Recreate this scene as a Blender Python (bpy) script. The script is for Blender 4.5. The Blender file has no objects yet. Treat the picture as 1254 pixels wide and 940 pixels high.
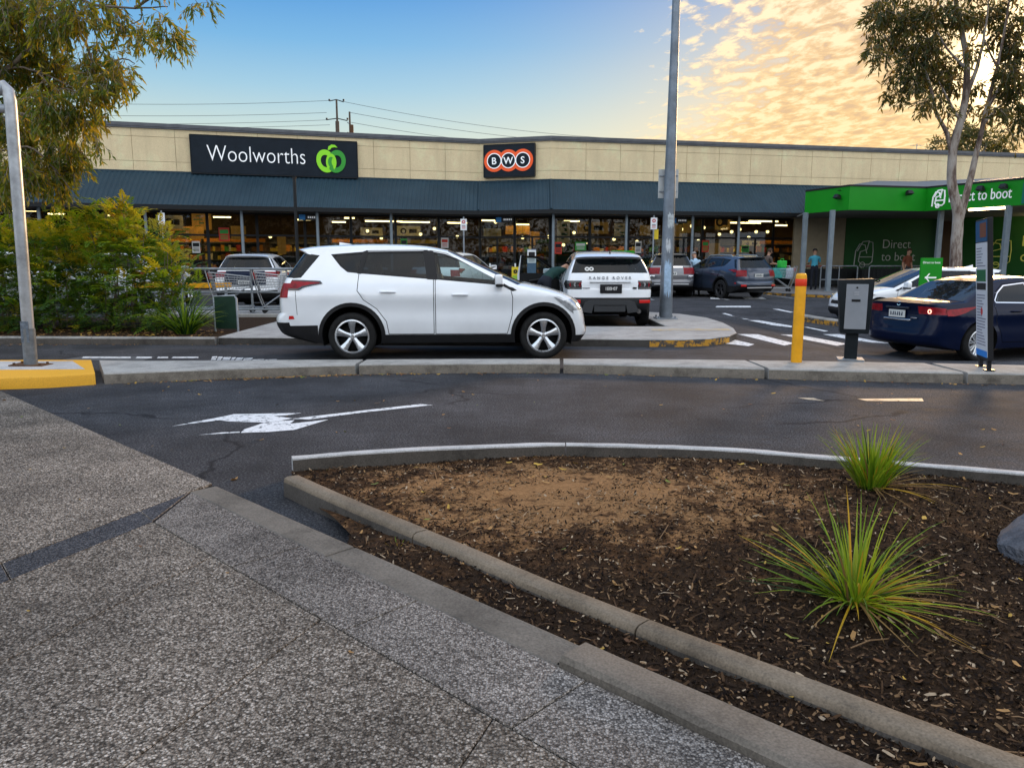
import bpy, bmesh, math, random
from mathutils import Vector, Matrix, Euler
from mathutils.geometry import delaunay_2d_cdt, intersect_point_line
R = math.radians
PI = math.pi
SC = bpy.context.scene
COL = SC.collection
rng = random.Random(7)

# ---------------------------------------------------------------- survey of the place: pixel -> ground point
FPX, EYE = 942.0, 1.45
PITCH = math.atan(153/942)
def G(u, v, z=0.0):
    a = (u-627)/FPX; k = (470-v)/FPX
    y = math.cos(PITCH)+k*math.sin(PITCH); zz = -math.sin(PITCH)+k*math.cos(PITCH)
    t = (z-EYE)/zz
    return (a*t, y*t)
def sstep(a, b, x):
    t = max(0.0, min(1.0, (x-a)/(b-a))); return t*t*(3-2*t)
def gz(x, y):                                  # the exit lane on the east side lies a little lower
    return -0.30*sstep(4.6, 7.0, x)*sstep(10.9, 12.6, y)*(1-sstep(17.5, 24, y))
def GG(u, v, dz=0.0):                          # same, but onto the sloping lane
    z = 0.0
    for _ in range(12): p = G(u, v, z+dz); z = .5*z+.5*gz(*p)
    return G(u, v, z+dz)
def lerp(a, b, t): return a+(b-a)*t
def interp(tab, x):
    if x <= tab[0][0]: return tab[0][1]
    for (a, b), (c, d) in zip(tab, tab[1:]):
        if x <= c: return b+(d-b)*(x-a)/(c-a)
    return tab[-1][1]

# ---------------------------------------------------------------- materials
MATS = {}
def newmat(name):
    m = bpy.data.materials.new(name); m.use_nodes = True
    nt = m.node_tree; b = nt.nodes['Principled BSDF']
    return m, nt, b
def N(nt, t, **kw):
    n = nt.nodes.new(t)
    for k, v in kw.items():
        if k in n.inputs: n.inputs[k].default_value = v
        else: setattr(n, k, v)
    return n
def ramp(nt, stops, fac=None):
    r = nt.nodes.new('ShaderNodeValToRGB'); e = r.color_ramp.elements
    while len(e) < len(stops): e.new(0.5)
    for i, (p, c) in enumerate(stops):
        e[i].position = p; e[i].color = (c[0], c[1], c[2], 1) if not isinstance(c, (int, float)) else (c, c, c, 1)
    if fac is not None: nt.links.new(fac, r.inputs[0])
    return r
def mixc(nt, fac, a, b, mode='MIX'):
    m = nt.nodes.new('ShaderNodeMix'); m.data_type = 'RGBA'; m.blend_type = mode
    for s, val in ((0, fac), (6, a), (7, b)):
        if isinstance(val, bpy.types.NodeSocket): nt.links.new(val, m.inputs[s])
        elif s == 0: m.inputs[0].default_value = val
        else: m.inputs[s].default_value = (val[0], val[1], val[2], 1)
    return m.outputs[2]
def M(name, col=(.5, .5, .5), rough=.6, metal=0.0, var=0.0, vscale=4.0, bump=0.0, bscale=60.0, coat=0.0, spec=.22, emit=None, estr=0.0, dirt=0.0):
    if name in MATS: return MATS[name]
    m, nt, b = newmat(name)
    b.inputs['Base Color'].default_value = (*col, 1)
    b.inputs['Roughness'].default_value = rough; b.inputs['Metallic'].default_value = metal
    b.inputs['Coat Weight'].default_value = coat; b.inputs['Coat Roughness'].default_value = .03
    b.inputs['Specular IOR Level'].default_value = spec
    if emit: b.inputs['Emission Color'].default_value = (*emit, 1); b.inputs['Emission Strength'].default_value = estr
    if var or bump or dirt:
        tc = N(nt, 'ShaderNodeTexCoord'); src = tc.outputs['Object']
        if var:
            n = N(nt, 'ShaderNodeTexNoise', Scale=vscale, Detail=6.0, Roughness=.65); nt.links.new(src, n.inputs['Vector'])
            lo = tuple(c*(1-var) for c in col); hi = tuple(min(1, c*(1+var)) for c in col)
            r = ramp(nt, [(.3, lo), (.7, hi)], n.outputs[0]); out = r.outputs[0]
            if dirt:
                n3 = N(nt, 'ShaderNodeTexNoise', Scale=vscale*.35, Detail=8.0, Roughness=.7); nt.links.new(src, n3.inputs['Vector'])
                r3 = ramp(nt, [(.5, 0.0), (.72, dirt)], n3.outputs[0])
                out = mixc(nt, r3.outputs[0], out, (.06, .05, .04))
            nt.links.new(out, b.inputs['Base Color'])
        if bump:
            n2 = N(nt, 'ShaderNodeTexNoise', Scale=bscale, Detail=4.0); nt.links.new(src, n2.inputs['Vector'])
            bm_ = N(nt, 'ShaderNodeBump', Strength=bump, Distance=.02); nt.links.new(n2.outputs[0], bm_.inputs['Height'])
            nt.links.new(bm_.outputs[0], b.inputs['Normal'])
    MATS[name] = m
    return m
def glassmat(name, tint=(.25, .3, .3), body=(.01, .013, .015), open_=.5, rough=.02, ior=1.36):
    """thin pane: part see-through, part dark film, glossy skin"""
    if name in MATS: return MATS[name]
    m, nt, b = newmat(name)
    out = nt.nodes['Material Output']
    tr = N(nt, 'ShaderNodeBsdfTransparent'); tr.inputs[0].default_value = (*tint, 1)
    b.inputs['Base Color'].default_value = (*body, 1); b.inputs['Roughness'].default_value = .6; b.inputs['Specular IOR Level'].default_value = 0
    gl = N(nt, 'ShaderNodeBsdfGlossy'); gl.inputs['Color'].default_value = (1, 1, 1, 1); gl.inputs['Roughness'].default_value = rough
    fr = N(nt, 'ShaderNodeFresnel', IOR=ior)
    mx1 = N(nt, 'ShaderNodeMixShader'); mx1.inputs[0].default_value = open_
    nt.links.new(b.outputs[0], mx1.inputs[1]); nt.links.new(tr.outputs[0], mx1.inputs[2])
    mx = N(nt, 'ShaderNodeMixShader')
    nt.links.new(fr.outputs[0], mx.inputs[0]); nt.links.new(mx1.outputs[0], mx.inputs[1]); nt.links.new(gl.outputs[0], mx.inputs[2])
    nt.links.new(mx.outputs[0], out.inputs[0])
    MATS[name] = m
    return m
def twoside(name, col, back=(.012, .012, .013), rough=.3, metal=0.0, coat=1.0, film=.32, spec=.5):
    """car paint outside, dark trim on the inner face of the panel"""
    if name in MATS: return MATS[name]
    m, nt, b = newmat(name)
    g = N(nt, 'ShaderNodeNewGeometry')
    tc = N(nt, 'ShaderNodeTexCoord')
    n = N(nt, 'ShaderNodeTexNoise', Scale=2.5, Detail=5.0); nt.links.new(tc.outputs['Object'], n.inputs['Vector'])
    r = ramp(nt, [(.35, tuple(c*.94 for c in col)), (.7, col)], n.outputs[0])
    sp = N(nt, 'ShaderNodeSeparateXYZ'); nt.links.new(tc.outputs['Object'], sp.inputs[0])
    ad = N(nt, 'ShaderNodeMath', operation='MULTIPLY_ADD'); nt.links.new(n.outputs[0], ad.inputs[0]); ad.inputs[1].default_value = .35; nt.links.new(sp.outputs[2], ad.inputs[2])
    dr = ramp(nt, [(.38, film), (.75, 0.0)], ad.outputs[0])      # road film on the lower panels
    c2 = mixc(nt, dr.outputs[0], r.outputs[0], (.16, .13, .10))
    nt.links.new(mixc(nt, g.outputs['Backfacing'], c2, back), b.inputs['Base Color'])
    b.inputs['Roughness'].default_value = rough; b.inputs['Metallic'].default_value = metal
    b.inputs['Coat Weight'].default_value = coat; b.inputs['Coat Roughness'].default_value = .04; b.inputs['Specular IOR Level'].default_value = spec
    MATS[name] = m
    return m

# ---------------------------------------------------------------- mesh builder
class MB:
    def __init__(s): s.v = []; s.f = []; s.m = []; s.mi = 0
    def mat(s, i): s.mi = i; return s
    def add(s, vs, fs, mi=None):
        o = len(s.v); s.v += [tuple(v) for v in vs]
        for f in fs: s.f.append(tuple(i+o for i in f)); s.m.append(s.mi if mi is None else mi)
    def box(s, c, d, rot=None, taper=None, mi=None):
        x, y, z = (q/2 for q in d); tx, ty = taper or (1, 1)
        vs = [Vector(p) for p in ((-x, -y, -z), (x, -y, -z), (x, y, -z), (-x, y, -z), (-x*tx, -y*ty, z), (x*tx, -y*ty, z), (x*tx, y*ty, z), (-x*tx, y*ty, z))]
        if rot is not None:
            q = rot if isinstance(rot, Matrix) else Euler(rot).to_matrix()
            vs = [q @ v for v in vs]
        c = Vector(c)
        s.add([v+c for v in vs], [(3, 2, 1, 0), (4, 5, 6, 7), (0, 1, 5, 4), (1, 2, 6, 5), (2, 3, 7, 6), (3, 0, 4, 7)], mi)
    def b2(s, a, b, mi=None):
        s.box([(a[i]+b[i])/2 for i in range(3)], [abs(b[i]-a[i]) for i in range(3)], mi=mi)
    def tube(s, pts, r, n=10, cap=True, mi=None):
        pts = [Vector(p) for p in pts]; rs = r if isinstance(r, (list, tuple)) else [r]*len(pts)
        vs = []; fs = []; up = None
        for i, p in enumerate(pts):
            t = (pts[min(i+1, len(pts)-1)]-pts[max(i-1, 0)])
            t = t.normalized() if t.length > 1e-9 else Vector((0, 0, 1))
            if up is None: up = t.orthogonal().normalized()
            else:
                up = up-t*up.dot(t); up = up.normalized() if up.length > 1e-6 else t.orthogonal().normalized()
            w = t.cross(up)
            for k in range(n):
                a = 2*PI*k/n; vs.append(p+(up*math.cos(a)+w*math.sin(a))*rs[i])
        for i in range(len(pts)-1):
            for k in range(n):
                k2 = (k+1) % n; fs.append((i*n+k, i*n+k2, (i+1)*n+k2, (i+1)*n+k))
        if cap: fs.append(tuple(reversed(range(n)))); fs.append(tuple(range((len(pts)-1)*n, len(pts)*n)))
        s.add(vs, fs, mi)
    def lathe(s, prof, c=(0, 0, 0), axis='Z', n=24, mi=None):
        vs = []; fs = []
        for (r, h) in prof:
            for k in range(n):
                a = 2*PI*k/n; x, y = r*math.cos(a), r*math.sin(a)
                p = (x, y, h) if axis == 'Z' else ((x, h, y) if axis == 'Y' else (h, x, y))
                vs.append((p[0]+c[0], p[1]+c[1], p[2]+c[2]))
        for i in range(len(prof)-1):
            for k in range(n):
                k2 = (k+1) % n; q = (i*n+k, i*n+k2, (i+1)*n+k2, (i+1)*n+k)
                fs.append(q if axis != 'Y' else q[::-1])
        s.add(vs, fs, mi)
    def prism(s, poly, z0, z1, mi=None, top_only=False):
        n = len(poly)
        ar = sum(poly[i][0]*poly[(i+1) % n][1]-poly[(i+1) % n][0]*poly[i][1] for i in range(n))
        if ar < 0: poly = poly[::-1]
        f0 = z0 if callable(z0) else (lambda x, y: z0); f1 = z1 if callable(z1) else (lambda x, y: z1)
        vs = [(p[0], p[1], f0(*p)) for p in poly]+[(p[0], p[1], f1(*p)) for p in poly]
        fs = [tuple(range(n, 2*n))]
        if not top_only:
            fs.append(tuple(reversed(range(n))))
            for i in range(n): j = (i+1) % n; fs.append((i, j, n+j, n+i))
        s.add(vs, fs, mi)
    def plate(s, poly, h, mtx, mi=None):      # polygon in the local xy plane of mtx, extruded h along its z
        b = MB(); b.prism(poly, 0, h); s.add([mtx @ Vector(v) for v in b.v], b.f, mi)
    def xf(s, mtx): s.v = [tuple(mtx @ Vector(v)) for v in s.v]; return s
    def build(s, name, mats, parent=None, smooth=None, bevel=0, seg=2, merge=False, loc=None):
        me = bpy.data.meshes.new(name); me.from_pydata(s.v, [], s.f)
        if not isinstance(mats, (list, tuple)): mats = [mats]
        for m in mats: me.materials.append(m)
        me.polygons.foreach_set('material_index', s.m)
        if bevel or merge:
            bm = bmesh.new(); bm.from_mesh(me)
            if merge: bmesh.ops.remove_doubles(bm, verts=bm.verts, dist=1e-4)
            if bevel:
                ed = [e for e in bm.edges if len(e.link_faces) == 2 and e.calc_face_angle(0) > R(30)]
                bmesh.ops.bevel(bm, geom=ed, offset=bevel, segments=seg, profile=.6, affect='EDGES', clamp_overlap=True)
            bm.to_mesh(me); bm.free()
        if smooth is not None:
            me.shade_smooth(); me.set_sharp_from_angle(angle=R(smooth))
        me.update()
        o = bpy.data.objects.new(name, me); COL.objects.link(o)
        if parent: o.parent = parent
        if loc is not None: o.location = loc
        return o
def link(o, parent=None):
    COL.objects.link(o); o.parent = parent; return o
def tag(o, label=None, cat=None, group=None, kind=None):
    if label: o['label'] = label
    if cat: o['category'] = cat
    if group: o['group'] = group
    if kind: o['kind'] = kind
    return o
def thing(name, label, cat, loc=(0, 0, 0), rz=0.0, group=None):
    o = bpy.data.objects.new(name, None); o.empty_display_size = .2; COL.objects.link(o)
    o.location = loc; o.rotation_euler = (0, 0, rz)
    return tag(o, label, cat, group)
def struct(o): o['kind'] = 'structure'; return o
def copy_tree(o, parent=None):
    c = o.copy(); COL.objects.link(c); c.parent = parent
    for ch in list(o.children): copy_tree(ch, c)
    return c
def text_mesh(name, body, size, mats, parent=None, mtx=None, depth=.006, thin=0.0, align='LEFT', sx=1.0, space=1.0):
    cu = bpy.data.curves.new(name, 'FONT'); cu.body = body; cu.size = size; cu.extrude = depth/2; cu.offset = thin
    cu.align_x = align; cu.space_character = space; cu.resolution_u = 4
    t = bpy.data.objects.new(name, cu); COL.objects.link(t)
    dg = bpy.context.evaluated_depsgraph_get()
    me = bpy.data.meshes.new_from_object(t.evaluated_get(dg)); bpy.data.objects.remove(t)
    if mtx is None: mtx = Matrix.Identity(4)
    me.transform(mtx @ Matrix.Diagonal((sx, 1, 1, 1)))
    me.materials.clear(); me.materials.append(mats)
    o = bpy.data.objects.new(name, me); COL.objects.link(o); o.parent = parent
    return o
def frame(o, x, z):
    """matrix with local x -> x, local y -> up vector z, local z -> outward normal"""
    x = Vector(x).normalized(); y = Vector(z).normalized(); n = x.cross(y)
    m = Matrix((x, y, n)).transposed().to_4x4(); m.translation = Vector(o); return m
def inpoly(p, poly):
    x, y = p; c = False; j = len(poly)-1
    for i in range(len(poly)):
        xi, yi = poly[i]; xj, yj = poly[j]
        if (yi > y) != (yj > y) and x < (xj-xi)*(y-yi)/(yj-yi)+xi: c = not c
        j = i
    return c
def ring(mb, c, r0, r1, h, mtx, n=40, a0=0, a1=2*PI, mi=None):   # flat annulus, extruded
    vs = []; fs = []; full = abs(a1-a0-2*PI) < 1e-6; k = n if full else n+1
    for i in range(k):
        a = a0+(a1-a0)*i/n; ca, sa = math.cos(a), math.sin(a)
        for (r, z) in ((r0, 0), (r1, 0), (r1, h), (r0, h)): vs.append(mtx @ Vector((c[0]+r*ca, c[1]+r*sa, z)))
    for i in range(n):
        a, b = i*4, ((i+1) % k)*4
        for q in range(4): fs.append((a+q, a+(q+1) % 4, b+(q+1) % 4, b+q))
    mb.add(vs, fs, mi)
def offset_poly(pts, d, closed=False):
    """mitred parallel of a polyline, d > 0 to the right of travel"""
    out = []; n = len(pts)
    for i in range(n):
        p = Vector(pts[i])
        a = Vector(pts[(i-1) % n]) if (closed or i > 0) else None
        b = Vector(pts[(i+1) % n]) if (closed or i < n-1) else None
        d1 = (p-a).normalized() if a is not None else (b-p).normalized()
        d2 = (b-p).normalized() if b is not None else d1
        n1 = Vector((d1.y, -d1.x)); n2 = Vector((d2.y, -d2.x))
        m = n1+n2; m = m/m.length_squared*2 if m.length_squared > 1e-6 else n1
        out.append((p.x+m.x*d, p.y+m.y*d))
    return out
def resample(pts, step):
    out = [pts[0]]
    for a, b in zip(pts, pts[1:]):
        d = math.dist(a, b); k = max(1, round(d/step))
        for i in range(1, k+1): out.append(tuple(lerp(p, q, i/k) for p, q in zip(a, b)))
    return out
def crom(pts, sub=8):
    out = []
    for i in range(len(pts)-1):
        p0, p1, p2, p3 = (Vector(pts[max(0, i-1)]), Vector(pts[i]), Vector(pts[i+1]), Vector(pts[min(len(pts)-1, i+2)]))
        for k in range(sub):
            t = k/sub
            out.append(tuple(.5*((2*p1)+(p2-p0)*t+(2*p0-5*p1+4*p2-p3)*t*t+(3*p1-p0-3*p2+p3)*t**3)))
    out.append(tuple(pts[-1])); return out
# ================================================================ camera, world, sun
cam = bpy.data.cameras.new('camera'); cam.sensor_width = 36; cam.lens = FPX/1254*36; cam.clip_end = 2000; cam.clip_start = .05
co = bpy.data.objects.new('camera', cam); COL.objects.link(co); co.location = (0, 0, EYE); co.rotation_euler = (R(90)-PITCH, 0, 0)
SC.camera = co
SUN_AZ, SUN_EL = R(31.5), R(11.5)
S = Vector((math.sin(SUN_AZ)*math.cos(SUN_EL), math.cos(SUN_AZ)*math.cos(SUN_EL), math.sin(SUN_EL)))
sl = bpy.data.lights.new('sun', 'SUN'); sl.energy = 2.5; sl.angle = R(10); sl.color = (1.0, .62, .30)
so = bpy.data.objects.new('sun', sl); COL.objects.link(so); so.rotation_euler = S.to_track_quat('Z', 'Y').to_euler()
SC.view_settings.view_transform = 'Standard'; SC.view_settings.look = 'None'; SC.view_settings.gamma = 1; SC.view_settings.use_curve_mapping = False
SC.view_settings.exposure = 0.43
SC.cycles.use_denoising = True
SC.cycles.max_bounces = 7; SC.cycles.transparent_max_bounces = 12; SC.cycles.sample_clamp_indirect = 6
SC.cycles.caustics_reflective = False; SC.cycles.caustics_refractive = False

w = bpy.data.worlds.new('World'); SC.world = w; w.use_nodes = True
nt = w.node_tree; bg = nt.nodes['Background']
sky = N(nt, 'ShaderNodeTexSky', sky_type='NISHITA'); sky.sun_disc = False; sky.sun_elevation = SUN_EL; sky.sun_rotation = SUN_AZ
sky.air_density = 1.0; sky.dust_density = 1.2; sky.ozone_density = 2.0
tc = N(nt, 'ShaderNodeTexCoord'); D = tc.outputs['Generated']
sep = N(nt, 'ShaderNodeSeparateXYZ'); nt.links.new(D, sep.inputs[0])
def mth(op, a, b=None, c=None, clamp=False):
    n = nt.nodes.new('ShaderNodeMath'); n.operation = op; n.use_clamp = clamp
    for i, q in enumerate((a, b, c)):
        if q is None: continue
        if isinstance(q, bpy.types.NodeSocket): nt.links.new(q, n.inputs[i])
        else: n.inputs[i].default_value = q
    return n.outputs[0]
Z = mth('MAXIMUM', sep.outputs[2], 0.0)
# evening tint of the clear sky with height (sky only; x10 because the sky strength below is .1)
grad = ramp(nt, [(0.0, (5.4, 5.5, 4.6)), (.15, (4.8, 5.8, 5.4)), (.20, (2.9, 4.8, 6.0)), (.25, (1.5, 3.7, 6.1)), (.31, (.60, 2.5, 5.7)), (.44, (.3, 1.7, 5.0)), (.7, (3.4, 5.6, 9.5)), (1.0, (11, 11, 11.4))], Z)
base = mixc(nt, .90, sky.outputs[0], grad.outputs[0])
# the anti-solar half is brighter and paler
back = ramp(nt, [(.30, 0.0), (.75, 1.0)], mth('MULTIPLY_ADD', sep.outputs[1], -.5, .5))
bcv = nt.nodes.new('ShaderNodeCombineXYZ'); binv = mth('DIVIDE', 1.0, mth('ADD', Z, .18)); nt.links.new(mth('MULTIPLY', sep.outputs[0], binv), bcv.inputs[0]); nt.links.new(mth('MULTIPLY', sep.outputs[1], binv), bcv.inputs[1])
bn = N(nt, 'ShaderNodeTexNoise', Scale=1.5, Detail=6.0, Roughness=.6, Distortion=.4); nt.links.new(bcv.outputs[0], bn.inputs['Vector'])
bk = ramp(nt, [(.40, (6.6, 9.4, 13.0)), (.50, (12.0, 12.4, 13.0)), (.62, (17.0, 16.4, 15.8))], bn.outputs[0])
base = mixc(nt, back.outputs[0], base, bk.outputs[0])
# glow around the sun
dt = nt.nodes.new('ShaderNodeVectorMath'); dt.operation = 'DOT_PRODUCT'; nt.links.new(D, dt.inputs[0]); dt.inputs[1].default_value = S
dd = mth('MAXIMUM', dt.outputs['Value'], 0.0)
glow = mth('POWER', dd, 15.0)
lowm = ramp(nt, [(0.0, 1.0), (.20, .55), (.42, 0.0)], Z)
base = mixc(nt, mth('MULTIPLY', mth('MULTIPLY', glow, 1.25), lowm.outputs[0], clamp=True), base, (10.0, 5.9, 1.8))
core = mth('POWER', dd, 900.0)
# mackerel cloud on the sunset side: direction projected on a flat layer overhead
inv = mth('DIVIDE', 1.0, mth('ADD', Z, .06))
cx = mth('MULTIPLY', sep.outputs[0], inv); cy = mth('MULTIPLY', sep.outputs[1], inv)
cv = nt.nodes.new('ShaderNodeCombineXYZ'); nt.links.new(cx, cv.inputs[0]); nt.links.new(cy, cv.inputs[1])
rot = N(nt, 'ShaderNodeMapping'); rot.inputs['Rotation'].default_value = (0, 0, R(-14)); rot.inputs['Scale'].default_value = (1.0, .62, 1); nt.links.new(cv.outputs[0], rot.inputs[0])
n1 = N(nt, 'ShaderNodeTexNoise', Scale=11.5, Detail=9.0, Roughness=.6, Distortion=.25); nt.links.new(rot.outputs[0], n1.inputs['Vector'])
n2 = N(nt, 'ShaderNodeTexNoise', Scale=.75, Detail=3.0, Roughness=.5); nt.links.new(rot.outputs[0], n2.inputs['Vector'])
azm = ramp(nt, [(.07, 0.0), (.20, .55), (.42, 1.0)], mth('DIVIDE', sep.outputs[0], mth('MAXIMUM', sep.outputs[1], .05)))
cov = mth('ADD', mth('MULTIPLY', n1.outputs[0], .62), mth('MULTIPLY', n2.outputs[0], .50))
cov = mth('ADD', cov, mth('MULTIPLY_ADD', azm.outputs[0], .50, -.345))
cov = mth('ADD', cov, mth('MULTIPLY', mth('MAXIMUM', mth('SUBTRACT', Z, .20), 0.0), -1.1))
mask = ramp(nt, [(.42, 0.0), (.52, 1.0)], cov)
frontm = ramp(nt, [(.45, 0.0), (.55, 1.0)], mth('MULTIPLY_ADD', sep.outputs[1], .5, .5))
mk = mth('MULTIPLY', mth('MULTIPLY', mask.outputs[0], frontm.outputs[0]), mth('MINIMUM', mth('MULTIPLY', azm.outputs[0], 3.0), 1.0))
lit = ramp(nt, [(.36, (3.9, 3.0, 2.8)), (.47, (6.3, 4.5, 2.9)), (.58, (9.2, 7.8, 5.6))], n1.outputs[0])
warm = mixc(nt, mth('MULTIPLY', lowm.outputs[0], .62), lit.outputs[0], (9.2, 5.7, 1.6))
base = mixc(nt, mth('MULTIPLY', mk, .93), base, warm)
base = mixc(nt, mth('MINIMUM', mth('MULTIPLY', core, 1.1), 1.0), base, (30, 23, 13))
nt.links.new(base, bg.inputs['Color']); bg.inputs['Strength'].default_value = .1

# ================================================================ ground materials
def m_asphalt():
    m, nt, b = newmat('asphalt')
    tc = N(nt, 'ShaderNodeTexCoord'); P = tc.outputs['Object']
    n1 = N(nt, 'ShaderNodeTexNoise', Scale=62.0, Detail=7.0, Roughness=.9); n2 = N(nt, 'ShaderNodeTexNoise', Scale=.9, Detail=6.0, Roughness=.6); n3 = N(nt, 'ShaderNodeTexNoise', Scale=7.0, Detail=5.0, Roughness=.6)
    for n in (n1, n2, n3): nt.links.new(P, n.inputs['Vector'])
    r1 = ramp(nt, [(.38, (.004, .0045, .006)), (.50, (.030, .031, .036)), (.60, (.125, .125, .13))], n1.outputs[0])
    r2 = ramp(nt, [(.35, .62), (.65, 1.35)], n2.outputs[0])
    c = mixc(nt, 1.0, r1.outputs[0], r2.outputs[0], 'MULTIPLY')
    r3 = ramp(nt, [(.35, .78), (.7, 1.2)], n3.outputs[0]); c = mixc(nt, 1.0, c, r3.outputs[0], 'MULTIPLY')
    # cracks: wandering cell borders, only in patches
    dn = N(nt, 'ShaderNodeTexNoise', Scale=1.6, Detail=5.0); nt.links.new(P, dn.inputs['Vector'])
    ad = nt.nodes.new('ShaderNodeVectorMath'); ad.operation = 'MULTIPLY_ADD'; nt.links.new(dn.outputs['Color'], ad.inputs[0]); ad.inputs[1].default_value = (.8, .8, 0); nt.links.new(P, ad.inputs[2])
    vo = N(nt, 'ShaderNodeTexVoronoi', Scale=.34, feature='DISTANCE_TO_EDGE'); nt.links.new(ad.outputs[0], vo.inputs['Vector'])
    cr = ramp(nt, [(.0, 1.0), (.0035, .9), (.006, 0.0)], vo.outputs['Distance'])
    pm = N(nt, 'ShaderNodeTexNoise', Scale=.45, Detail=1.0); nt.links.new(P, pm.inputs['Vector'])
    pr = ramp(nt, [(.52, 0.0), (.58, .8)], pm.outputs[0])
    mm = nt.nodes.new('ShaderNodeMath'); mm.operation = 'MULTIPLY'; nt.links.new(cr.outputs[0], mm.inputs[0]); nt.links.new(pr.outputs[0], mm.inputs[1])
    c = mixc(nt, mm.outputs[0], c, (.006, .006, .007))
    nt.links.new(c, b.inputs['Base Color'])
    b.inputs['Specular IOR Level'].default_value = .18
    rr = ramp(nt, [(.3, .8), (.7, .95)], n3.outputs[0]); nt.links.new(rr.outputs[0], b.inputs['Roughness'])
    bu = N(nt, 'ShaderNodeBump', Strength=.9, Distance=.008); nt.links.new(n1.outputs[0], bu.inputs['Height']); nt.links.new(bu.outputs[0], b.inputs['Normal'])
    return m
def m_aggregate(name, cols, scale, rot=0):
    m, nt, b = newmat(name)
    tc = N(nt, 'ShaderNodeTexCoord'); P = tc.outputs['Object']
    dn = N(nt, 'ShaderNodeTexNoise', Scale=scale*.5, Detail=3.0); nt.links.new(P, dn.inputs['Vector'])
    ad = nt.nodes.new('ShaderNodeVectorMath'); ad.operation = 'MULTIPLY_ADD'; nt.links.new(dn.outputs['Color'], ad.inputs[0]); ad.inputs[1].default_value = (1.4/scale,)*3; nt.links.new(P, ad.inputs[2])
    v = N(nt, 'ShaderNodeTexVoronoi', Scale=scale); v.inputs['Randomness'].default_value = 1; nt.links.new(ad.outputs[0], v.inputs['Vector'])
    sp = N(nt, 'ShaderNodeSeparateColor'); nt.links.new(v.outputs['Color'], sp.inputs[0])
    r = ramp(nt, cols, sp.outputs[0])
    ed = ramp(nt, [(.35, 1.0), (.75, .30)], v.outputs['Distance'])
    c = mixc(nt, 1.0, r.outputs[0], ed.outputs[0], 'MULTIPLY')
    n2 = N(nt, 'ShaderNodeTexNoise', Scale=1.3, Detail=8.0, Roughness=.7); nt.links.new(P, n2.inputs['Vector'])
    r2 = ramp(nt, [(.32, .62), (.62, 1.22)], n2.outputs[0]); c = mixc(nt, 1.0, c, r2.outputs[0], 'MULTIPLY')
    n4 = N(nt, 'ShaderNodeTexNoise', Scale=5.0, Detail=4.0, Roughness=.7); nt.links.new(P, n4.inputs['Vector'])
    st = ramp(nt, [(.60, 0.0), (.70, .45)], n4.outputs[0]); c = mixc(nt, st.outputs[0], c, (.045, .04, .035))
    vg = N(nt, 'ShaderNodeTexVoronoi', Scale=2.6); nt.links.new(P, vg.inputs['Vector']); gs = ramp(nt, [(.035, .75), (.06, 0.0)], vg.outputs['Distance']); c = mixc(nt, gs.outputs[0], c, (.03, .028, .026))
    n6 = N(nt, 'ShaderNodeTexNoise', Scale=.55, Detail=5.0, Roughness=.6); nt.links.new(P, n6.inputs['Vector']); r6 = ramp(nt, [(.36, .72), (.6, 1.12)], n6.outputs[0]); c = mixc(nt, 1.0, c, r6.outputs[0], 'MULTIPLY')
    nt.links.new(c, b.inputs['Base Color']); b.inputs['Roughness'].default_value = .75; b.inputs['Specular IOR Level'].default_value = .15
    bu = N(nt, 'ShaderNodeBump', Strength=.8, Distance=.006); bu.invert = True; nt.links.new(v.outputs['Distance'], bu.inputs['Height']); nt.links.new(bu.outputs[0], b.inputs['Normal'])
    return m
def m_concrete(name, col, stain=.5, scale=3.0, streak=0.0):
    m, nt, b = newmat(name)
    tc = N(nt, 'ShaderNodeTexCoord'); P = tc.outputs['Object']
    n1 = N(nt, 'ShaderNodeTexNoise', Scale=scale, Detail=9.0, Roughness=.7); n2 = N(nt, 'ShaderNodeTexNoise', Scale=120.0, Detail=3.0); n3 = N(nt, 'ShaderNodeTexNoise', Scale=24.0, Detail=6.0, Roughness=.7)
    for n in (n1, n2, n3): nt.links.new(P, n.inputs['Vector'])
    r = ramp(nt, [(.3, tuple(q*(1-stain) for q in col)), (.52, col), (.75, tuple(min(.8, q*1.22) for q in col))], n1.outputs[0])
    r2 = ramp(nt, [(.3, .7), (.7, 1.18)], n2.outputs[0]); c = mixc(nt, 1.0, r.outputs[0], r2.outputs[0], 'MULTIPLY')
    r3 = ramp(nt, [(.62, 0.0), (.72, .7)], n3.outputs[0]); c = mixc(nt, r3.outputs[0], c, (.05, .045, .04))
    if streak:
        mp = N(nt, 'ShaderNodeMapping'); mp.inputs['Scale'].default_value = (.9, .9, .12); nt.links.new(P, mp.inputs[0]); ns = N(nt, 'ShaderNodeTexNoise', Scale=2.0, Detail=7.0, Roughness=.7); nt.links.new(mp.outputs[0], ns.inputs['Vector'])
        rs = ramp(nt, [(.32, 1-streak), (.55, 1.0)], ns.outputs[0]); c = mixc(nt, 1.0, c, rs.outputs[0], 'MULTIPLY')
    nt.links.new(c, b.inputs['Base Color']); b.inputs['Roughness'].default_value = .8; b.inputs['Specular IOR Level'].default_value = .15
    bu = N(nt, 'ShaderNodeBump', Strength=.4, Distance=.006); nt.links.new(n3.outputs[0], bu.inputs['Height']); nt.links.new(bu.outputs[0], b.inputs['Normal'])
    return m
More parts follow.
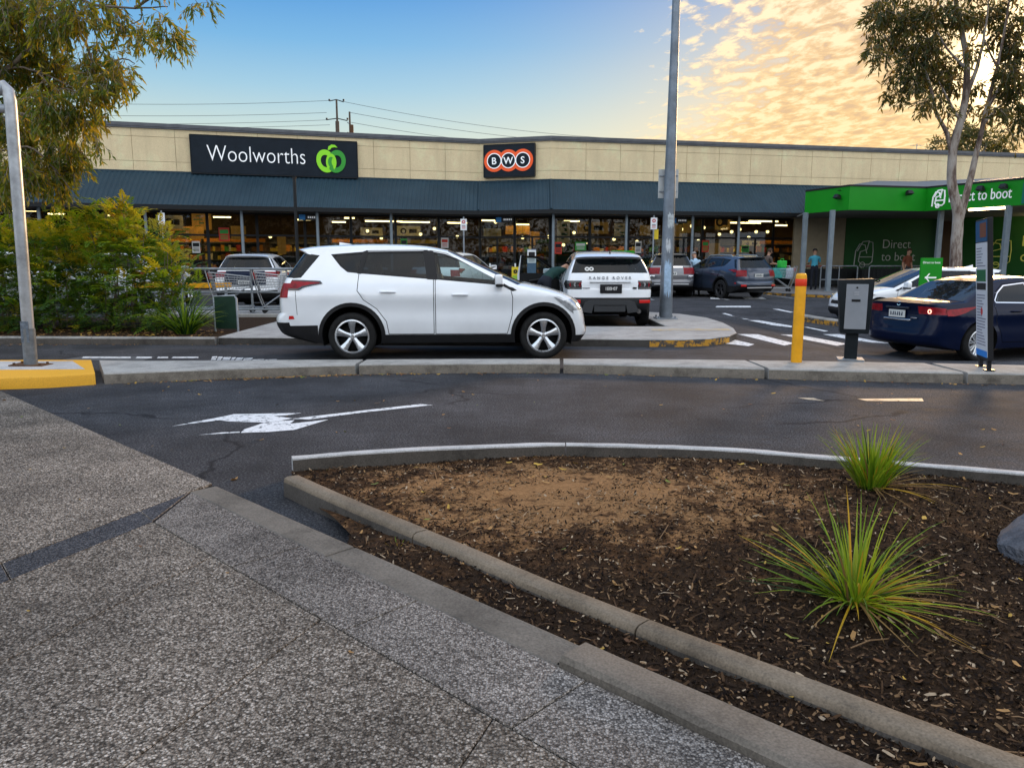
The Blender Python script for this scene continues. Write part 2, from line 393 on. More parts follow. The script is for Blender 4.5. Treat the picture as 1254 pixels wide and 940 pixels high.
def m_worn(name, col, under, lo=.46, hi=.56, scale=9.0):
    m, nt, b = newmat(name)
    tc = N(nt, 'ShaderNodeTexCoord'); P = tc.outputs['Object']
    n1 = N(nt, 'ShaderNodeTexNoise', Scale=scale, Detail=9.0, Roughness=.75); nt.links.new(P, n1.inputs['Vector'])
    r = ramp(nt, [(lo, 0.0), (hi, 1.0)], n1.outputs[0])
    n2 = N(nt, 'ShaderNodeTexNoise', Scale=140.0, Detail=2.0); nt.links.new(P, n2.inputs['Vector'])
    r2 = ramp(nt, [(.3, .75), (.65, 1.05)], n2.outputs[0])
    c = mixc(nt, 1.0, mixc(nt, r.outputs[0], under, col), r2.outputs[0], 'MULTIPLY')
    nt.links.new(c, b.inputs['Base Color']); b.inputs['Roughness'].default_value = .6
    return m
ASPH = m_asphalt()
AGG = m_aggregate('exposed_aggregate', [(.0, (.05, .04, .03)), (.35, (.155, .128, .103)), (.65, (.26, .222, .185)), (.9, (.38, .335, .285)), (1, (.54, .48, .42))], 125)
AGGB = m_aggregate('pale_aggregate', [(.0, (.08, .07, .063)), (.4, (.19, .168, .15)), (.75, (.30, .27, .245)), (1, (.42, .385, .35))], 135)
AGGD = m_aggregate('dark_aggregate', [(.0, (.03, .032, .04)), (.5, (.065, .066, .074)), (1, (.13, .13, .14))], 130)
CONC = m_concrete('concrete_kerb', (.30, .29, .27)); CONCP = m_concrete('concrete_slab', (.36, .35, .335), .35); CONCD = m_concrete('concrete_old', (.185, .17, .15), .5)
CONCL = m_concrete('concrete_pale', (.46, .455, .45), .3)
WPAINT = m_worn('white_road_paint', (.72, .73, .74), (.05, .05, .055), .40, .47, 14.0)
WPAINT2 = m_worn('faded_road_paint', (.58, .59, .60), (.06, .06, .065), .44, .56, 8.0)
TPAINT = m_worn('tan_road_paint', (.50, .40, .28), (.06, .06, .06), .38, .5, 8.0)
YPAINT = m_worn('yellow_kerb_paint', (.72, .36, .012), (.20, .17, .13), .355, .39, 3.2)
YPAINT2 = m_worn('worn_yellow_paint', (.55, .27, .02), (.06, .055, .05), .47, .53, 6.0)
def m_soil():
    m, nt, b = newmat('soil')
    tc = N(nt, 'ShaderNodeTexCoord'); P = tc.outputs['Object']
    n1 = N(nt, 'ShaderNodeTexNoise', Scale=3.4, Detail=8.0, Roughness=.72); n2 = N(nt, 'ShaderNodeTexNoise', Scale=45.0, Detail=8.0, Roughness=.8)
    for n in (n1, n2): nt.links.new(P, n.inputs['Vector'])
    sp = N(nt, 'ShaderNodeSeparateXYZ'); nt.links.new(P, sp.inputs[0])
    # bare sandy earth shows through in the middle of the bed
    vd = nt.nodes.new('ShaderNodeVectorMath'); vd.operation = 'MULTIPLY_ADD'; nt.links.new(P, vd.inputs[0]); vd.inputs[1].default_value = (.75, 1.25, 0); vd.inputs[2].default_value = (-.22, -5.55, 0)
    ln = nt.nodes.new('ShaderNodeVectorMath'); ln.operation = 'LENGTH'; nt.links.new(vd.outputs[0], ln.inputs[0])
    sb = nt.nodes.new('ShaderNodeMath'); sb.operation = 'MULTIPLY_ADD'; nt.links.new(n1.outputs[0], sb.inputs[0]); sb.inputs[1].default_value = -3.4
    n5 = N(nt, 'ShaderNodeTexNoise', Scale=11.0, Detail=6.0, Roughness=.7); nt.links.new(P, n5.inputs['Vector'])
    l2 = nt.nodes.new('ShaderNodeMath'); l2.operation = 'MULTIPLY_ADD'; nt.links.new(n5.outputs[0], l2.inputs[0]); l2.inputs[1].default_value = -2.6; nt.links.new(ln.outputs['Value'], l2.inputs[2]); l3 = nt.nodes.new('ShaderNodeMath'); l3.operation = 'MULTIPLY_ADD'; nt.links.new(l2.outputs[0], l3.inputs[0]); l3.inputs[1].default_value = .85; l3.inputs[2].default_value = 1.25; nt.links.new(l3.outputs[0], sb.inputs[2])
    sb2 = nt.nodes.new('ShaderNodeMath'); sb2.operation = 'ADD'; nt.links.new(sb.outputs[0], sb2.inputs[0]); sb2.inputs[1].default_value = 1.16
    r = ramp(nt, [(.12, 1.0), (.42, 0.0)], sb2.outputs[0])
    a2 = ramp(nt, [(.3, (.012, .008, .005)), (.55, (.042, .025, .015)), (.75, (.11, .066, .036))], n2.outputs[0])
    a3 = ramp(nt, [(.3, (.15, .078, .034)), (.6, (.38, .21, .095)), (.8, (.50, .31, .16))], n2.outputs[0])
    rm = ramp(nt, [(.3, 1.0), (1.5, 0.0)], sb2.outputs[0])
    a4 = ramp(nt, [(.3, (.032, .016, .008)), (.55, (.115, .058, .027)), (.75, (.25, .14, .07))], n2.outputs[0])
    nt.links.new(mixc(nt, r.outputs[0], mixc(nt, rm.outputs[0], a2.outputs[0], a4.outputs[0]), a3.outputs[0]), b.inputs['Base Color']); b.inputs['Roughness'].default_value = .95; b.inputs['Specular IOR Level'].default_value = .08
    bu = N(nt, 'ShaderNodeBump', Strength=1.0, Distance=.02); nt.links.new(n2.outputs[0], bu.inputs['Height']); nt.links.new(bu.outputs[0], b.inputs['Normal'])
    return m
SOIL = m_soil()
BLACKJ = M('joint_black', (.012, .012, .012), .9)

# ================================================================ ground sheet
def axis_lines(a, b, step, far):
    l = []; x = a
    while x < b+1e-6: l.append(x); x += step
    return sorted(set([-f for f in far if -f < a]+l+[f for f in far if f > b]))
xs = axis_lines(-14, 16, .5, [18, 22, 30, 45, 70, 120, 250, 600]); ys = axis_lines(-2, 40, .5, [4, 8, 16, 45, 60, 90, 150, 300, 700])
g = MB(); nx = len(xs)
g.v = [(x, y, gz(x, y)) for y in ys for x in xs]
g.add([], [])
for j in range(len(ys)-1):
    for i in range(nx-1): g.f.append((j*nx+i, j*nx+i+1, (j+1)*nx+i+1, (j+1)*nx+i)); g.m.append(0)
struct(g.build('ground', ASPH, smooth=60))

# ================================================================ foreground footpath (camera stands on it), level .10
ZP = .10
def gp(l, z=ZP): return [G(u, v, z) for u, v in l]
pa, pb = G(20, 487, ZP), G(1060, 940, ZP)            # kerb line of the path
kd = Vector((pb[0]-pa[0], pb[1]-pa[1])).normalized(); kn = Vector((kd.y, -kd.x))   # kn points into the path
if kn.y > 0: kn = -kn
def K(t, o): return (pa[0]+kd.x*t+kn.x*o, pa[1]+kd.y*t+kn.y*o)
kerb_w, band_w = .17, .36
tj = (Vector(G(238, 599, ZP))-Vector(pa)).dot(kd)    # where the dark cross band meets the kerb
# direction of the cross band
c0 = Vector(G(205, 632, ZP)); c1 = Vector(G(0, 715, ZP)); cd = (c1-c0).normalized(); cn = Vector((cd.y, -cd.x)); cn = cn if cn.y > 0 else -cn
cw = abs((Vector(G(0, 690, ZP))-c0).dot(cn))
pm = MB(); pm.prism([K(-9, 0), K(9, 0), K(9, 9), K(-9, 9)], -.25, ZP-.014); struct(pm.build('footpath_base', BLACKJ))
def xcd(p, o):                                        # where a line parallel to the cross band (offset o towards far) crosses kerb offset p
    q = Vector(K(0, p)); a = c0+cn*o
    # a + cd*s = q + kd*t
    det = cd.x*(-kd.y)-(-kd.x)*cd.y; rx, ry = q.x-a.x, q.y-a.y
    s = (rx*(-kd.y)-(-kd.x)*ry)/det; p2 = a+cd*s; return (p2.x, p2.y)
def far(p, L=9.0): return (p[0]+cd.x*L, p[1]+cd.y*L)
J = .0028
st = MB()
b0 = kerb_w+band_w
# far panel of the path
a_ = xcd(0.0, cw+J); st.prism([K(-9, 0.0), a_, far(a_), (K(-9, 0)[0]+cd.x*9, K(-9, 0)[1]+cd.y*9)], ZP-.02, ZP, mi=0)
# dark cross band, in four stones
e0, e1 = xcd(b0-.02, cw-J), xcd(b0, J)
for k in range(6):
    L0, L1 = k*.78+(.0 if k == 0 else J), (k+1)*.78-J
    st.prism([far(e0, L0), far(e0, L1), far(e1, L1), far(e1, L0)], ZP-.02, ZP, mi=2)
e2 = xcd(kerb_w+J, cw-J)
st.prism([e2, xcd(b0-.02-J, cw-J), K((Vector(e1)-Vector(pa)).dot(kd)-.02, b0-J)], ZP-.02, ZP, mi=2)
# near panels, split by cross joints
o0 = 0.0
for o1 in (.62, 1.45, 2.3, 3.2, 4.4):
    q0, q1 = xcd(b0+J, -o0-J), xcd(b0+J, -o1+J)
    st.prism([q0, q1, far(q1), far(q0)], ZP-.02, ZP, mi=0); o0 = o1
# pale band along the kerb, stones 0.95 m
t = (Vector(e1)-Vector(pa)).dot(kd)
tb = t; first = True
for k in range(9):
    t1 = tb+.86
    s0 = [K(tb+J, b0-J), K(t1-J, b0-J), K(t1-J, kerb_w+J), K((tb+J) if not first else (Vector(e2)-Vector(pa)).dot(kd)+.02, kerb_w+J)]
    st.prism(s0, ZP-.02, ZP, mi=1); tb = t1; first = False
pv = st.build('footpath', [AGG, AGGB, AGGD], bevel=.003, seg=1); struct(pv)
# concrete edge strip, then the raised kerb block
ks = MB(); tk = (Vector(G(703, 805, ZP))-Vector(pa)).dot(kd)
t0 = tj
for t1 in (tj+1.45, tj+2.9, tk-.03):
    ks.prism([K(t0+.004, kerb_w), K(t1-.004, kerb_w), K(t1-.004, 0), K(t0+.004, 0)], -.1, ZP-.004); t0 = t1
struct(ks.build('path_edging', m_concrete('edging_concrete', (.145, .128, .108), .45), bevel=.012, seg=2))
kr = MB()
for (t0, t1) in ((tk, tk+1.05), (tk+1.06, tk+2.6)):
    sec = [(.175, -.1), (.17, ZP+.022), (.155, ZP+.036), (.03, ZP+.034), (.0, ZP+.01), (-.005, -.1)]
    n = 8; vs = []; fs = []
    for i in range(n+1):
        tt = lerp(t0, t1, i/n)
        for (o, z) in sec: p = K(tt, o+rng.uniform(-.002, .002)); vs.append((p[0], p[1], z+rng.uniform(-.002, .002)))
    m_ = len(sec)
    for i in range(n):
        for k in range(m_-1): fs.append((i*m_+k, i*m_+k+1, (i+1)*m_+k+1, (i+1)*m_+k))
    fs += [tuple(range(m_)), tuple(range(n*m_+m_-1, n*m_-1, -1))]
    kr.add(vs, fs)
struct(kr.build('kerb', m_concrete('raised_kerb', (.155, .135, .112), .5), smooth=40))

# ================================================================ garden bed in the foreground
def kerb_run(name, line, w, h, z0, mat, seglen, gap=.008, round_=.03, lean=0.0, side=None):
    """cast kerb along a polyline: rounded section, open joints every seglen"""
    L = resample(line, .12); b = MB()
    sec = [(w/2, z0), (w/2-.004-lean, h-round_), (w/2-round_*.35-lean, h-round_*.3), (w/2-round_-lean, h), (-w/2+round_, h), (-w/2+round_*.35, h-round_*.3), (-w/2+.002, h-round_), (-w/2, z0)]
    acc = [0]
    for p, q in zip(L, L[1:]): acc.append(acc[-1]+math.dist(p, q))
    def at(s):
        for i in range(len(L)-1):
            if acc[i+1] >= s: t = (s-acc[i])/max(1e-9, acc[i+1]-acc[i]); return Vector(lerp(L[i][k], L[i+1][k], t) for k in (0, 1))
        return Vector(L[-1])
    tot = acc[-1]; s0 = 0
    while s0 < tot-.05:
        s1 = min(tot, s0+seglen); n = max(2, int((s1-s0)/.12)); vs = []; fs = []; m_ = len(sec)
        for i in range(n+1):
            s = lerp(s0+gap/2, s1-gap/2, i/n); p = at(s); d = (at(min(tot, s+.03))-at(max(0, s-.03))).normalized(); nr = Vector((d.y, -d.x))
            for (o, z) in sec: vs.append((p.x+nr.x*o, p.y+nr.y*o, z+(gz(p.x, p.y))+rng.uniform(-.002, .002)))
        for i in range(n):
            for k in range(m_-1): fs.append((i*m_+k, (i+1)*m_+k, (i+1)*m_+k+1, i*m_+k+1))
        fs += [tuple(range(m_)), tuple(range(n*m_+m_-1, n*m_-1, -1))]
        b.add(vs, fs); b.m[-len(fs):] = [1 if side and (q % (m_-1)) in (0, 6) else 0 for q in range(len(fs)-2)]+[0, 0]; s0 = s1
    return struct(b.build(name, [mat, side] if side else mat, smooth=50))
front = crom([G(357, 586, .10), G(430, 614, .12), G(507, 646, .12), G(700, 727, .12), G(907, 806, .12), G(1254, 936, .12), G(1500, 1024, .12)], 6)
backl = crom([G(357, 565, .12), G(440, 556, .13), G(540, 549, .14), G(620, 546, .14), G(705, 544.5, .14), G(880, 550, .14), G(1010, 560, .14), G(1254, 580, .14), G(1500, 604, .14)], 6)
kerb_run('garden_kerb', front, .118, .12, -.05, m_concrete('kerb_tan', (.185, .148, .108), .5), 1.35, round_=.028, side=m_concrete('kerb_soiled_shaded', (.085, .075, .065), .5))  # dark sides on both garden kerbs: soil stain plus shade put into the colour
kerb_run('garden_kerb', backl, .085, .15, -.05, CONCL, 1.9, round_=.014, side=m_concrete('kerb_soiled_shaded', (.085, .075, .065), .5))
tipx, tipy = front[0]
soil_poly = [front[0]]+front[1:]+[(4.6, 1.2), (6.5, 3.2)]+backl[::-1]
def soil_z(x, y):
    return .055+.05*math.exp(-((x-1.6)**2/2.5+(y-4.2)**2/.9))+.012*math.sin(x*3.1+y*2.0)*math.sin(y*4.3-x)
def grid_sheet(name, poly, zf, mat, step, cut=None):
    b = MB(); x0 = min(p[0] for p in poly); x1 = max(p[0] for p in poly); y0 = min(p[1] for p in poly); y1 = max(p[1] for p in poly)
    inner = [(x0+i*step+rng.uniform(-.2, .2)*step, y0+j*step) for i in range(int((x1-x0)/step)+1) for j in range(int((y1-y0)/step)+1)]
    inner = [p for p in inner if inpoly(p, poly)]
    bd = resample(poly+[poly[0]], step)[:-1]
    co_ = [Vector(p) for p in bd]+[Vector(p) for p in inner]; ed = [(i, (i+1) % len(bd)) for i in range(len(bd))]
    V, E_, F_, *_ = delaunay_2d_cdt(co_, ed, [], 0, 1e-5)
    F_ = [f for f in F_ if inpoly(tuple(sum((V[i] for i in f), Vector((0, 0)))/3), poly)]
    b.add([(v.x, v.y, zf(v.x, v.y)) for v in V], F_)
    return b.build(name, mat, smooth=60)
o = grid_sheet('garden_soil', soil_poly, soil_z, SOIL, .06); struct(o)
# strip of mulch between path edging and bed kerb, thinning out over the asphalt towards the tip
strip = [G(372, 606, .03), G(410, 640, .03), G(430, 662, .03)]+[K((Vector(G(440, 668, .05))-Vector(pa)).dot(kd)+i*.6, -.004) for i in range(9)]+[front[-1]]+front[::-1][1:]
strip_z = lambda x, y: -.012+.06*sstep(4.75, 4.1, y)+.012*math.sin(x*5+y)*math.sin(y*6)+.03*sstep(4.2, 3.2, y)
struct(grid_sheet('mulch_strip', strip, strip_z, SOIL, .08))

# ================================================================ median island with yellow nose
ifront = [G(122, 470.5), G(300, 463), G(440, 458.5), G(565, 457), G(690, 457), G(850, 461.5), G(1060, 467), G(1254, 471), G(1500, 478)]
iback = [G(122, 443, .12), G(440, 441, .12), G(690, 440, .12), G(850, 441, .12), G(1060, 444, .12), G(1254, 448, .12), G(1500, 455, .12)]
ifr, ibk = crom(ifront, 5), crom(iback, 5)
isl = MB()
def strip_block(b, fa, ba, z0, z1, cut=.02, mi=0):
    """raised slab between a front line and a back line, chamfered front edge"""
    n = 40; fa = resample(fa, .1); ba = resample(ba, .1)
    def pick(l, t): f = t*(len(l)-1); i = min(int(f), len(l)-2); return Vector(lerp(l[i][k], l[i+1][k], f-i) for k in (0, 1))
    vs = []; fs = []
    for i in range(n+1):
        p, q = pick(fa, i/n), pick(ba, i/n); d = (q-p).normalized()
        for (w_, o_, z) in ((p, 0, z0), (p, .012, z1-cut), (p, .02, z1-cut*.35), (p, .045, z1), (q, 0, z1), (q, 0, z0-.35)):
            r_ = w_+d*o_; vs.append((r_.x, r_.y, z))
    for i in range(n):
        for k in range(5): fs.append((i*6+k, i*6+k+1, (i+1)*6+k+1, (i+1)*6+k))
    fs += [tuple(reversed(range(6))), tuple(range(n*6, n*6+6))]
    b.add([v for v in vs], [tuple(reversed(f)) for f in fs], mi)
    b.m[-len(fs):] = [1 if q % 5 == 0 else 0 for q in range(len(fs)-2)]+[0, 0]
def cutline(l, x0, x1):
    r = resample(l, .05); return [p for p in r if x0 <= p[0] <= x1]
xsplit = [-4.83, -1.95, .65, 3.1, 5.35, 8.3]
for a, b_ in zip(xsplit, xsplit[1:]):
    fa = cutline(ifr, a+.006, b_-.006); ba = cutline(ibk, a+.006, b_-.006)
    if a < -4: ba = [(fa[0][0]-.66, 10.06)]+ba
    strip_block(isl, fa, ba, -.05, .13)
struct(isl.build('median_island', [m_concrete('island_concrete', (.34, .33, .31), .4), m_concrete('island_face', (.17, .15, .125), .55, 5.0)], smooth=40))
nose = MB()
nfa = [G(-260, 483), G(0, 477), G(60, 475), G(121, 471)]; nfa[-1] = (-4.86, nfa[-1][1])
nba = [(nfa[0][0], 10.0), (-7.2, 10.05), (-6.2, 10.08), (-5.56, 10.08)]
strip_block(nose, nfa, nba, -.05, .135, cut=.03)
struct(nose.build('island_nose', [YPAINT, YPAINT], smooth=40))
inn = MB(); inn.prism([(-9.3, 9.0), (-5.16, 9.20), (-5.72, 9.93), (-9.3, 9.9)], .13, .139); struct(inn.build('island_infill', CONCL))

# ================================================================ slab and beds beyond the cross road
sl_ = MB(); ZS = .13
slab = [(-5.05, 13.15), (-3.0, 13.05), (0.0, 12.95), (2.2, 12.80), (2.85, 12.78), (3.35, 12.95), (3.8, 13.4), (4.1, 14.0), (4.3, 14.9), (4.45, 16.2), (4.45, 17.6), (4.1, 18.8), (3.3, 19.6), (3.08, 19.4), (3.08, 15.25), (-3.2, 15.3), (-3.25, 18.2), (-5.05, 18.2)]
sl_.prism(slab, -.1, ZS); sl_.m = [0, 0]+[1]*(len(sl_.f)-2); struct(sl_.build('concrete_slab', [CONCP, m_concrete('slab_face_shaded', (.07, .065, .06), .5)], bevel=.015, seg=1))  # vertical faces get a near-black colour that paints in their shade
# yellow on the kerb face of the slab corner and its ramp
yf = MB(); ys_ = offset_poly([(2.3, 12.80), (2.85, 12.78), (3.35, 12.95), (3.8, 13.4)], .004)
for p, q in zip(ys_, ys_[1:]): yf.add([(p[0], p[1], .0), (q[0], q[1], .0), (q[0], q[1], ZS-.022), (p[0], p[1], ZS-.022)], [(0, 1, 2, 3)])
yf.prism([(2.6, 14.3), (4.1, 14.35), (4.15, 14.75), (2.6, 14.65)], ZS+.002, ZS+.004, mi=1)
struct(yf.build('kerb_paint', [YPAINT2, m_worn('faded_yellow', (.45, .32, .14), (.34, .33, .31), .42, .6, 5.0)]))
lb = MB(); lb.prism([(-16, 13.45), (-5.2, 13.18), (-5.2, 18.2), (-16, 18.2)], -.05, .09); struct(lb.build('planting_bed', SOIL))
kerb_run('bed_kerb', [(-16, 13.40), (-9, 13.28), (-5.06, 13.13)], .15, .13, -.05, CONC, 2.2, side=m_concrete('bed_kerb_face_shaded', (.09, .08, .07), .5))  # kerb sides carry painted shade, like the slab faces
# trolley bay platform
tb_ = MB(); tb_.prism([(-9.5, 18.35), (-2.9, 18.35), (-2.9, 20.9), (-9.5, 20.9)], -.05, .15); struct(tb_.build('trolley_bay_slab', CONCP, bevel=.015))
# kerbed path in front of the shop, and the little island on the right
sp_ = MB(); FP = [(-30, 26.2), (-1.2, 34.4), (1.9, 33.2), (9.6, 34.6), (10.6, 31.2), (12.2, 28.6), (14.0, 27.4), (24, 26.4), (60, 40), (60, 60), (-30, 60)]
sp_.prism(FP, -.05, .12); struct(sp_.build('shop_path', m_concrete('shop_path_concrete', (.17, .17, .175), .35), bevel=.02))
yk = MB(); yl = offset_poly([(10.0, 33.3), (10.6, 31.2), (12.2, 28.6), (14.0, 27.4)], .006)
for i, (p, q) in enumerate(zip(yl, yl[1:])): yk.add([(p[0], p[1], -.02), (q[0], q[1], -.02), (q[0], q[1], .095), (p[0], p[1], .095)], [(0, 1, 2, 3)])
struct(yk.build('kerb_paint', YPAINT2))
ri = crom([(7.75, 20.6), (8.35, 19.6), (9.5, 18.75), (11.6, 17.6), (15.4, 16.4)], 6)
kerb_run('lane_kerb', ri, .3, .15, -.1, CONC, 2.0)
rk = MB(); rl = offset_poly(ri, .156)
for p, q in zip(rl, rl[1:]): rk.add([(p[0], p[1], gz(*p)-.01), (q[0], q[1], gz(*q)-.01), (q[0], q[1], gz(*q)+.115), (p[0], p[1], gz(*p)+.115)], [(0, 1, 2, 3)])
struct(rk.build('kerb_paint', YPAINT2))

# ================================================================ road markings
def mark(name, polys, mat, dz=.004):
    b = MB()
    for pl in polys:
        pts = [(q[0], q[1]) for q in pl]
        b.prism(pts, 0, lambda x, y: gz(x, y)+dz, top_only=True)
    return struct(b.build(name, mat))
def Z4(l, ox, oy, s): return [GG(ox+x/s, oy+y/s) for x, y in l]
arrow = [[(35, 182), (150, 160), (270, 137), (300, 130), (590, 125), (520, 136), (470, 138), (552, 148), (500, 158), (430, 166), (280, 161), (240, 156), (140, 168)],
         [(545, 150), (820, 118), (1095, 87), (1150, 91), (860, 122), (620, 153)],
         [(330, 210), (345, 195), (390, 180), (425, 168), (495, 159), (560, 156), (540, 171), (705, 153), (560, 197), (450, 206)],
         [(150, 219), (250, 208), (326, 205), (326, 209)]]
mark('road_arrow', [Z4(l, 200, 470, 3.483) for l in arrow], WPAINT)
mark('road_marking', [Z4(l, 870, 340, 5.016) for l in ([(535, 738), (635, 740), (700, 758), (600, 750)], [(900, 745), (1300, 742), (1310, 760), (960, 758)])], TPAINT)
zeb = [[(165, 347), (290, 348), (515, 404), (455, 418)], [(430, 348), (540, 350), (840, 406), (780, 417), (590, 380)], [(690, 348), (790, 347), (1040, 394), (1000, 400), (830, 376)], [(150, 382), (270, 410), (235, 421), (95, 406)], [(900, 380), (1050, 395), (1100, 404), (1000, 398)]]
mark('crossing_marking', [Z4(l, 870, 340, 5.016) for l in zeb], WPAINT)
lin = [[(70, 220), (90, 218), (250, 260), (235, 264)], [(235, 262), (300, 262), (500, 296), (500, 306), (380, 292)], [(570, 303), (600, 304), (725, 328), (700, 331)], [(40, 174), (245, 173), (250, 183), (30, 182)], [(195, 120), (320, 121), (345, 132), (215, 131)], [(0, 122), (50, 122), (60, 132), (0, 131)], [(380, 192), (420, 193), (510, 212), (490, 215)]]
mark('lane_marking', [Z4(l, 870, 340, 5.016) for l in lin], WPAINT)
tl = []
for (a, b_) in ((100, 160), (166, 186), (192, 206), (210, 243)): tl.append([G(a, 438.6), G(b_, 438.6), G(b_, 437), G(a+2, 437)])
x = 258
for k, wd in enumerate((6, 5, 9, 4, 8, 10, 14, 14)):
    h = 4.2-.38*k; tl.append([G(x, 441), G(x+wd, 440.6), G(x+wd+1, 440.6-h*.35), G(x+1, 441-h*.35)]); 
    if k < 6: tl.append([G(x+1, 441-h*.55), G(x+wd+2, 440.6-h*.55), G(x+wd+2, 440.6-h), G(x+2, 441-h)])
    x += wd+1.5
mark('lane_marking', tl, WPAINT)
pt = MB(); pt.prism([G(70, 441.5), G(175, 441.5), G(190, 437), G(105, 436)], 0, .003, top_only=True); struct(pt.build('road_patch', m_worn('asphalt_patch', (.11, .11, .11), (.06, .06, .065), .4, .6, 6.0)))
# bay lines in the car park
bay = []
for k in range(-4, 5):
    x0 = 5.0+k*2.7
    if x0 < -8: continue
    bay.append([(x0, 27.6), (x0+.1, 27.6), (x0+.1, 32.4), (x0, 32.4)])
mark('bay_marking', bay, WPAINT2)
# ================================================================ supermarket building
CREAM = m_concrete('cream_wall_panel', (.76, .62, .385), .06, 1.2, streak=.12)
CAPG = M('parapet_flashing', (.10, .105, .115), .45, .3, var=.2, vscale=3)
def m_awning():
    m, nt, b = newmat('blue_grey_sheet_metal')
    tc = N(nt, 'ShaderNodeTexCoord'); n = N(nt, 'ShaderNodeTexNoise', Scale=.8, Detail=6.0); nt.links.new(tc.outputs['Object'], n.inputs['Vector'])
    r = ramp(nt, [(.3, (.014, .034, .050)), (.7, (.021, .047, .067))], n.outputs[0]); nt.links.new(r.outputs[0], b.inputs['Base Color'])
    b.inputs['Roughness'].default_value = .55; b.inputs['Specular IOR Level'].default_value = .2; return m
AWN = m_awning()
DARKM = M('dark_steel', (.018, .02, .022), .45, .4); GALV = M('galvanised_steel', (.28, .31, .34), .58, .45, var=.25, vscale=6, dirt=.4)
GREYP = M('grey_painted_steel', (.20, .24, .27), .5, .2, var=.15)
SOFF = M('soffit_lining', (.10, .10, .10), .8)
GLASS = glassmat('shop_glass', (.62, .66, .62), (.006, .009, .008), .82)
OCHRE = M('ochre_wall', (.11, .065, .025), .7, var=.15, vscale=.4); WOOD = M('timber_wall', (.22, .12, .05), .6, var=.4, vscale=2)
CEIL = M('shop_ceiling', (.10, .085, .06), .9); SFLOOR = M('shop_floor', (.16, .14, .11), .4)
TUBE = M('lit_tube', (1, .8, .5), .5, emit=(1, .72, .36), estr=11.0)
SIGNLIT = M('lit_menu_panel', (1, .7, .3), .5, emit=(1, .62, .2), estr=2.4)
BLK = M('black_plastic', (.016, .016, .018), .45); WHT = M('white_panel', (.75, .77, .78), .4)
A0 = Vector((-27.0, 29.7)); A1 = Vector((-1.55, 37.9)); A2 = Vector((1.81, 36.9)); A3 = Vector((40, 45.75))
fac = [tuple(p) for p in (A0, A1, A2, A3)]
shop = thing('supermarket_building', 'long cream supermarket with blue grey sheet metal awning and lit glass front', 'building', (0, 0, 0))
ZT = 7.05
def wallrun(b, line, z0, z1, t=.3, mi=0):
    o_ = offset_poly(line, -t)
    for i in range(len(line)-1):
        b.prism([line[i], line[i+1], o_[i+1], o_[i]], z0, z1, mi=mi)
# panels with open joints in front of a dark backing
pw = MB(); back_ = offset_poly(fac, -.03); wallrun(pw, back_, 5.0, 6.9, .27, 1)
for i in range(3):
    p, q = Vector(fac[i]), Vector(fac[i+1]); d = (q-p).normalized(); nrm = Vector((d.y, -d.x)); L = (q-p).length; k = max(2, round(L/1.72)); g_ = .009
    for j in range(k):
        a = p+d*(L*j/k+(g_ if j else 0)); c = p+d*(L*(j+1)/k-(g_ if j < k-1 else 0))
        for (z0, z1) in ((5.0, 5.50), (5.515, 6.50), (6.515, 6.88)):
            x0, y0 = a; x1, y1 = c
            pw.prism([(x0, y0), (x1, y1), (x1-nrm.x*.03, y1-nrm.y*.03), (x0-nrm.x*.03, y0-nrm.y*.03)], z0, z1, mi=0)
pw.build('fascia_wall', [CREAM, M('panel_joint', (.42, .34, .22), .9)], shop)
cp = MB(); cl = offset_poly(fac, .07); wallrun(cp, cl, 6.84, ZT-.14, .42); wallrun(cp, offset_poly(fac, .10), ZT-.14, ZT, .5); cp.build('parapet_cap', CAPG, shop)
rf = MB(); rfl = offset_poly(fac, -.2); rf.prism([rfl[0], rfl[1], rfl[2], rfl[3], (40, 66), (-27, 66)], 6.3, 6.5); rf.build('roof', M('roof_sheet', (.25, .25, .25), .6), shop)
# awning, corrugated
top, bot = offset_poly(fac, .04), offset_poly(fac, 1.95); ZA0, ZA1 = 5.06, 3.60
for i in range(3):
    b = MB(); p0, p1, q0, q1 = (Vector(l) for l in (top[i], top[i+1], bot[i], bot[i+1]))
    d = (q1-q0); L = d.length; u = d.normalized(); nn = Vector((u.y, -u.x)); per = .19; n = int(L/per)*4
    vs = []; fs = []
    for k in range(n+1):
        t_ = k/n; w_ = [0, 1, 1, 0][k % 4]*.028
        for (P_, z) in ((p0.lerp(p1, t_), ZA0), (q0.lerp(q1, t_), ZA1)):
            vs.append((P_.x+nn.x*w_*.6, P_.y+nn.y*w_*.6, z+w_*.8))
    for k in range(n): fs.append((2*k, 2*k+2, 2*k+3, 2*k+1)[::-1])
    b.add(vs, fs); b.build('awning', AWN, shop, smooth=25)
gt = MB(); wallrun(gt, offset_poly(fac, 1.99), ZA1-.16, ZA1+.015, .10); gt.build('awning_gutter', DARKM, shop)
ft = MB(); wallrun(ft, offset_poly(fac, .09), 5.03, 5.12, .13); ft.build('awning_flashing', AWN, shop)
for i in (1, 2):
    hb = MB(); a, c = Vector((*top[i], ZA0+.03)), Vector((*bot[i], ZA1+.03)); hb.tube([a, c], .06, 6); hb.build('hip_capping', AWN, shop)
sf = MB(); sa, sb_ = offset_poly(fac, 1.88), offset_poly(fac, -.6)
for i in range(3): sf.prism([sa[i], sa[i+1], sb_[i+1], sb_[i]], 3.46, 3.50)
sf.build('soffit', SOFF, shop)
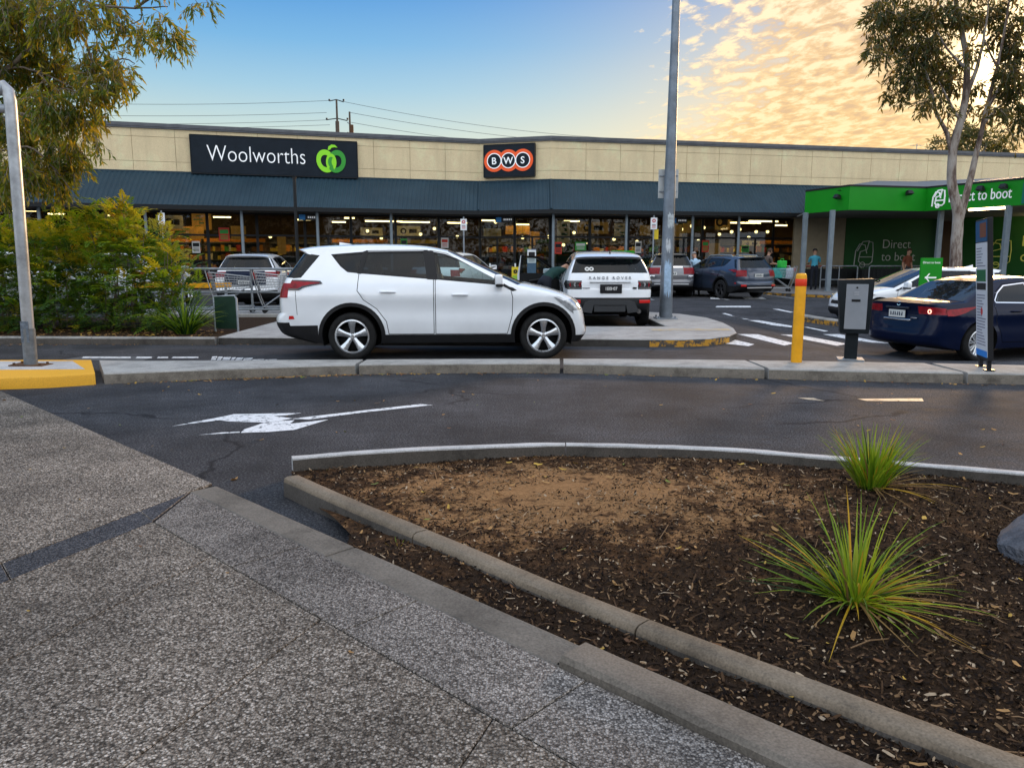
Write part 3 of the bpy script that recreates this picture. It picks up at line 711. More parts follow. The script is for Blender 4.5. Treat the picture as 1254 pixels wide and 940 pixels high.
# shop interior shell
inn0 = offset_poly(fac, -.25); inn1 = offset_poly(fac, -9.5)
sh = MB()
for i in range(3):
    sh.prism([inn0[i], inn0[i+1], inn1[i+1], inn1[i]], .10, .125, mi=0)
    sh.prism([inn0[i], inn0[i+1], inn1[i+1], inn1[i]], 3.9, 4.0, mi=1)
sh.build('interior_shell', [SFLOOR, CEIL], shop)
wb = MB(); wallrun(wb, inn1, .12, 3.9, .1); wb.build('back_wall', OCHRE, shop)
# window bays
gl_line = offset_poly(fac, -.2)
PANE = []
for i in range(3):
    p, q = Vector(gl_line[i]), Vector(gl_line[i+1]); d = (q-p).normalized(); L = (q-p).length
    if i == 2: L = 17.6
    k = max(1, round(L/2.05)); wv = L/k; nrm = Vector((d.y, -d.x))
    for j in range(k):
        o_ = p+d*(wv*j)
        mtx = frame((o_.x, o_.y, .12), (d.x, d.y, 0), (0, 0, 1))
        fr = MB(); H = 3.36; door = (i == 0 and j in (9,)) or (i == 1) or (i == 2 and j in (3, 5))
        fr.b2((0, 0, -.05), (.06, H, .05)); fr.b2((wv-.06, 0, -.05), (wv, H, .05)); fr.b2((.06, H-.09, -.05), (wv-.06, H, .05)); fr.b2((.06, 2.32, -.04), (wv-.06, 2.40, .04))
        fr.b2((.06, 0, -.05), (wv-.06, .38 if not door else .05, .05))
        if door: fr.b2((wv/2-.04, .05, -.03), (wv/2+.04, 2.32, .03))
        fr.xf(mtx); fo = fr.build('shop_window', DARKM, shop)
        gb = MB(); gb.b2((.06, .05 if door else .38, -.006), (wv-.06, 2.32, .006)); gb.b2((.06, 2.40, -.006), (wv-.06, H-.09, .006)); gb.xf(mtx); gb.build('pane', GLASS, fo)
        PANE.append((o_, d, nrm, wv, i, j))
# posts under the awning edge
pl = offset_poly(fac, 1.55)
def along(i, t, off=None):
    l = pl if off is None else offset_poly(fac, off); p, q = Vector(l[i]), Vector(l[i+1]); return p+(q-p).normalized()*t
for (i, t) in ((0, 4.6), (0, 8.4), (0, 12.2), (0, 15.9), (0, 19.0), (0, 22.2), (2, .1), (2, 3.6), (2, 6.9), (2, 9.3)):
    c = along(i, t); b = MB(); b.tube([(c.x, c.y, .12), (c.x, c.y, 3.46)], .065, 10); b.build('awning_post', GREYP, shop, smooth=40)

# lights in the shop: tube fittings, each a lamp in the place
k = 0
def uv_at(u, v, depth):                    # point at a given distance ahead seen at a photo position
    a = (u-627)/FPX; kk = (470-v)/FPX; y = math.cos(PITCH)+kk*math.sin(PITCH); z = -math.sin(PITCH)+kk*math.cos(PITCH); t = depth/y
    return Vector((a*t, depth, EYE+z*t))
tubes = [(28, 257, 38, 14), (68, 262, 39, 10), (96, 258, 37, 5), (135, 264, 38, 9), (272, 266, 42, 10), (371, 269, 41, 9), (415, 272, 43, 8), (428, 267, 42, 6), (470, 271, 42, 22), (508, 272, 43, 18), (560, 273, 44, 12), (598, 270, 41, 8),
         (700, 271, 42, 10), (910, 273, 44, 24), (935, 271, 42, 20), (955, 276, 46, 10), (640, 275, 44, 8)]
for (u, v, d, wd) in tubes:
    P = uv_at(u, v, d); l = max(.5, wd*d/FPX*2.0); t = thing('ceiling_light', 'slim lit tube light hanging inside the shop behind the glass', 'ceiling light', (P.x, P.y, min(P.z, 3.75)), R(16), 'tube lights inside the shop')
    b = MB(); b.tube([(-l/2, 0, 0), (l/2, 0, 0)], .035, 8); b.build('tube', TUBE, t)
    b = MB(); b.box((0, 0, .05), (l*1.02, .11, .035)); b.tube([(-l*.4, 0, .06), (-l*.4, 0, .28)], .006, 4); b.tube([(l*.4, 0, .06), (l*.4, 0, .28)], .006, 4); b.build('fitting', WHT, t)
for (u, v, d) in ((218, 268, 40), (607, 272, 40), (672, 290, 40), (690, 300, 41), (835, 281, 42), (847, 277, 40), (862, 279, 44), (881, 287, 43), (896, 284, 41), (906, 281, 42), (926, 284, 43), (990, 279, 41), (1012, 277, 42), (735, 280, 44), (752, 293, 42), (765, 284, 43), (780, 296, 42), (450, 283, 42), (467, 292, 44), (515, 287, 42), (532, 280, 43), (331, 290, 41), (277, 281, 40), (255, 294, 42), (560, 290, 42), (640, 291, 41), (703, 285, 43), (718, 297, 42), (822, 292, 42), (855, 295, 44), (917, 291, 42), (940, 284, 44)):
    P = uv_at(u, v, d); t = thing('pendant_light', 'small round lit pendant lamp inside the shop', 'pendant light', (P.x, P.y, P.z), 0, 'small pendant lamps inside the shop')
    b = MB(); b.lathe([(0.001, -.08), (.05, -.065), (.085, -.02), (.09, .02), (.06, .07), (.001, .085)], n=12); b.build('globe', M('lit_globe', (1, .85, .55), .4, emit=(1, .74, .35), estr=6), t, smooth=60)
    b = MB(); b.tube([(0, 0, .08), (0, 0, 3.9-P.z)], .008, 5); b.build('cable', BLK, t)
for i, (t0, n, off) in enumerate(((6.0, 0, -4.2), (13.0, 0, -4.2), (20.0, 0, -4.2), (1.2, 1, -4.0), (4.0, 2, -4.2), (11.0, 2, -4.2), (17, 2, -4.2))):
    c = along(n, t0, off); li = bpy.data.lights.new('shop_lamp', 'AREA'); li.energy = 165; li.color = (1, .62, .26); li.shape = 'RECTANGLE'; li.size = 4.5; li.size_y = .25
    lo = bpy.data.objects.new('shop_lamp', li); COL.objects.link(lo); lo.location = (c.x, c.y, 3.85)

def t_on(seg, u, off=0):                          # distance along a facade segment seen at photo column u
    p, q = Vector(fac[seg]), Vector(fac[seg+1]); d = (q-p).normalized(); n = Vector((d.y, -d.x)); p = p+n*off
    a = (u-627)/FPX/1.037; return (a*p.y-p.x)/(d.x-a*d.y)
t_on_ = t_on
# shelving with goods, boards, counters inside the shop
goods = [M('goods_%s' % n, c, .5) for n, c in (('red', (.45, .05, .03)), ('orange', (.55, .22, .03)), ('yellow', (.55, .42, .06)), ('green', (.07, .25, .05)), ('white', (.6, .58, .5)), ('brown', (.16, .08, .03)), ('dark', (.03, .03, .03)))]
SHELF = M('shelf_grey', (.10, .10, .10), .5)
r2 = random.Random(3)
for (i, t, off, ln, ht) in ((0, 5.0, -2.4, 2.4, 1.9), (0, 8.2, -2.0, 2.2, 1.5), (0, 11.4, -2.6, 2.6, 1.9), (0, 17.5, -2.6, 2.2, 1.5), (0, 20.3, -3.0, 2.4, 1.7), (0, 23.2, -2.6, 2.2, 1.5), (1, 1.2, -3.0, 2.2, 1.6), (2, 1.6, -2.0, 2.6, 1.5), (2, 4.6, -2.2, 2.6, 1.5), (2, 8.0, -3.0, 2.6, 1.7), (2, 12.0, -2.4, 2.2, 1.6), (2, 15.0, -2.6, 2.2, 1.5)):
    c = along(i, t, off); d = (Vector(fac[i+1])-Vector(fac[i])).normalized(); rz = math.atan2(d.y, d.x)
    s_ = thing('display_shelf', 'stocked shelf unit standing inside the shop behind the glass', 'shelf', (c.x, c.y, .125), rz, 'stocked shelves inside the shop')
    b = MB(); b.b2((-ln/2, .25, 0), (ln/2, .29, ht)); nsh = int(ht/.38)
    for q in range(nsh): b.b2((-ln/2, -.25, q*.38), (ln/2, .25, q*.38+.03))
    b.b2((-ln/2-.03, -.25, 0), (-ln/2, .29, ht)); b.b2((ln/2, -.25, 0), (ln/2+.03, .29, ht)); b.build('rack', SHELF, s_)
    b = MB()
    for q in range(nsh):
        x = -ln/2+.03
        while x < ln/2-.2:
            wd = r2.uniform(.06, .17); h = r2.uniform(.14, .3); mi = r2.choice([0, 1, 1, 2, 2, 3, 4, 5, 5, 6])
            for _ in range(r2.randint(1, 3)):
                if x+wd > ln/2: break
                b.b2((x, -.22, q*.38+.03), (x+wd-.01, .1, q*.38+.03+h), mi=mi); x += wd
    b.build('goods', goods, s_)
for (i, t, off, ln, ht) in [(0, 3.0+3.1*q, -5.2-.8*(q % 2), 2.9, 2.1) for q in range(8)]+[(2, .8+3.2*q, -4.6-.8*(q % 2), 2.9, 2.1) for q in range(6)]+[(1, 1.7, -5.6, 2.9, 2.2)]:
    c = along(i, t, off); d = (Vector(fac[i+1])-Vector(fac[i])).normalized()
    s_ = thing('display_shelf', 'tall stocked shelf deep inside the shop', 'shelf', (c.x, c.y, .125), math.atan2(d.y, d.x), 'tall shelves deep inside the shop')
    b = MB(); b.b2((-ln/2, .25, 0), (ln/2, .29, ht+.25)); [b.b2((-ln/2, -.25, q*.42), (ln/2, .25, q*.42+.03)) for q in range(6)]; b.build('rack', SHELF, s_)
    b = MB()
    for q in range(5):
        x = -ln/2+.02
        while x < ln/2-.1:
            wd = r2.uniform(.05, .3); b.b2((x, -.23, q*.42+.03), (min(x+wd-.01, ln/2), .1, q*.42+.03+r2.uniform(.16, .34)), mi=r2.choice([0, 1, 1, 2, 2, 3, 4, 5, 5, 6])); x += wd
    b.build('goods', goods, s_)
    b = MB(); b.b2((-ln/2, -.27, ht+.06), (ln/2, -.25, ht+.24)); b.build('header_strip', r2.choice([goods[1], goods[2], goods[3], goods[6]]), s_)
POSTER = [M('poster_white', (.6, .6, .58), .6), M('poster_red', (.5, .05, .03), .6), M('poster_green', (.05, .3, .06), .6)]
for n, (u, v, wd, h) in enumerate(((232, 303, 9, 14), (268, 288, 12, 16), (492, 300, 8, 14), (543, 298, 9, 12), (684, 304, 9, 14), (712, 302, 14, 10), (784, 303, 8, 14), (868, 302, 9, 14), (918, 305, 10, 8))):
    seg = 0 if u < 590 else 2; tt = t_on_(seg, u, -.12); c = along(seg, tt, -.12); d = (Vector(fac[seg+1])-Vector(fac[seg])).normalized(); zc = EYE+(317-v)*c.y/FPX
    p_ = thing('window_poster', 'small printed poster on the shop glass', 'poster', (c.x, c.y, zc), math.atan2(d.y, d.x), 'posters on the shop glass'); W_, H_ = wd*c.y/FPX, h*c.y/FPX
    b = MB(); b.box((0, 0, 0), (W_, .006, H_)); b.build('sheet', POSTER[n % 3], p_); b = MB(); b.box((0, -.005, H_*.2), (W_*.8, .003, H_*.3)); [b.box((0, -.005, -H_*(.1+.12*k)), (W_*.7, .003, H_*.05)) for k in range(3)]; b.build('print', POSTER[(n+1) % 3] if n % 2 else DARKM, p_)
AMB = M('amber_board_glow', (.50, .25, .05), .6, emit=(1, .5, .1), estr=.14, var=.3, vscale=3); PALEB = M('pale_board_glow', (.55, .48, .30), .6, emit=(1, .7, .35), estr=.12, var=.25, vscale=3); DKB = M('dark_board', (.05, .035, .02), .6)  # amber and pale boards get a faint glow of their own, though not lamps
boards = [(212, 272, 37.5, 22, 16), (228, 285, 37.8, 40, 15), (292, 285, 38, 17, 16), (247, 271, 40, 22, 20), (345, 300, 39, 10, 22), (120, 268, 37, 22, 14), (145, 266, 38, 18, 18), (690, 284, 39, 16, 26), (726, 279, 40.5, 40, 14), (760, 283, 41, 16, 18), (790, 282, 40, 14, 12), (827, 284, 41, 18, 18), (843, 278, 42, 14, 14), (808, 295, 40, 12, 12), (875, 305, 41, 14, 14), (885, 272, 43, 20, 18), (920, 298, 44, 26, 6), (975, 292, 40, 8, 18), (634, 282, 42, 30, 10), (655, 292, 42, 12, 16), (603, 285, 41, 22, 10), (1007, 294, 41, 6, 12), (500, 283, 44, 30, 12), (455, 284, 44, 26, 10)]
for (u, v, d, wd, h) in boards:
    P = uv_at(u, v, d); W_, H_ = wd*d/FPX, h*d/FPX
    t = thing('hanging_board', 'amber promotional board hanging inside the shop', 'board', (P.x, P.y, P.z), R(16+r2.uniform(-4, 4)), 'promotional boards inside the shop')
    b = MB(); b.box((0, 0, 0), (W_, .03, H_)); b.build('panel', r2.choice([AMB, AMB, PALEB]), t)
    b = MB(); b.tube([(-W_*.4, 0, H_/2), (-W_*.4, 0, 3.9-P.z)], .006, 4); b.tube([(W_*.4, 0, H_/2), (W_*.4, 0, 3.9-P.z)], .006, 4); b.build('cable', BLK, t)
    if wd >= 14 and r2.random() < .6:
        b = MB(); [b.box((r2.uniform(-.25, .25)*W_, -.019-.001*q9, H_*(.3-.2*q9)), (W_*r2.uniform(.2, .5), .004, H_*r2.uniform(.06, .14))) for q9 in range(4)]; b.build('print', r2.choice([DKB, goods[0], goods[2], goods[4], goods[3]]), t)
    elif wd >= 20:
        b = MB(); ring(b, (0, 0), H_*.16, H_*.3, .006, frame((-W_*.2, -.016, 0), (1, 0, 0), (0, 0, 1)), 16); b.box((W_*.18, -.019, 0), (W_*.3, .006, H_*.4)); b.build('print', DKB, t)
for (i, t, ln) in ((0, 14.5, 2.2), (2, 2.8, 1.8), (2, 13.0, 2.4), (2, 9.9, 1.6)):
    c = along(i, t, -1.4); d = (Vector(fac[i+1])-Vector(fac[i])).normalized()
    s_ = thing('checkout_counter', 'low timber checkout counter inside the shop', 'counter', (c.x, c.y, .125), math.atan2(d.y, d.x), 'counters inside the shop')
    b = MB(); b.b2((-ln/2, -.3, 0), (ln/2, .3, .86)); b.build('cabinet', WOOD, s_); b = MB(); b.b2((-ln/2-.05, -.36, .86), (ln/2+.05, .36, .91)); b.build('counter_top', WHT, s_)
    b = MB(); b.box((.3, .05, 1.12), (.34, .04, .26)); b.tube([(.3, .05, .9), (.3, .05, 1.05)], .02, 6); b.build('till_screen', BLK, s_)

# ---------------------------------------------------------------- signs on the fascia
NAVY = M('sign_navy', (.010, .016, .024), .6, var=.2, vscale=2, spec=.15); LETW = M('sign_letter_white', (.85, .87, .88), .4, emit=(1, 1, 1), estr=.12)
GRN1 = M('logo_green', (.18, .46, .02), .4, emit=(.25, .75, .03), estr=.25); GRN2 = M('logo_dark_green', (.03, .22, .03), .4, emit=(.04, .4, .04), estr=.15); ORG = M('sign_orange', (.72, .09, .02), .4, emit=(.9, .12, .03), estr=.15)
def sign_at(seg, t0, t1, z0, z1, off, name, label):
    p, q = Vector(fac[seg]), Vector(fac[seg+1]); d = (q-p).normalized(); n = Vector((d.y, -d.x)); c = p+d*((t0+t1)/2)+n*off
    s_ = thing(name, label, 'sign', (c.x, c.y, (z0+z1)/2), math.atan2(d.y, d.x))
    W_, H_ = t1-t0, z1-z0
    b = MB(); b.b2((-W_/2, 0, -H_/2), (W_/2, .17, H_/2)); b.build('sign_box', NAVY, s_, bevel=.02)
    b = MB(); e = .035
    b.b2((-W_/2-.02, -.015, H_/2), (W_/2+.02, .17, H_/2+e)); b.b2((-W_/2-.02, -.015, -H_/2-e), (W_/2+.02, .17, -H_/2)); b.b2((-W_/2-e, -.015, -H_/2), (-W_/2, .17, H_/2)); b.b2((W_/2, -.015, -H_/2), (W_/2+e, .17, H_/2)); b.build('sign_frame', DARKM, s_)
    return s_, W_, H_, frame((0, -.004, 0), (1, 0, 0), (0, 0, 1))
dL = (A1-A0).normalized()
s_, W_, H_, fm = sign_at(0, t_on(0, 233.5), t_on(0, 436), 5.08, 6.63, .2, 'supermarket_sign', 'wide navy fascia sign with white lettering and green apple emblem')
text_mesh('lettering', 'Woolworths', .98, LETW, s_, fm @ Matrix.Translation((-W_/2+.62, -.27, 0)), .03, -.012, sx=.80)
lx, ly = W_/2-1.15, -.02
b = MB()
for sx in (-1, 1):                                # two leaning rings make the apple emblem
    m2 = fm @ Matrix.Translation((lx+sx*.235, ly-.08, .0 if sx < 0 else .012)) @ Matrix.Rotation(sx*R(-14), 4, 'Z') @ Matrix.Diagonal((.80, 1.0, 1, 1))
    ring(b, (0, 0), .27, .50, .03, m2, 40, mi=0 if sx < 0 else 1)
m2 = fm @ Matrix.Translation((lx, ly-.12, .03)) @ Matrix.Diagonal((.62, 1.0, 1, 1)); ring(b, (0, 0), .23, .37, .014, m2, 32, R(-60), R(240), mi=0)
leaf = [(-.16, .0), (-.13, .15), (.0, .24), (.16, .23), (.27, .12), (.12, .135), (.0, .10), (-.06, .02)]
b.plate(leaf, .03, fm @ Matrix.Translation((lx+.03, ly+.40, 0)), mi=0)
b.build('emblem', [GRN1, GRN2], s_)
s_, W_, H_, fm = sign_at(1, .30, 2.75, 5.28, 6.72, .2, 'liquor_shop_sign', 'small navy sign with three orange rings lettered B W S')
for k, ch in enumerate('BWS'):
    cx_ = (k-1)*.70-.02
    b = MB(); ring(b, (cx_, 0), .36, .50, .012+.004*k, fm, 36, mi=0); ring(b, (cx_, 0), .315, .358, .02+.004*k, fm, 36, mi=1); b.build('ring', [ORG, LETW], s_)
    b = MB(); ring(b, (cx_, 0), .0005, .314, .022+.004*k, fm, 30); b.build('disc', NAVY, s_)
    text_mesh('letter', ch, .44, LETW, s_, fm @ Matrix.Translation((cx_, -.155, .045)), .012, .006, 'CENTER')
# little blue hanging signs below the awning
BLUE = M('sign_blue', (.03, .22, .55), .4)
for (u, v, seg) in ((374, 262, 0), (608, 266.5, 1), (842, 269, 2)):
    t = t_on(seg, u, 1.2); c = along(seg, t, 1.2); d = (Vector(fac[seg+1])-Vector(fac[seg])).normalized()
    lab = {0: 'blue and black hanging sign below the awning left of the entrance', 1: 'blue and black hanging sign below the awning under the orange ring sign', 2: 'blue and black hanging sign below the awning right of the tall grey pole'}[seg]
    s_ = thing('hanging_sign', lab, 'sign', (c.x, c.y, 3.24), math.atan2(d.y, d.x))
    b = MB(); b.box((0, 0, 0), (.85, .06, .26)); b.build('sign_panel', BLK, s_); b = MB(); b.box((-.27, -.034, 0), (.26, .008, .22)); b.build('blue_square', BLUE, s_)
    b = MB(); [b.box((.0+.085*q, -.034, 0), (.055, .006, .08)) for q in range(5)]; b.build('lettering', LETW, s_)
    b = MB(); b.tube([(-.3, 0, .13), (-.3, 0, .24)], .01, 5); b.tube([(.3, 0, .13), (.3, 0, .24)], .01, 5); b.build('hanger', GREYP, s_)

# ================================================================ green pick-up canopy on the right
GREEN = M('green_fascia', (.008, .26, .012), .45, var=.08, vscale=1); GREEND = M('green_wall', (.005, .065, .010), .6, var=.12, vscale=2)
TEAL = M('teal_panel', (.01, .15, .12), .45)
can = thing('pickup_canopy', 'bright green flat canopy on grey posts beside the supermarket', 'canopy', (0, 0, 0))
cpl = [(12.75, 34.3), (13.55, 31.7), (17.1, 32.6), (18.75, 28.9), (22.5, 20.5)]
cz0, cz1 = 3.40, 4.32
fb = MB(); wallrun(fb, cpl, cz0, cz1, .12); fb.build('fascia', GREEN, can)
tb2 = MB(); wallrun(tb2, offset_poly(cpl, .02), cz1, cz1+.07, .3); tb2.build('fascia_trim', BLK, can)
rp = cpl+[(26, 22), (26, 41.5), (14.2, 40)]
rr_ = offset_poly(cpl, -.13)+[(26, 22), (26, 41.5), (14.2, 40)]
b = MB(); b.prism(rr_, cz0+.03, cz0+.09); b.build('ceiling', M('canopy_ceiling', (.16, .165, .16), .7), can)
b = MB(); vs = [(*rr_[0], 4.30), (*rr_[1], 4.30), (*rr_[2], 4.30), (*rr_[3], 4.30), (*rr_[4], 4.30)]
ridge = [(15.5, 40, 4.9), (17.5, 38.0, 5.15), (19.5, 38.4, 5.15), (24, 36, 5.15), (26, 30, 5.0)]
b.add(vs+ridge, [(i, i+1, i+6, i+5) for i in range(4)]); b.build('roof', M('canopy_roof', (.13, .14, .15), .5, .4), can)
for (x, y) in ((12.66, 33.9), (13.12, 32.2), (17.62, 32.3), (18.55, 29.4), (21.6, 23.2)):
    b = MB(); b.b2((x-.09, y-.09, .0), (x+.09, y+.09, cz0+.02)); b.b2((x-.16, y-.16, .12), (x+.16, y+.16, .14)); b.build('post', GREYP, can, bevel=.012)
fd = (Vector(cpl[3])-Vector(cpl[2])).normalized(); fm = frame((*cpl[2], 0), (fd.x, fd.y, 0), (0, 0, 1)); fm = fm @ Matrix.Translation((0, 0, .003))
text_mesh('lettering', 'Direct to boot', .58, LETW, can, fm @ Matrix.Translation((1.02, 3.69, 0)), .02, .002, sx=.74)
def pickup_icon(b, m2, s, w=.03):                 # trolley-and-car line emblem
    def ln(pts): b.tube([m2 @ Vector((x*s, y*s, .012)) for x, y in pts], w*s, 6)
    ln([(-.06, -.05), (-.02, .55), (.16, .86), (.42, .80), (.52, .45)]); ln([(.06, .55), (.30, .95), (.62, .98)]); ln([(.20, .52), (.14, .12), (.30, -.02), (.66, -.02), (.80, .10), (.82, .55), (.78, .92), (.60, .95), (.52, .62), (.20, .52)])
    ln([(.34+.12*math.cos(a*PI/6), -.04+.12*math.sin(a*PI/6)) for a in range(13)]); ln([(.2, .3), (.8, .3)])
b = MB(); pickup_icon(b, fm @ Matrix.Translation((.36, 3.60, 0)), .62, .05); b.build('emblem', LETW, can)
b = MB(); b.plate([(3.98, 3.45), (5.6, 3.45), (5.6, 4.2), (3.98, 4.2)], .01, fm); b.build('teal_sign_panel', TEAL, can)
text_mesh('lettering', 'P\u2022 i', .3, LETW, can, fm @ Matrix.Translation((4.25, 3.6, .012)), .01)
for (k, t) in ((1, 2.7), (2, 2.45), (2, 3.35), (1, -.4)):
    p, q = Vector(cpl[k]), Vector(cpl[k+1]); d = (q-p).normalized(); n = Vector((d.y, -d.x))
    if t < 0: p, q = Vector(cpl[0]), Vector(cpl[1]); d = (q-p).normalized(); n = Vector((d.y, -d.x)); t = 2.2
    c = p+d*t+n*.16
    fl = MB(); fl.box((c.x, c.y, 4.12 if k != 1 or t > 2.5 else 3.95), (.28, .2, .16), (R(-20), 0, math.atan2(d.y, d.x)), taper=(.7, .8)); fl.tube([(c.x-n.x*.16, c.y-n.y*.16, 4.2), (c.x, c.y, 4.2)], .02, 6); fl.build('floodlight', BLK, can, bevel=.01)
b = MB(); b.tube([(18.0, 31.0, 3.36), (18.7, 29.6, 3.36)], .05, 8); b.build('tube_light', TUBE, can)
li = bpy.data.lights.new('canopy_lamp', 'POINT'); li.energy = 34; li.color = (1, .80, .30); li.shadow_soft_size = .2
lo = bpy.data.objects.new('canopy_lamp', li); COL.objects.link(lo); lo.location = (24.1, 35.3, 3.0)
# walls at the back of the canopy
gw = thing('pickup_wall', 'dark green back wall with pick-up lettering under the canopy', 'wall', (0, 0, 0))
wl = [(16.45, 38.6), (21.6, 39.6)]
b = MB(); wallrun(b, wl, .12, 3.44, .2); b.build('green_panel', GREEND, gw)
wd_ = (Vector(wl[1])-Vector(wl[0])).normalized(); wm = frame((*wl[0], 0), (wd_.x, wd_.y, 0), (0, 0, 1)) @ Matrix.Translation((0, 0, .004))
DIMW = M('dim_letter_white', (.42, .44, .42), .5)
text_mesh('lettering', 'Direct\nto boot', .62, DIMW, gw, wm @ Matrix.Translation((2.05, 1.98, 0)), .01, -.006)
b = MB(); pickup_icon(b, wm @ Matrix.Translation((.62, 1.2, 0)), 1.15, .018); b.build('emblem', DIMW, gw)
bw = thing('beige_wall', 'plain beige wall panel beside the dark green pick-up wall', 'wall', (0, 0, 0))
b = MB(); wallrun(b, [(13.9, 38.55), (16.42, 38.59)], .12, 3.44, .2); b.build('beige_panel', M('beige_panel', (.26, .22, .15), .8, var=.1), bw); b = MB(); b.b2((13.9, 38.50, .12), (16.42, 38.54, .25)); b.build('skirting', DARKM, bw)
gw2 = thing('collection_wall', 'green wall lit yellow by a lamp, with pale line lettering', 'wall', (0, 0, 0))
wl = [(21.9, 38.4), (27.5, 35.2)]
b = MB(); wallrun(b, wl, .05, 3.44, .2); b.build('green_panel', GREEND, gw2)
wd_ = (Vector(wl[1])-Vector(wl[0])).normalized(); wm = frame((*wl[0], 0), (wd_.x, wd_.y, 0), (0, 0, 1)) @ Matrix.Translation((0, 0, .004))
YL = M('lettering_yellow_green', (.55, .60, .15), .5)
text_mesh('lettering', 'Do\ncol', .72, YL, gw2, wm @ Matrix.Translation((2.6, 2.05, 0)), .01, -.004)
b = MB(); pickup_icon(b, wm @ Matrix.Translation((1.25, 1.2, 0)), 1.2, .02); b.build('emblem', YL, gw2)
# ================================================================ cars: one body shell generator, several profiles
WHITEP = twoside('white_car_paint', (.82, .85, .88), rough=.25, film=.20); GREYCAR = twoside('grey_car_paint', (.16, .165, .18), rough=.3, metal=.55); SLATE = twoside('slate_blue_car_paint', (.035, .052, .085), rough=.3, metal=.4, film=.1)
NAVYCAR = twoside('navy_car_paint', (.0008, .0052, .026), rough=.3, metal=.0, film=.03, coat=.25, spec=.1); SILVERP = twoside('silver_car_paint', (.42, .44, .46), rough=.3, metal=.6)
TRIM = M('black_car_trim', (.012, .012, .013), .5, var=.2, vscale=6); RUB = M('tyre_rubber', (.012, .012, .012), .8, var=.4, vscale=12, bump=.2); SEAL = M('door_seal', (.006, .006, .006), .9)
ALLOY = M('alloy_silver', (.62, .64, .66), .22, .85); CHROME = M('chrome', (.8, .8, .82), .08, 1.0); WELL = M('wheel_well', (.006, .006, .006), .95); DISC = M('brake_disc', (.10, .10, .10), .4, .7)
TINT = glassmat('privacy_glass', (.34, .42, .46), (.003, .006, .008), .6); CLEAR = glassmat('car_glass', (.70, .82, .82), (.006, .010, .011), .88); SCREEN = glassmat('windscreen_glass', (.40, .48, .48), (.006, .009, .010), .7)
LRED = M('lamp_red', (.22, .004, .010), .35, coat=.12, var=.45, vscale=14); LREDD = M('lamp_dark_red', (.09, .006, .01), .15, coat=1.0); LCLEAR = M('lamp_clear', (.50, .52, .54), .08, .5, coat=1.0, var=.5, vscale=20); LDARK = M('lamp_housing', (.02, .02, .022), .2, coat=1.0); LORNG = M('lamp_amber', (.5, .16, .02), .15, coat=1.0)
BRAKE = M('brake_light_lit', (1, .05, .04), .3, emit=(1, .10, .06), estr=1.2); BRAKEC = M('brake_core_lit', (1, .5, .4), .3, emit=(1, .45, .32), estr=1.6)
SEATM = M('car_seat', (.045, .045, .048), .8); DASH = M('car_dash', (.015, .015, .016), .7)
PLATEW = M('plate_white', (.62, .63, .60), .4); PLATEB = M('plate_black', (.015, .015, .017), .4); PTXT = M('plate_text_dark', (.05, .06, .09), .5); PTXW = M('plate_text_pale', (.6, .6, .58), .5); RED_R = M('reflector_red', (.55, .015, .012), .2, coat=1.0)

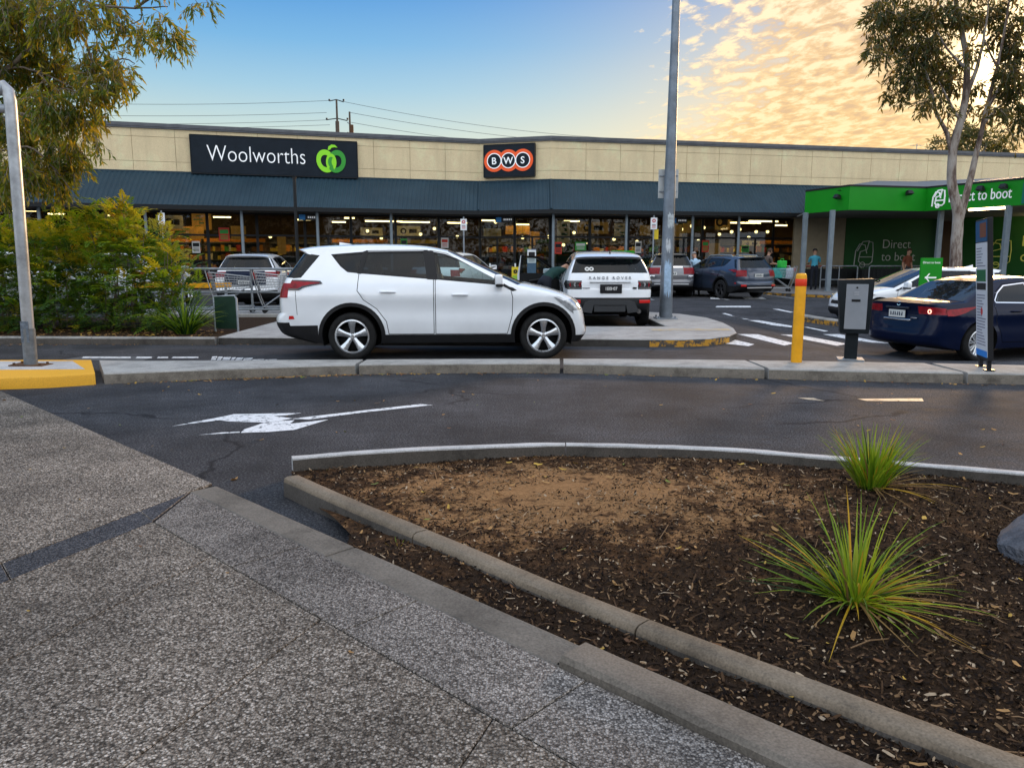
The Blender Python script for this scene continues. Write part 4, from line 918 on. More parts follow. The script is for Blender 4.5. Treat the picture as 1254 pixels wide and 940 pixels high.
def build_shell(sp, paint, root):
    keys = sp['keys']; zb = sp['belt']; SUB = 6
    def catm(v0, v1, v2, v3, t): return .5*((2*v1)+(v2-v0)*t+(2*v0-5*v1+4*v2-v3)*t*t+(3*v1-v0-3*v2+v3)*t**3)
    def W(x, z):
        w_ = interp(sp['wz'], z)*interp(sp['plan'], x)
        b = zb(x) if callable(zb) else zb
        if z > b: w_ -= (z-b)*sp['slope']*(1+.35*(z-b))
        if z > b-.06: w_ -= .012*sstep(b-.06, b, z)
        for xc in sp['wheels']:
            d = math.hypot(x-xc, z-sp['r'])-sp['arch']
            w_ += .016*math.exp(-(d/.07)**2)
        # body side crease
        c = sp.get('crease', .80); w_ += .015*math.exp(-((z-c)/.045)**2)-.020*math.exp(-((z-c+.2)/.13)**2)*sstep(0.5, 1.2, x)*(1-sstep(3.4, 4.0, x))
        return w_
    S_ = []                                            # rows: (s, xc, zc, xe, ze)
    nk = len(keys)
    for i in range(nk-1):
        k1, k2 = keys[i], keys[i+1]; c1 = len(k1) > 4 and k1[4]; c2 = len(k2) > 4 and k2[4]
        k0 = keys[i-1] if i > 0 and not c1 else tuple(2*a-b for a, b in zip(k1[:4], k2[:4]))
        k3 = keys[i+2] if i < nk-2 and not c2 else tuple(2*a-b for a, b in zip(k2[:4], k1[:4]))
        for q in range(SUB):
            t = q/SUB; S_.append((i+t,)+tuple(catm(k0[j], k1[j], k2[j], k3[j], t) for j in range(4)))
    S_.append((nk-1,)+tuple(keys[-1][:4]))
    etas = sorted(set([0, .12, .25, .38, .5, .6, .7, .78, .85, .9, .94, .97, .99, 1.0]+list(sp.get('etas', []))))
    full = [-e for e in reversed(etas) if e > 0]+etas
    npow = sp.get('n', 2.6)
    grid = []
    for (s, xc, zc, xe, ze) in S_:
        ye = W(xe, ze); row = []
        for e in full:
            a = abs(e); f = (1-a**npow)**(1/npow) if a < 1 else 0.0
            row.append((xe+(xc-xe)*f, ye*e, ze+(zc-ze)*f))
        grid.append(row)
    parts = {}
    def put(part, poly): parts.setdefault(part, []).append(poly)
    def cls(s, e):
        for (s0, s1, e0, e1, part) in sp['loft']:
            if s0 <= s < s1 and e0 <= abs(e) < e1: return part
        return 'body'
    for i in range(len(grid)-1):
        for j in range(len(full)-1):
            p = cls((S_[i][0]+S_[i+1][0])/2, (full[j]+full[j+1])/2)
            if p in ('tail_light', 'headlight', 'window_pillar', 'lamp_housing'): p += '|L' if full[j]+full[j+1] > 0 else '|R'
            put(p, [grid[i][j], grid[i+1][j], grid[i+1][j+1], grid[i][j+1]])
    # ---- side skin from the side view
    E_ = [(r[3], r[4]) for r in S_]; zbot = min(E_[0][1], E_[-1][1])
    bottom = [(lerp(E_[-1][0], E_[0][0], t/40), lerp(E_[-1][1], E_[0][1], t/40)) for t in range(1, 40)]
    outline = E_+bottom
    regs = []                                           # (part, polygon, offset)
    for xc in sp['wheels']:
        regs.append(('hole', [(xc+sp['arch']*math.cos(2*PI*a/40), sp['r']+.01+sp['arch']*math.sin(2*PI*a/40)) for a in range(40)], 0))
        if sp.get('clad', .06):
            ro = sp['arch']+sp.get('clad', .06); regs.append(('wheel_arch_trim|%d' % (xc > 2), [(xc+ro*math.cos(2*PI*a/40), sp['r']+.01+ro*math.sin(2*PI*a/40)) for a in range(40)], .012))
    for (part, poly, off) in sp['side']: regs.append((part, poly, off))
    pts = [Vector(p) for p in outline]; edges = [(i, (i+1) % len(outline)) for i in range(len(outline))]
    def addpoly(poly):
        o_ = len(pts); pl = []
        for a, b in zip(poly, poly[1:]+poly[:1]):
            k = max(1, int(math.dist(a, b)/.09)); pl += [(lerp(a[0], b[0], q/k), lerp(a[1], b[1], q/k)) for q in range(k)]
        pts.extend(Vector(p) for p in pl); edges.extend((o_+i, o_+(i+1) % len(pl)) for i in range(len(pl)))
    for _, poly, _ in regs: addpoly(poly)
    xs_ = [p[0] for p in outline]; zs_ = [p[1] for p in outline]
    st_ = .07; x = min(xs_)
    i = 0
    while x < max(xs_):
        z = min(zs_)+(st_/2 if i % 2 else 0)
        while z < max(zs_):
            if inpoly((x, z), outline): pts.append(Vector((x, z)))
            z += st_
        x += st_*.9; i += 1
    V, E2, F, *_ = delaunay_2d_cdt(pts, edges, [], 0, 5e-4)
    for f in F:
        c = sum((V[i] for i in f), Vector((0, 0)))/len(f); c = (c.x, c.y)
        if not inpoly(c, outline): continue
        part, off = 'body', 0
        for (p_, poly, o_) in regs:
            if inpoly(c, poly): part, off = p_, o_; break
        if part == 'hole': continue
        tri = [(V[i].x, V[i].y) for i in f]
        ar = (tri[1][0]-tri[0][0])*(tri[2][1]-tri[0][1])-(tri[2][0]-tri[0][0])*(tri[1][1]-tri[0][1])
        if ar < 0: tri = tri[::-1]
        for sgn, pn in ((1, part+'|L'), (-1, part+'|R')):
            t3 = [(x, sgn*(W(x, z)+off), z) for x, z in tri]
            put(part if part in ('body', 'seal') else pn, t3 if sgn < 0 else t3[::-1])
    return parts, W

def mesh_from(polys, name, mats, root, smooth=38, mi=None):
    b = MB(); idx = {}
    for q, pl in enumerate(polys):
        f = []
        for p in pl:
            k = (round(p[0], 4), round(p[1], 4), round(p[2], 4))
            if k not in idx: idx[k] = len(b.v); b.v.append(p)
            if idx[k] not in f: f.append(idx[k])
        if len(f) > 2: b.f.append(tuple(f)); b.m.append(mi[q] if mi else 0)
    return b.build(name, mats, root, smooth=smooth)

def wheel(root, x, y, r, side, style, face):
    """side +1 left, -1 right; face: alloy material"""
    w_ = .225; rr = r*.70
    h = bpy.data.objects.new('wheel', None); h.empty_display_size = .1; COL.objects.link(h); h.parent = root; h.location = (x, y, r)
    s = side
    t = MB(); t.lathe([(rr, -.09*s), (rr+.02, -.105*s), (r-.045, -.112*s), (r-.012, -.095*s), (r, -.06*s), (r, .06*s), (r-.012, .095*s), (r-.045, .112*s), (rr+.02, .105*s), (rr-.004, .09*s)], axis='Y', n=36)
    if s < 0: t.f = [f[::-1] for f in t.f]
    t.build('tyre', RUB, h, smooth=50)
    b = MB(); m2 = frame((0, 0, 0), (-s, 0, 0), (0, 0, 1))      # local z = outward
    def L(prof, mi=0, n=40):
        vs = []; fs = []
        for (q, z) in prof:
            for k in range(n): a = 2*PI*k/n; vs.append(m2 @ Vector((q*math.cos(a), q*math.sin(a), z)))
        for i in range(len(prof)-1):
            for k in range(n): fs.append((i*n+k, i*n+(k+1) % n, (i+1)*n+(k+1) % n, (i+1)*n+k))
        b.add(vs, fs, mi)
    L([(.002, .045), (rr*.42, .04), (rr*.8, .0), (rr*.98, -.02)], 1)
    L([(.001, .074), (.028, .076), (.042, .066), (.06, .06)], 0, 20)
    L([(rr*.9, .02), (rr*.91, .098), (rr*.945, .108), (rr+.006, .104), (rr+.004, .085)], 0)
    n = style[0]
    for k in range(n):
        for da in ((0,) if style[1] == 'broad' else (-.13, .13)):
            a = 2*PI*k/n+PI/2+da; ca, sa = math.cos(a), math.sin(a); w0, w1 = (.034, .062) if style[1] == 'broad' else (.015, .02)
            vs = []
            secs = [(.03, w0*.9, .066), (rr*.45, w0*1.0, .076), (rr*.75, w1*.8, .092), (rr*.93, w1, .096)]
            for (q, hw, z) in secs:
                for (o, dz) in ((-hw, -.035), (-hw, -.008), (-hw*.45, .004), (hw*.45, .004), (hw, -.008), (hw, -.035)): vs.append(m2 @ Vector((q*ca-o*sa, q*sa+o*ca, z+dz)))
            fs = [(i*6+j, i*6+j+1, (i+1)*6+j+1, (i+1)*6+j) for i in range(3) for j in range(5)]
            b.add(vs, [f[::-1] for f in fs], 0)
    b.build('rim', [face, WELL], h, smooth=40)
    return h

def rbox(name, c, d, mat, root, rot=None, bev=.02, taper=None):
    b = MB(); b.box(c, d, rot, taper); return b.build(name, mat, root, smooth=40, bevel=bev, seg=3)

PARTMAT = {'windscreen': SCREEN, 'rear_window': TINT, 'quarter_window': TINT, 'rear_door_window': TINT, 'front_door_window': CLEAR, 'vent_window': TINT, 'wheel_arch_trim': TRIM, 'sill_trim': TRIM, 'bumper_trim': TRIM, 'front_bumper_trim': TRIM, 'tail_light': LRED, 'headlight': LCLEAR,
           'window_pillar': TRIM, 'grille': TRIM, 'roof_spoiler': None, 'lamp_housing': LDARK, 'reflector': RED_R, 'number_plate_recess': TRIM, 'tail_garnish': CHROME, 'wing_corner': TRIM}
def make_car(sp, paint, name, label, cat, loc, yaw, group=None, rim=ALLOY, interior=True, skip=(), over=None):
    root = thing(name, label, cat, loc, yaw, group)
    parts, W = build_shell(sp, paint, root)
    pm = dict(PARTMAT); pm.update(sp.get('mats', {})); pm.update(over or {})
    body = parts.pop('body'); seal = parts.pop('seal', [])
    mesh_from(body+seal, 'body', [paint, SEAL], root, mi=[0]*len(body)+[1]*len(seal))
    for pn in sorted(parts):
        base = pn.split('|')[0]
        if base in skip or pn in skip: continue
        mat = pm.get(base, paint) or paint
        # front and rear bits that belong to one lamp on a side join the side piece
        o = mesh_from(parts[pn], base, mat, root)
        sp.setdefault('_objs', {})[pn] = o
    # floor, wells, seats, dash
    L_ = sp['L']; r = sp['r']; z0 = min(k[3] for k in sp['keys'])
    u = MB(); u.b2((sp['wheels'][0]+.5, -.72, z0+.0), (sp['wheels'][1]-.5, .72, z0+.05)); u.b2((.35, -.68, z0+.1), (sp['wheels'][0]-.42, .68, z0+.16)); u.b2((sp['wheels'][0]-.45, -.5, z0+.1), (L_-.3, .5, z0+.15))
    for xc in sp['wheels']:
        for s in (1, -1):
            n = 20; y1 = s*(W(xc, r+sp['arch'])-.005); y0 = s*.50; a_ = sp['arch']+.012
            vs = []; fs = []
            for k in range(n+1):
                a = -.35+(PI+.7)*k/n; vs += [(xc+a_*math.cos(a), y0, r+.01+a_*math.sin(a)), (xc+a_*math.cos(a), s*(W(xc+a_*math.cos(a)*.99, max(z0, r+.01+a_*math.sin(a)))-.004), r+.01+a_*math.sin(a))]
            for k in range(n): fs.append((2*k, 2*k+1, 2*k+3, 2*k+2))
            fs.append(tuple(range(0, 2*n+2, 2))); u.add(vs, fs, 0)
    u.build('underbody', WELL, root)
    if interior:
        xr, xf = sp['seats']
        for (x, y, w_, nm) in ((xf, .37, .52, 'seat'), (xf, -.37, .52, 'seat'), (xr, 0, 1.25, 'rear_seat')):
            b = MB(); b.box((x+.05, y, z0+.36), (.52, w_, .16)); b.box((x-.25, y, z0+.66), (.16, w_, .62), (0, R(-14), 0), taper=(.8, .85))
            for hy in ((y,) if w_ < 1 else (-.4, .4)): b.box((x-.36, hy, z0+1.04), (.10, .24, .16), (0, R(-10), 0))
            b.build(nm, SEATM, root, bevel=.03, smooth=50)
        b = MB(); b.box((xf+.85, 0, z0+.62), (.5, 1.42, .22), (0, R(8), 0)); b.build('dashboard', DASH, root, bevel=.05, smooth=50)
        b = MB(); c = Vector((xf+.52, -.37, z0+.74)); nx_ = Vector((-.85, 0, .5)).normalized(); a1 = Vector((0, 1, 0)); a2 = nx_.cross(a1)
        b.tube([c+(a1*math.cos(2*PI*k/20)+a2*math.sin(2*PI*k/20))*.18 for k in range(21)], .015, 6, cap=False); b.tube([c-a1*.17, c+a1*.17], .02, 6); b.tube([c, c-nx_*.3], .03, 6); b.build('steering_wheel', DASH, root, smooth=50)
    for xc in sp['wheels']:
        for s in (1, -1): wheel(root, xc, s*(W(xc, r+sp['arch']+.02)-.125), r, s, sp['spokes'], rim)
    # mirrors and handles
    for s in (1, -1):
        mx, mz = sp['mirror']; y = W(mx, mz)
        if ('mirror', s) in skip: continue
        o = rbox('wing_mirror', (mx+.02, s*(y+.14), mz+.06), (.11, .21, .15), paint, root, bev=.035)
        rbox('mirror_base', (mx+.03, s*(y+.14), mz-.02), (.10, .20, .045), TRIM, o, bev=.015); b = MB(); b.box((mx-.038, s*(y+.145), mz+.06), (.006, .17, .11)); b.build('mirror_glass', CHROME, o)
        b = MB(); b.tube([(mx+.04, s*(y-.02), mz-.02), (mx+.03, s*(y+.08), mz)], .03, 8); b.build('mirror_arm', TRIM, o)
        for (hx, hz) in sp['handles']:
            y = W(hx, hz); b = MB(); b.tube([(hx-.11, s*(y-.004), hz), (hx-.09, s*(y+.028), hz+.002), (hx, s*(y+.034), hz+.004), (hx+.09, s*(y+.026), hz), (hx+.11, s*(y-.004), hz-.002)], [.012, .017, .019, .017, .012], 8); b.build('door_handle', sp.get('handlemat') or paint, root, smooth=50)
    return root, W

def plate(root, x, y, z, w_, h, txt, back, ink, tilt=0.0):
    """number plate on the tail (car faces +x, so the tail looks along -x)"""
    m2 = frame((x, y, z), (0, -1, 0), (0, 0, 1)) @ Matrix.Rotation(tilt, 4, 'X')
    b = MB(); b.plate([(-w_/2, -h/2), (w_/2, -h/2), (w_/2, h/2), (-w_/2, h/2)], .008, m2); o = b.build('number_plate', back, root)
    if not txt:
        g_ = MB(); [g_.plate([(x0, -h*.25), (x0+w_*.085, -h*.25), (x0+w_*.085, h*.25), (x0+w_*.03, h*.25), (x0+w_*.03, 0), (x0, 0)] if k % 2 else [(x0, -h*.25), (x0+w_*.08, -h*.25), (x0+w_*.08, -h*.05), (x0+w_*.05, h*.25), (x0, h*.25)], .002, m2 @ Matrix.Translation((0, 0, .009))) for k, x0 in enumerate([-w_*.40+w_*.135*j for j in range(6)])]; g_.build('plate_marks', ink, o)
    if txt: text_mesh('lettering', txt, h*.82, ink, o, m2 @ Matrix.Translation((0, -h*.28, .010)), .002, .002, 'CENTER', sx=.92)
    return o
def shrink(poly, d):
    ar = sum(poly[i][0]*poly[(i+1) % len(poly)][1]-poly[(i+1) % len(poly)][0]*poly[i][1] for i in range(len(poly)))
    return offset_poly(poly, -d if ar > 0 else d, closed=True)
def side_regions(win, doors, extra=(), frame_=.022, seal=.0095, pillars=()):
    """windows (glass inside a black frame), doors inside a dark shut line, then the rest"""
    out = list(extra)
    for (n, p) in win: out.append((n, shrink(p, frame_), -.006)); 
    for (n, p) in win: out.append(('window_frame', p, .0))
    for p in pillars: out.append(('window_pillar', p, .001))
    for (n, p) in doors: out.append((n, shrink(p, seal), .0))
    for (n, p) in doors: out.append(('seal', p, -.012))
    return out
PARTMAT['window_frame'] = TRIM
# ---------------------------------------------------------------- white crossover in the middle
SUV = dict(L=4.52, r=.345, arch=.425, wheels=(1.15, 3.84), belt=1.12, slope=.50, n=2.7, spokes=(5, 'broad'), mirror=(3.18, 1.10), handles=((1.66, .985), (2.66, .945)), seats=(1.75, 2.62), clad=.055, crease=.92,
    wz=[(.2, .845), (.38, .885), (.6, .912), (.85, .925), (1.0, .912), (1.12, .885), (1.7, .885)], plan=[(0, .90), (.15, .93), (.4, .965), (.9, 1), (3.6, 1), (4.0, .972), (4.25, .93), (4.6, .86)],
    keys=[(.60, .23, .66, .25, 1), (.14, .34, .40, .35), (.02, .46, .31, .47), (.0, .56, .28, .565), (.02, .64, .285, .64), (.07, .68, .30, .685, 1), (.075, .84, .28, .84), (.11, 1.03, .295, 1.03), (.18, 1.19, .35, 1.18, 1), (.42, 1.545, .58, 1.51, 1), (.33, 1.595, .545, 1.55, 1), (.55, 1.635, .72, 1.583), (.95, 1.660, .98, 1.600), (1.5, 1.672, 1.5, 1.612), (2.1, 1.650, 2.1, 1.592), (2.50, 1.585, 2.48, 1.532, 1), (3.58, 1.105, 3.36, 1.055, 1), (3.70, 1.085, 3.50, 1.020), (4.02, 1.005, 3.88, .945), (4.30, .895, 4.12, .85), (4.43, .77, 4.24, .745), (4.48, .63, 4.28, .62), (4.50, .50, 4.30, .50), (4.52, .37, 4.31, .37), (4.44, .24, 4.24, .25, 1)],
    loft=[(0, 2.9, 0, 2, 'bumper_trim'), (6.35, 7.55, .70, 2, 'tail_light'), (8, 9, 0, 2, 'rear_window'), (9, 10.3, 0, 2, 'roof_spoiler'), (15, 16, 0, .90, 'windscreen'), (15, 16, .90, .94, 'window_pillar'), (19.0, 20.4, .62, 2, 'headlight'), (20.6, 21.5, 0, .6, 'grille'), (22.2, 24, 0, .8, 'front_bumper_trim'), (23.2, 24, .8, 2, 'front_bumper_trim')], etas=[.62, .80])
rz_ = lambda *p: [(x, z) for x, z in p]
SUV['side'] = side_regions(
    [('quarter_window', [(.855, 1.515), (1.33, 1.555), (1.255, 1.245), (1.10, 1.262), (1.0, 1.34)]), ('rear_door_window', [(1.355, 1.556), (2.165, 1.566), (2.225, 1.165), (1.275, 1.243)]), ('front_door_window', [(2.27, 1.556), (2.46, 1.520), (2.70, 1.425), (3.0, 1.28), (3.20, 1.165), (3.24, 1.075), (2.33, 1.158)])],
    [('rear_door', [(1.34, 1.572), (2.21, 1.580), (2.30, 1.15), (2.30, .375), (1.66, .375), (1.63, .56), (1.50, .74), (1.32, .87), (1.235, 1.0), (1.255, 1.24)]),
     ('front_door', [(2.235, 1.578), (2.47, 1.536), (2.85, 1.37), (3.25, 1.16), (3.375, 1.03), (3.405, .9), (3.40, .65), (3.33, .375), (2.315, .375), (2.315, 1.15)])],
    [('tail_light', [(.22, 1.140), (.40, 1.140), (.71, 1.124), (.735, 1.108), (.61, 1.095), (.485, 1.068), (.42, 1.035), (.26, 1.035)], .014), ('lamp_housing', [(.20, 1.158), (.40, 1.158), (.73, 1.142), (.765, 1.105), (.62, 1.078), (.50, 1.048), (.44, 1.01), (.24, 1.01)], .012), ('rear_window', [(.33, 1.19), (.345, 1.175), (.46, 1.185), (.70, 1.50), (.56, 1.52)], .002), ('roof_spoiler', [(.5, 1.60), (.5, 1.535), (.70, 1.512), (.85, 1.63)], .001),
     ('headlight', [(3.98, .905), (4.12, .875), (4.35, .76), (4.35, .60), (4.22, .70), (4.10, .80)], .008), ('reflector', [(.24, .645), (.345, .645), (.36, .60), (.27, .595)], .004), ('wing_corner', [(3.262, 1.065), (3.29, 1.125), (3.46, 1.005), (3.40, .99)], .002),
     ('seal', [(.385, 1.0), (.392, 1.0), (.405, .66), (.398, .66)], -.01), ('bumper_trim', [(.2, .5), (.68, .51), (.68, .2), (.2, .2)], .006), ('sill_trim', [(.6, .372), (4.6, .372), (4.6, .2), (.6, .2)], .008), ('front_bumper_trim', [(4.1, .34), (4.6, .30), (4.6, .2), (4.1, .2)], .002)], pillars=[[(2.15, 1.574), (2.285, 1.566), (2.345, 1.152), (2.205, 1.160)], [(1.31, 1.562), (1.37, 1.564), (1.29, 1.236), (1.235, 1.243)]])
G1 = G(432, 441.5)
yaw1 = R(3.0)
hx = G1[0]-1.182*math.cos(yaw1)-.91*math.sin(yaw1); hy = G1[1]-1.182*math.sin(yaw1)+.91*math.cos(yaw1)
def scaled(sp, sx, sy, sz, **kw):
    q = {k: v for k, v in sp.items() if k != '_objs'}
    q['keys'] = [(k[0]*sx, k[1]*sz, k[2]*sx, k[3]*sz)+tuple(k[4:]) for k in sp['keys']]
    q['wz'] = [(a*sz, b*sy) for a, b in sp['wz']]; q['plan'] = [(a*sx, b) for a, b in sp['plan']]
    q['side'] = [(n, [(x*sx, z*sz) for x, z in p], o) for n, p, o in sp['side']]
    q['wheels'] = tuple(x*sx for x in sp['wheels']); q['belt'] = sp['belt']*sz if not callable(sp['belt']) else (lambda x: sp['belt'](x/sx)*sz)
    q['mirror'] = (sp['mirror'][0]*sx, sp['mirror'][1]*sz); q['handles'] = tuple((a*sx, b*sz) for a, b in sp['handles']); q['seats'] = tuple(a*sx for a in sp['seats']); q['crease'] = sp['crease']*sz; q['L'] = sp['L']*sx
    q.update(kw); return q
suv, Wv = make_car(scaled(SUV, 1.028, 1.0, 1.0, clad=.055), WHITEP, 'parked_car', 'white crossover with black wheel arches side on in the middle of the roadway', 'car', (hx, hy, 0), yaw1)
b = MB(); b.prism([(.90, -.012), (1.14, -.006), (1.14, .006), (.90, .012)], 1.64, lambda x, y: 1.70 if x < 1.0 else 1.662); b.build('roof_aerial', WHITEP, suv, bevel=.006)
for y in (.62, -.62):
    pass
plate(suv, .062, 0, .93, .37, .13, '', PLATEW, PTXT)
rbox('rear_wiper', (.27, .06, 1.25), (.03, .40, .02), BLK, suv, (0, R(-20), 0), .004)

# ---------------------------------------------------------------- white hatch-backed car seen from behind, door open
EVO = dict(L=4.36, r=.36, arch=.425, wheels=(.83, 3.49), belt=lambda x: lerp(1.14, 1.02, max(0, min(1, (x-.4)/3))), slope=.46, n=3.0, spokes=(5, 'twin'), mirror=(2.72, 1.08), handles=((1.55, .93), (2.35, .90)), seats=(1.5, 2.2), clad=.05, crease=.95,
    wz=[(.2, .86), (.4, .905), (.7, .94), (.95, .94), (1.1, .91), (1.7, .90)], plan=[(0, .90), (.2, .95), (.6, 1), (3.5, 1), (4.1, .95), (4.4, .9)],
    keys=[(.45, .26, .55, .27, 1), (.10, .34, .30, .35), (.0, .46, .22, .46), (.0, .58, .2, .58), (.02, .645, .2, .645, 1), (.03, .80, .2, .80), (.04, .85, .2, .85), (.05, 1.0, .21, 1.0), (.09, 1.16, .25, 1.15, 1), (.36, 1.455, .50, 1.425, 1), (.22, 1.50, .42, 1.465, 1), (.5, 1.56, .65, 1.51), (1.1, 1.61, 1.1, 1.55), (1.8, 1.625, 1.8, 1.565), (2.25, 1.585, 2.3, 1.53, 1), (3.25, 1.14, 3.05, 1.10, 1), (3.4, 1.12, 3.2, 1.08), (3.9, 1.06, 3.75, 1.02), (4.2, .97, 4.05, .93), (4.33, .82, 4.15, .8), (4.36, .62, 4.17, .62), (4.36, .45, 4.18, .45), (4.3, .28, 4.1, .28, 1)],
    loft=[(0, 3.99, 0, 2, 'bumper_trim'), (5.25, 7.0, .66, 2, 'tail_light'), (8, 9, 0, .945, 'rear_window'), (9, 10.25, 0, 2, 'roof_spoiler'), (14, 15, 0, .9, 'windscreen'), (18.2, 19.2, .6, 2, 'headlight'), (20, 22, 0, .7, 'grille')], etas=[.66, .945])
EVO['side'] = side_regions(
    [('rear_door_window', [(.72, 1.40), (1.75, 1.50), (1.80, 1.10), (.85, 1.19)]), ('front_door_window', [(1.80, 1.505), (2.25, 1.49), (2.95, 1.13), (2.9, 1.06), (1.85, 1.10)])],
    [('rear_door', [(1.0, 1.45), (1.76, 1.53), (1.82, 1.08), (1.82, .42), (1.2, .42), (1.05, .85), (1.0, 1.16)]), ('front_door', [(1.79, 1.53), (2.27, 1.515), (2.98, 1.12), (3.0, .95), (2.95, .42), (1.84, .42), (1.84, 1.08)])],
    [('tail_light', [(.15, 1.0), (.36, 1.0), (.44, .93), (.36, .835), (.15, .835)], .008), ('bumper_trim', [(.1, .645), (.45, .62), (.45, .2), (.1, .2)], .004), ('sill_trim', [(.4, .40), (4.4, .40), (4.4, .2), (.4, .2)], .008), ('headlight', [(3.9, .95), (4.3, .88), (4.3, .76), (4.0, .84)], .006)])
EVO['mats'] = {'tail_light': LDARK, 'rear_window': TINT}
exy = (2.06, 16.25)
evo, We = make_car(EVO, WHITEP, 'parked_car', 'white luxury car seen from behind with its driver side door open and black lower bumper', 'car', (exy[0], exy[1], 0), R(90.5), skip=('front_door|L', 'front_door_window|L', ('mirror', 1)))
# silver lettering, plate, lamps
LETG = M('chrome_dark_letter', (.16, .17, .19), .3, .6)
m2 = frame((.035, 0, 1.065), (0, -1, 0), (-.22, 0, 1)); m2 = frame((.052, 0, 1.055), (0, -1, 0), (.25, 0, 1))
text_mesh('lettering', 'RANGE ROVER', .085, LETG, evo, m2 @ Matrix.Translation((0, -.03, .012)), .01, .001, 'CENTER', space=1.75)
pl_ = rbox('plate_holder', (.020, -.02, .83), (.03, .46, .19), PLATEB, evo, bev=.008); plate(evo, .003, -.02, .835, .39, .115, '1E0I\u00b707', PLATEB, PTXW)
rbox('tailgate_shadow_strip', (.030, 0, .965), (.02, .86, .018), M('tailgate_shadow_line', (.30, .31, .32), .5), evo, bev=.004)  # thin grey strip imitates the shadow line across the tailgate
for s in (1, -1):
    for (dy, mt, rr2) in ((.60, LRED, .055), (.71, LCLEAR, .05), (.80, LRED, .05)):
        y = s*dy; xx = .20-.15*(1-(dy/.87)**3)**(1/3)+.003
        b = MB(); ring(b, (0, 0), rr2*.45, rr2, .008, frame((xx-.002, y, .915), (0, -1, 0), (0, 0, 1)), 20); b.build('lamp_ring', mt, evo)
    rbox('reflector', (.025 + .02, s*.74, .565), (.02, .26, .07), RED_R, evo, (0, 0, s*R(-22)), .006)
    b = MB(); b.tube([(.10, s*-.62, .36), (.02, s*-.62, .355)], .05, 14, cap=False); b.tube([(.03, s*-.62, .356), (.028, s*-.62, .356)], .045, 14); b.build('exhaust_tip', M('exhaust_steel', (.2, .2, .2), .3, .9), evo, smooth=40)
sk = MB(); sk.plate([(-.62, -.12), (-.52, .09), (-.42, .12), (.42, .12), (.52, .09), (.62, -.12), (.38, -.15), (.34, .02), (-.34, .02), (-.38, -.15)], .02, frame((.008, 0, .47), (0, -1, 0), (0, 0, 1))); sk.plate([(-.33, -.12), (-.33, .01), (.33, .01), (.33, -.12)], .012, frame((.008, 0, .47), (0, -1, 0), (0, 0, 1))); sk.build('skid_plate', M('dark_grey_plastic', (.04, .042, .045), .5), evo, bevel=.004)
b = MB(); ring(b, (-.045, 0), .02, .05, .002, frame((.16, .43, 1.24), (0, -1, 0), (.62, 0, 1)), 18); ring(b, (.045, 0), .02, .05, .002, frame((.16, .43, 1.24), (0, -1, 0), (.62, 0, 1)), 18); b.build('sticker', PTXW, evo)
rbox('badge', (.030, -.52, .845), (.012, .09, .035), PLATEB, evo, bev=.004); rbox('badge', (.030, .50, .845), (.012, .16, .016), LETG, evo, bev=.003)
rbox('roof_fin', (.55, -.05, 1.58), (.14, .04, .05), BLK, evo, bev=.012, taper=(.5, .5)); rbox('high_brake_light', (.30, 0, 1.478), (.03, .3, .02), LREDD, evo, bev=.003)
# open door, hinged at its front edge, swung out about 62 degrees
dpoly = [(1.79, 1.53), (2.27, 1.515), (2.98, 1.12), (3.0, .95), (2.95, .42), (1.84, .42), (1.84, 1.08)]; dwin = [(1.85, 1.475), (2.24, 1.462), (2.86, 1.13), (2.86, 1.10), (1.90, 1.12)]
V2, E2, F2, *_ = delaunay_2d_cdt([Vector(p) for p in dpoly+dwin], [(i, (i+1) % 7) for i in range(7)]+[(7+i, 7+(i+1) % 5) for i in range(5)], [], 0, 1e-4)
hinge = (2.97, We(2.97, .8)); ang = R(-62)
def dturn(p):
    x, y = p[0]-hinge[0], p[1]-hinge[1]; return (hinge[0]+x*math.cos(ang)-y*math.sin(ang), hinge[1]+x*math.sin(ang)+y*math.cos(ang), p[2])
db, di, dg_ = MB(), MB(), MB()
for f in F2:
    c = sum((V2[i] for i in f), Vector((0, 0)))/3; c = (c.x, c.y)
    if not inpoly(c, dpoly): continue
    tri = [(V2[i].x, V2[i].y) for i in f]
    if inpoly(c, dwin): dg_.add([dturn((x, We(x, z)-.02, z)) for x, z in tri], [(0, 1, 2)])
    else:
        db.add([dturn((x, We(x, z), z)) for x, z in tri], [(0, 1, 2)]); di.add([dturn((x, We(x, z)-(.10 if z < 1.08 else .03), z)) for x, z in tri], [(0, 1, 2)])
edge = MB()
for a, c in zip(dpoly, dpoly[1:]+dpoly[:1]):
    dd_ = lambda z: .10 if z < 1.09 else .03
    edge.add([dturn((a[0], We(*a), a[1])), dturn((c[0], We(*c), c[1])), dturn((c[0], We(*c)-dd_(c[1]), c[1])), dturn((a[0], We(*a)-dd_(a[1]), a[1]))], [(0, 1, 2, 3)])
dob = db.build('open_door', WHITEP, evo); di.build('door_lining', M('door_lining', (.012, .013, .014), .7), dob); edge.build('door_edge', M('door_edge_white', (.75, .78, .80), .4, coat=.5), dob); dg_.build('door_window', CLEAR, dob)
b = MB(); mp = dturn((2.74, We(2.74, 1.1)+.12, 1.14)); b.box(mp, (.20, .12, .15), (0, 0, ang)); b.build('wing_mirror', WHITEP, dob, bevel=.03, smooth=40)
p1, p2 = dturn((2.1, We(2.1, .9)-.13, .92)), dturn((2.5, We(2.5, .9)-.13, .97)); b = MB(); b.tube([p1, p2], .03, 8); b.build('door_pull', BLK, dob)

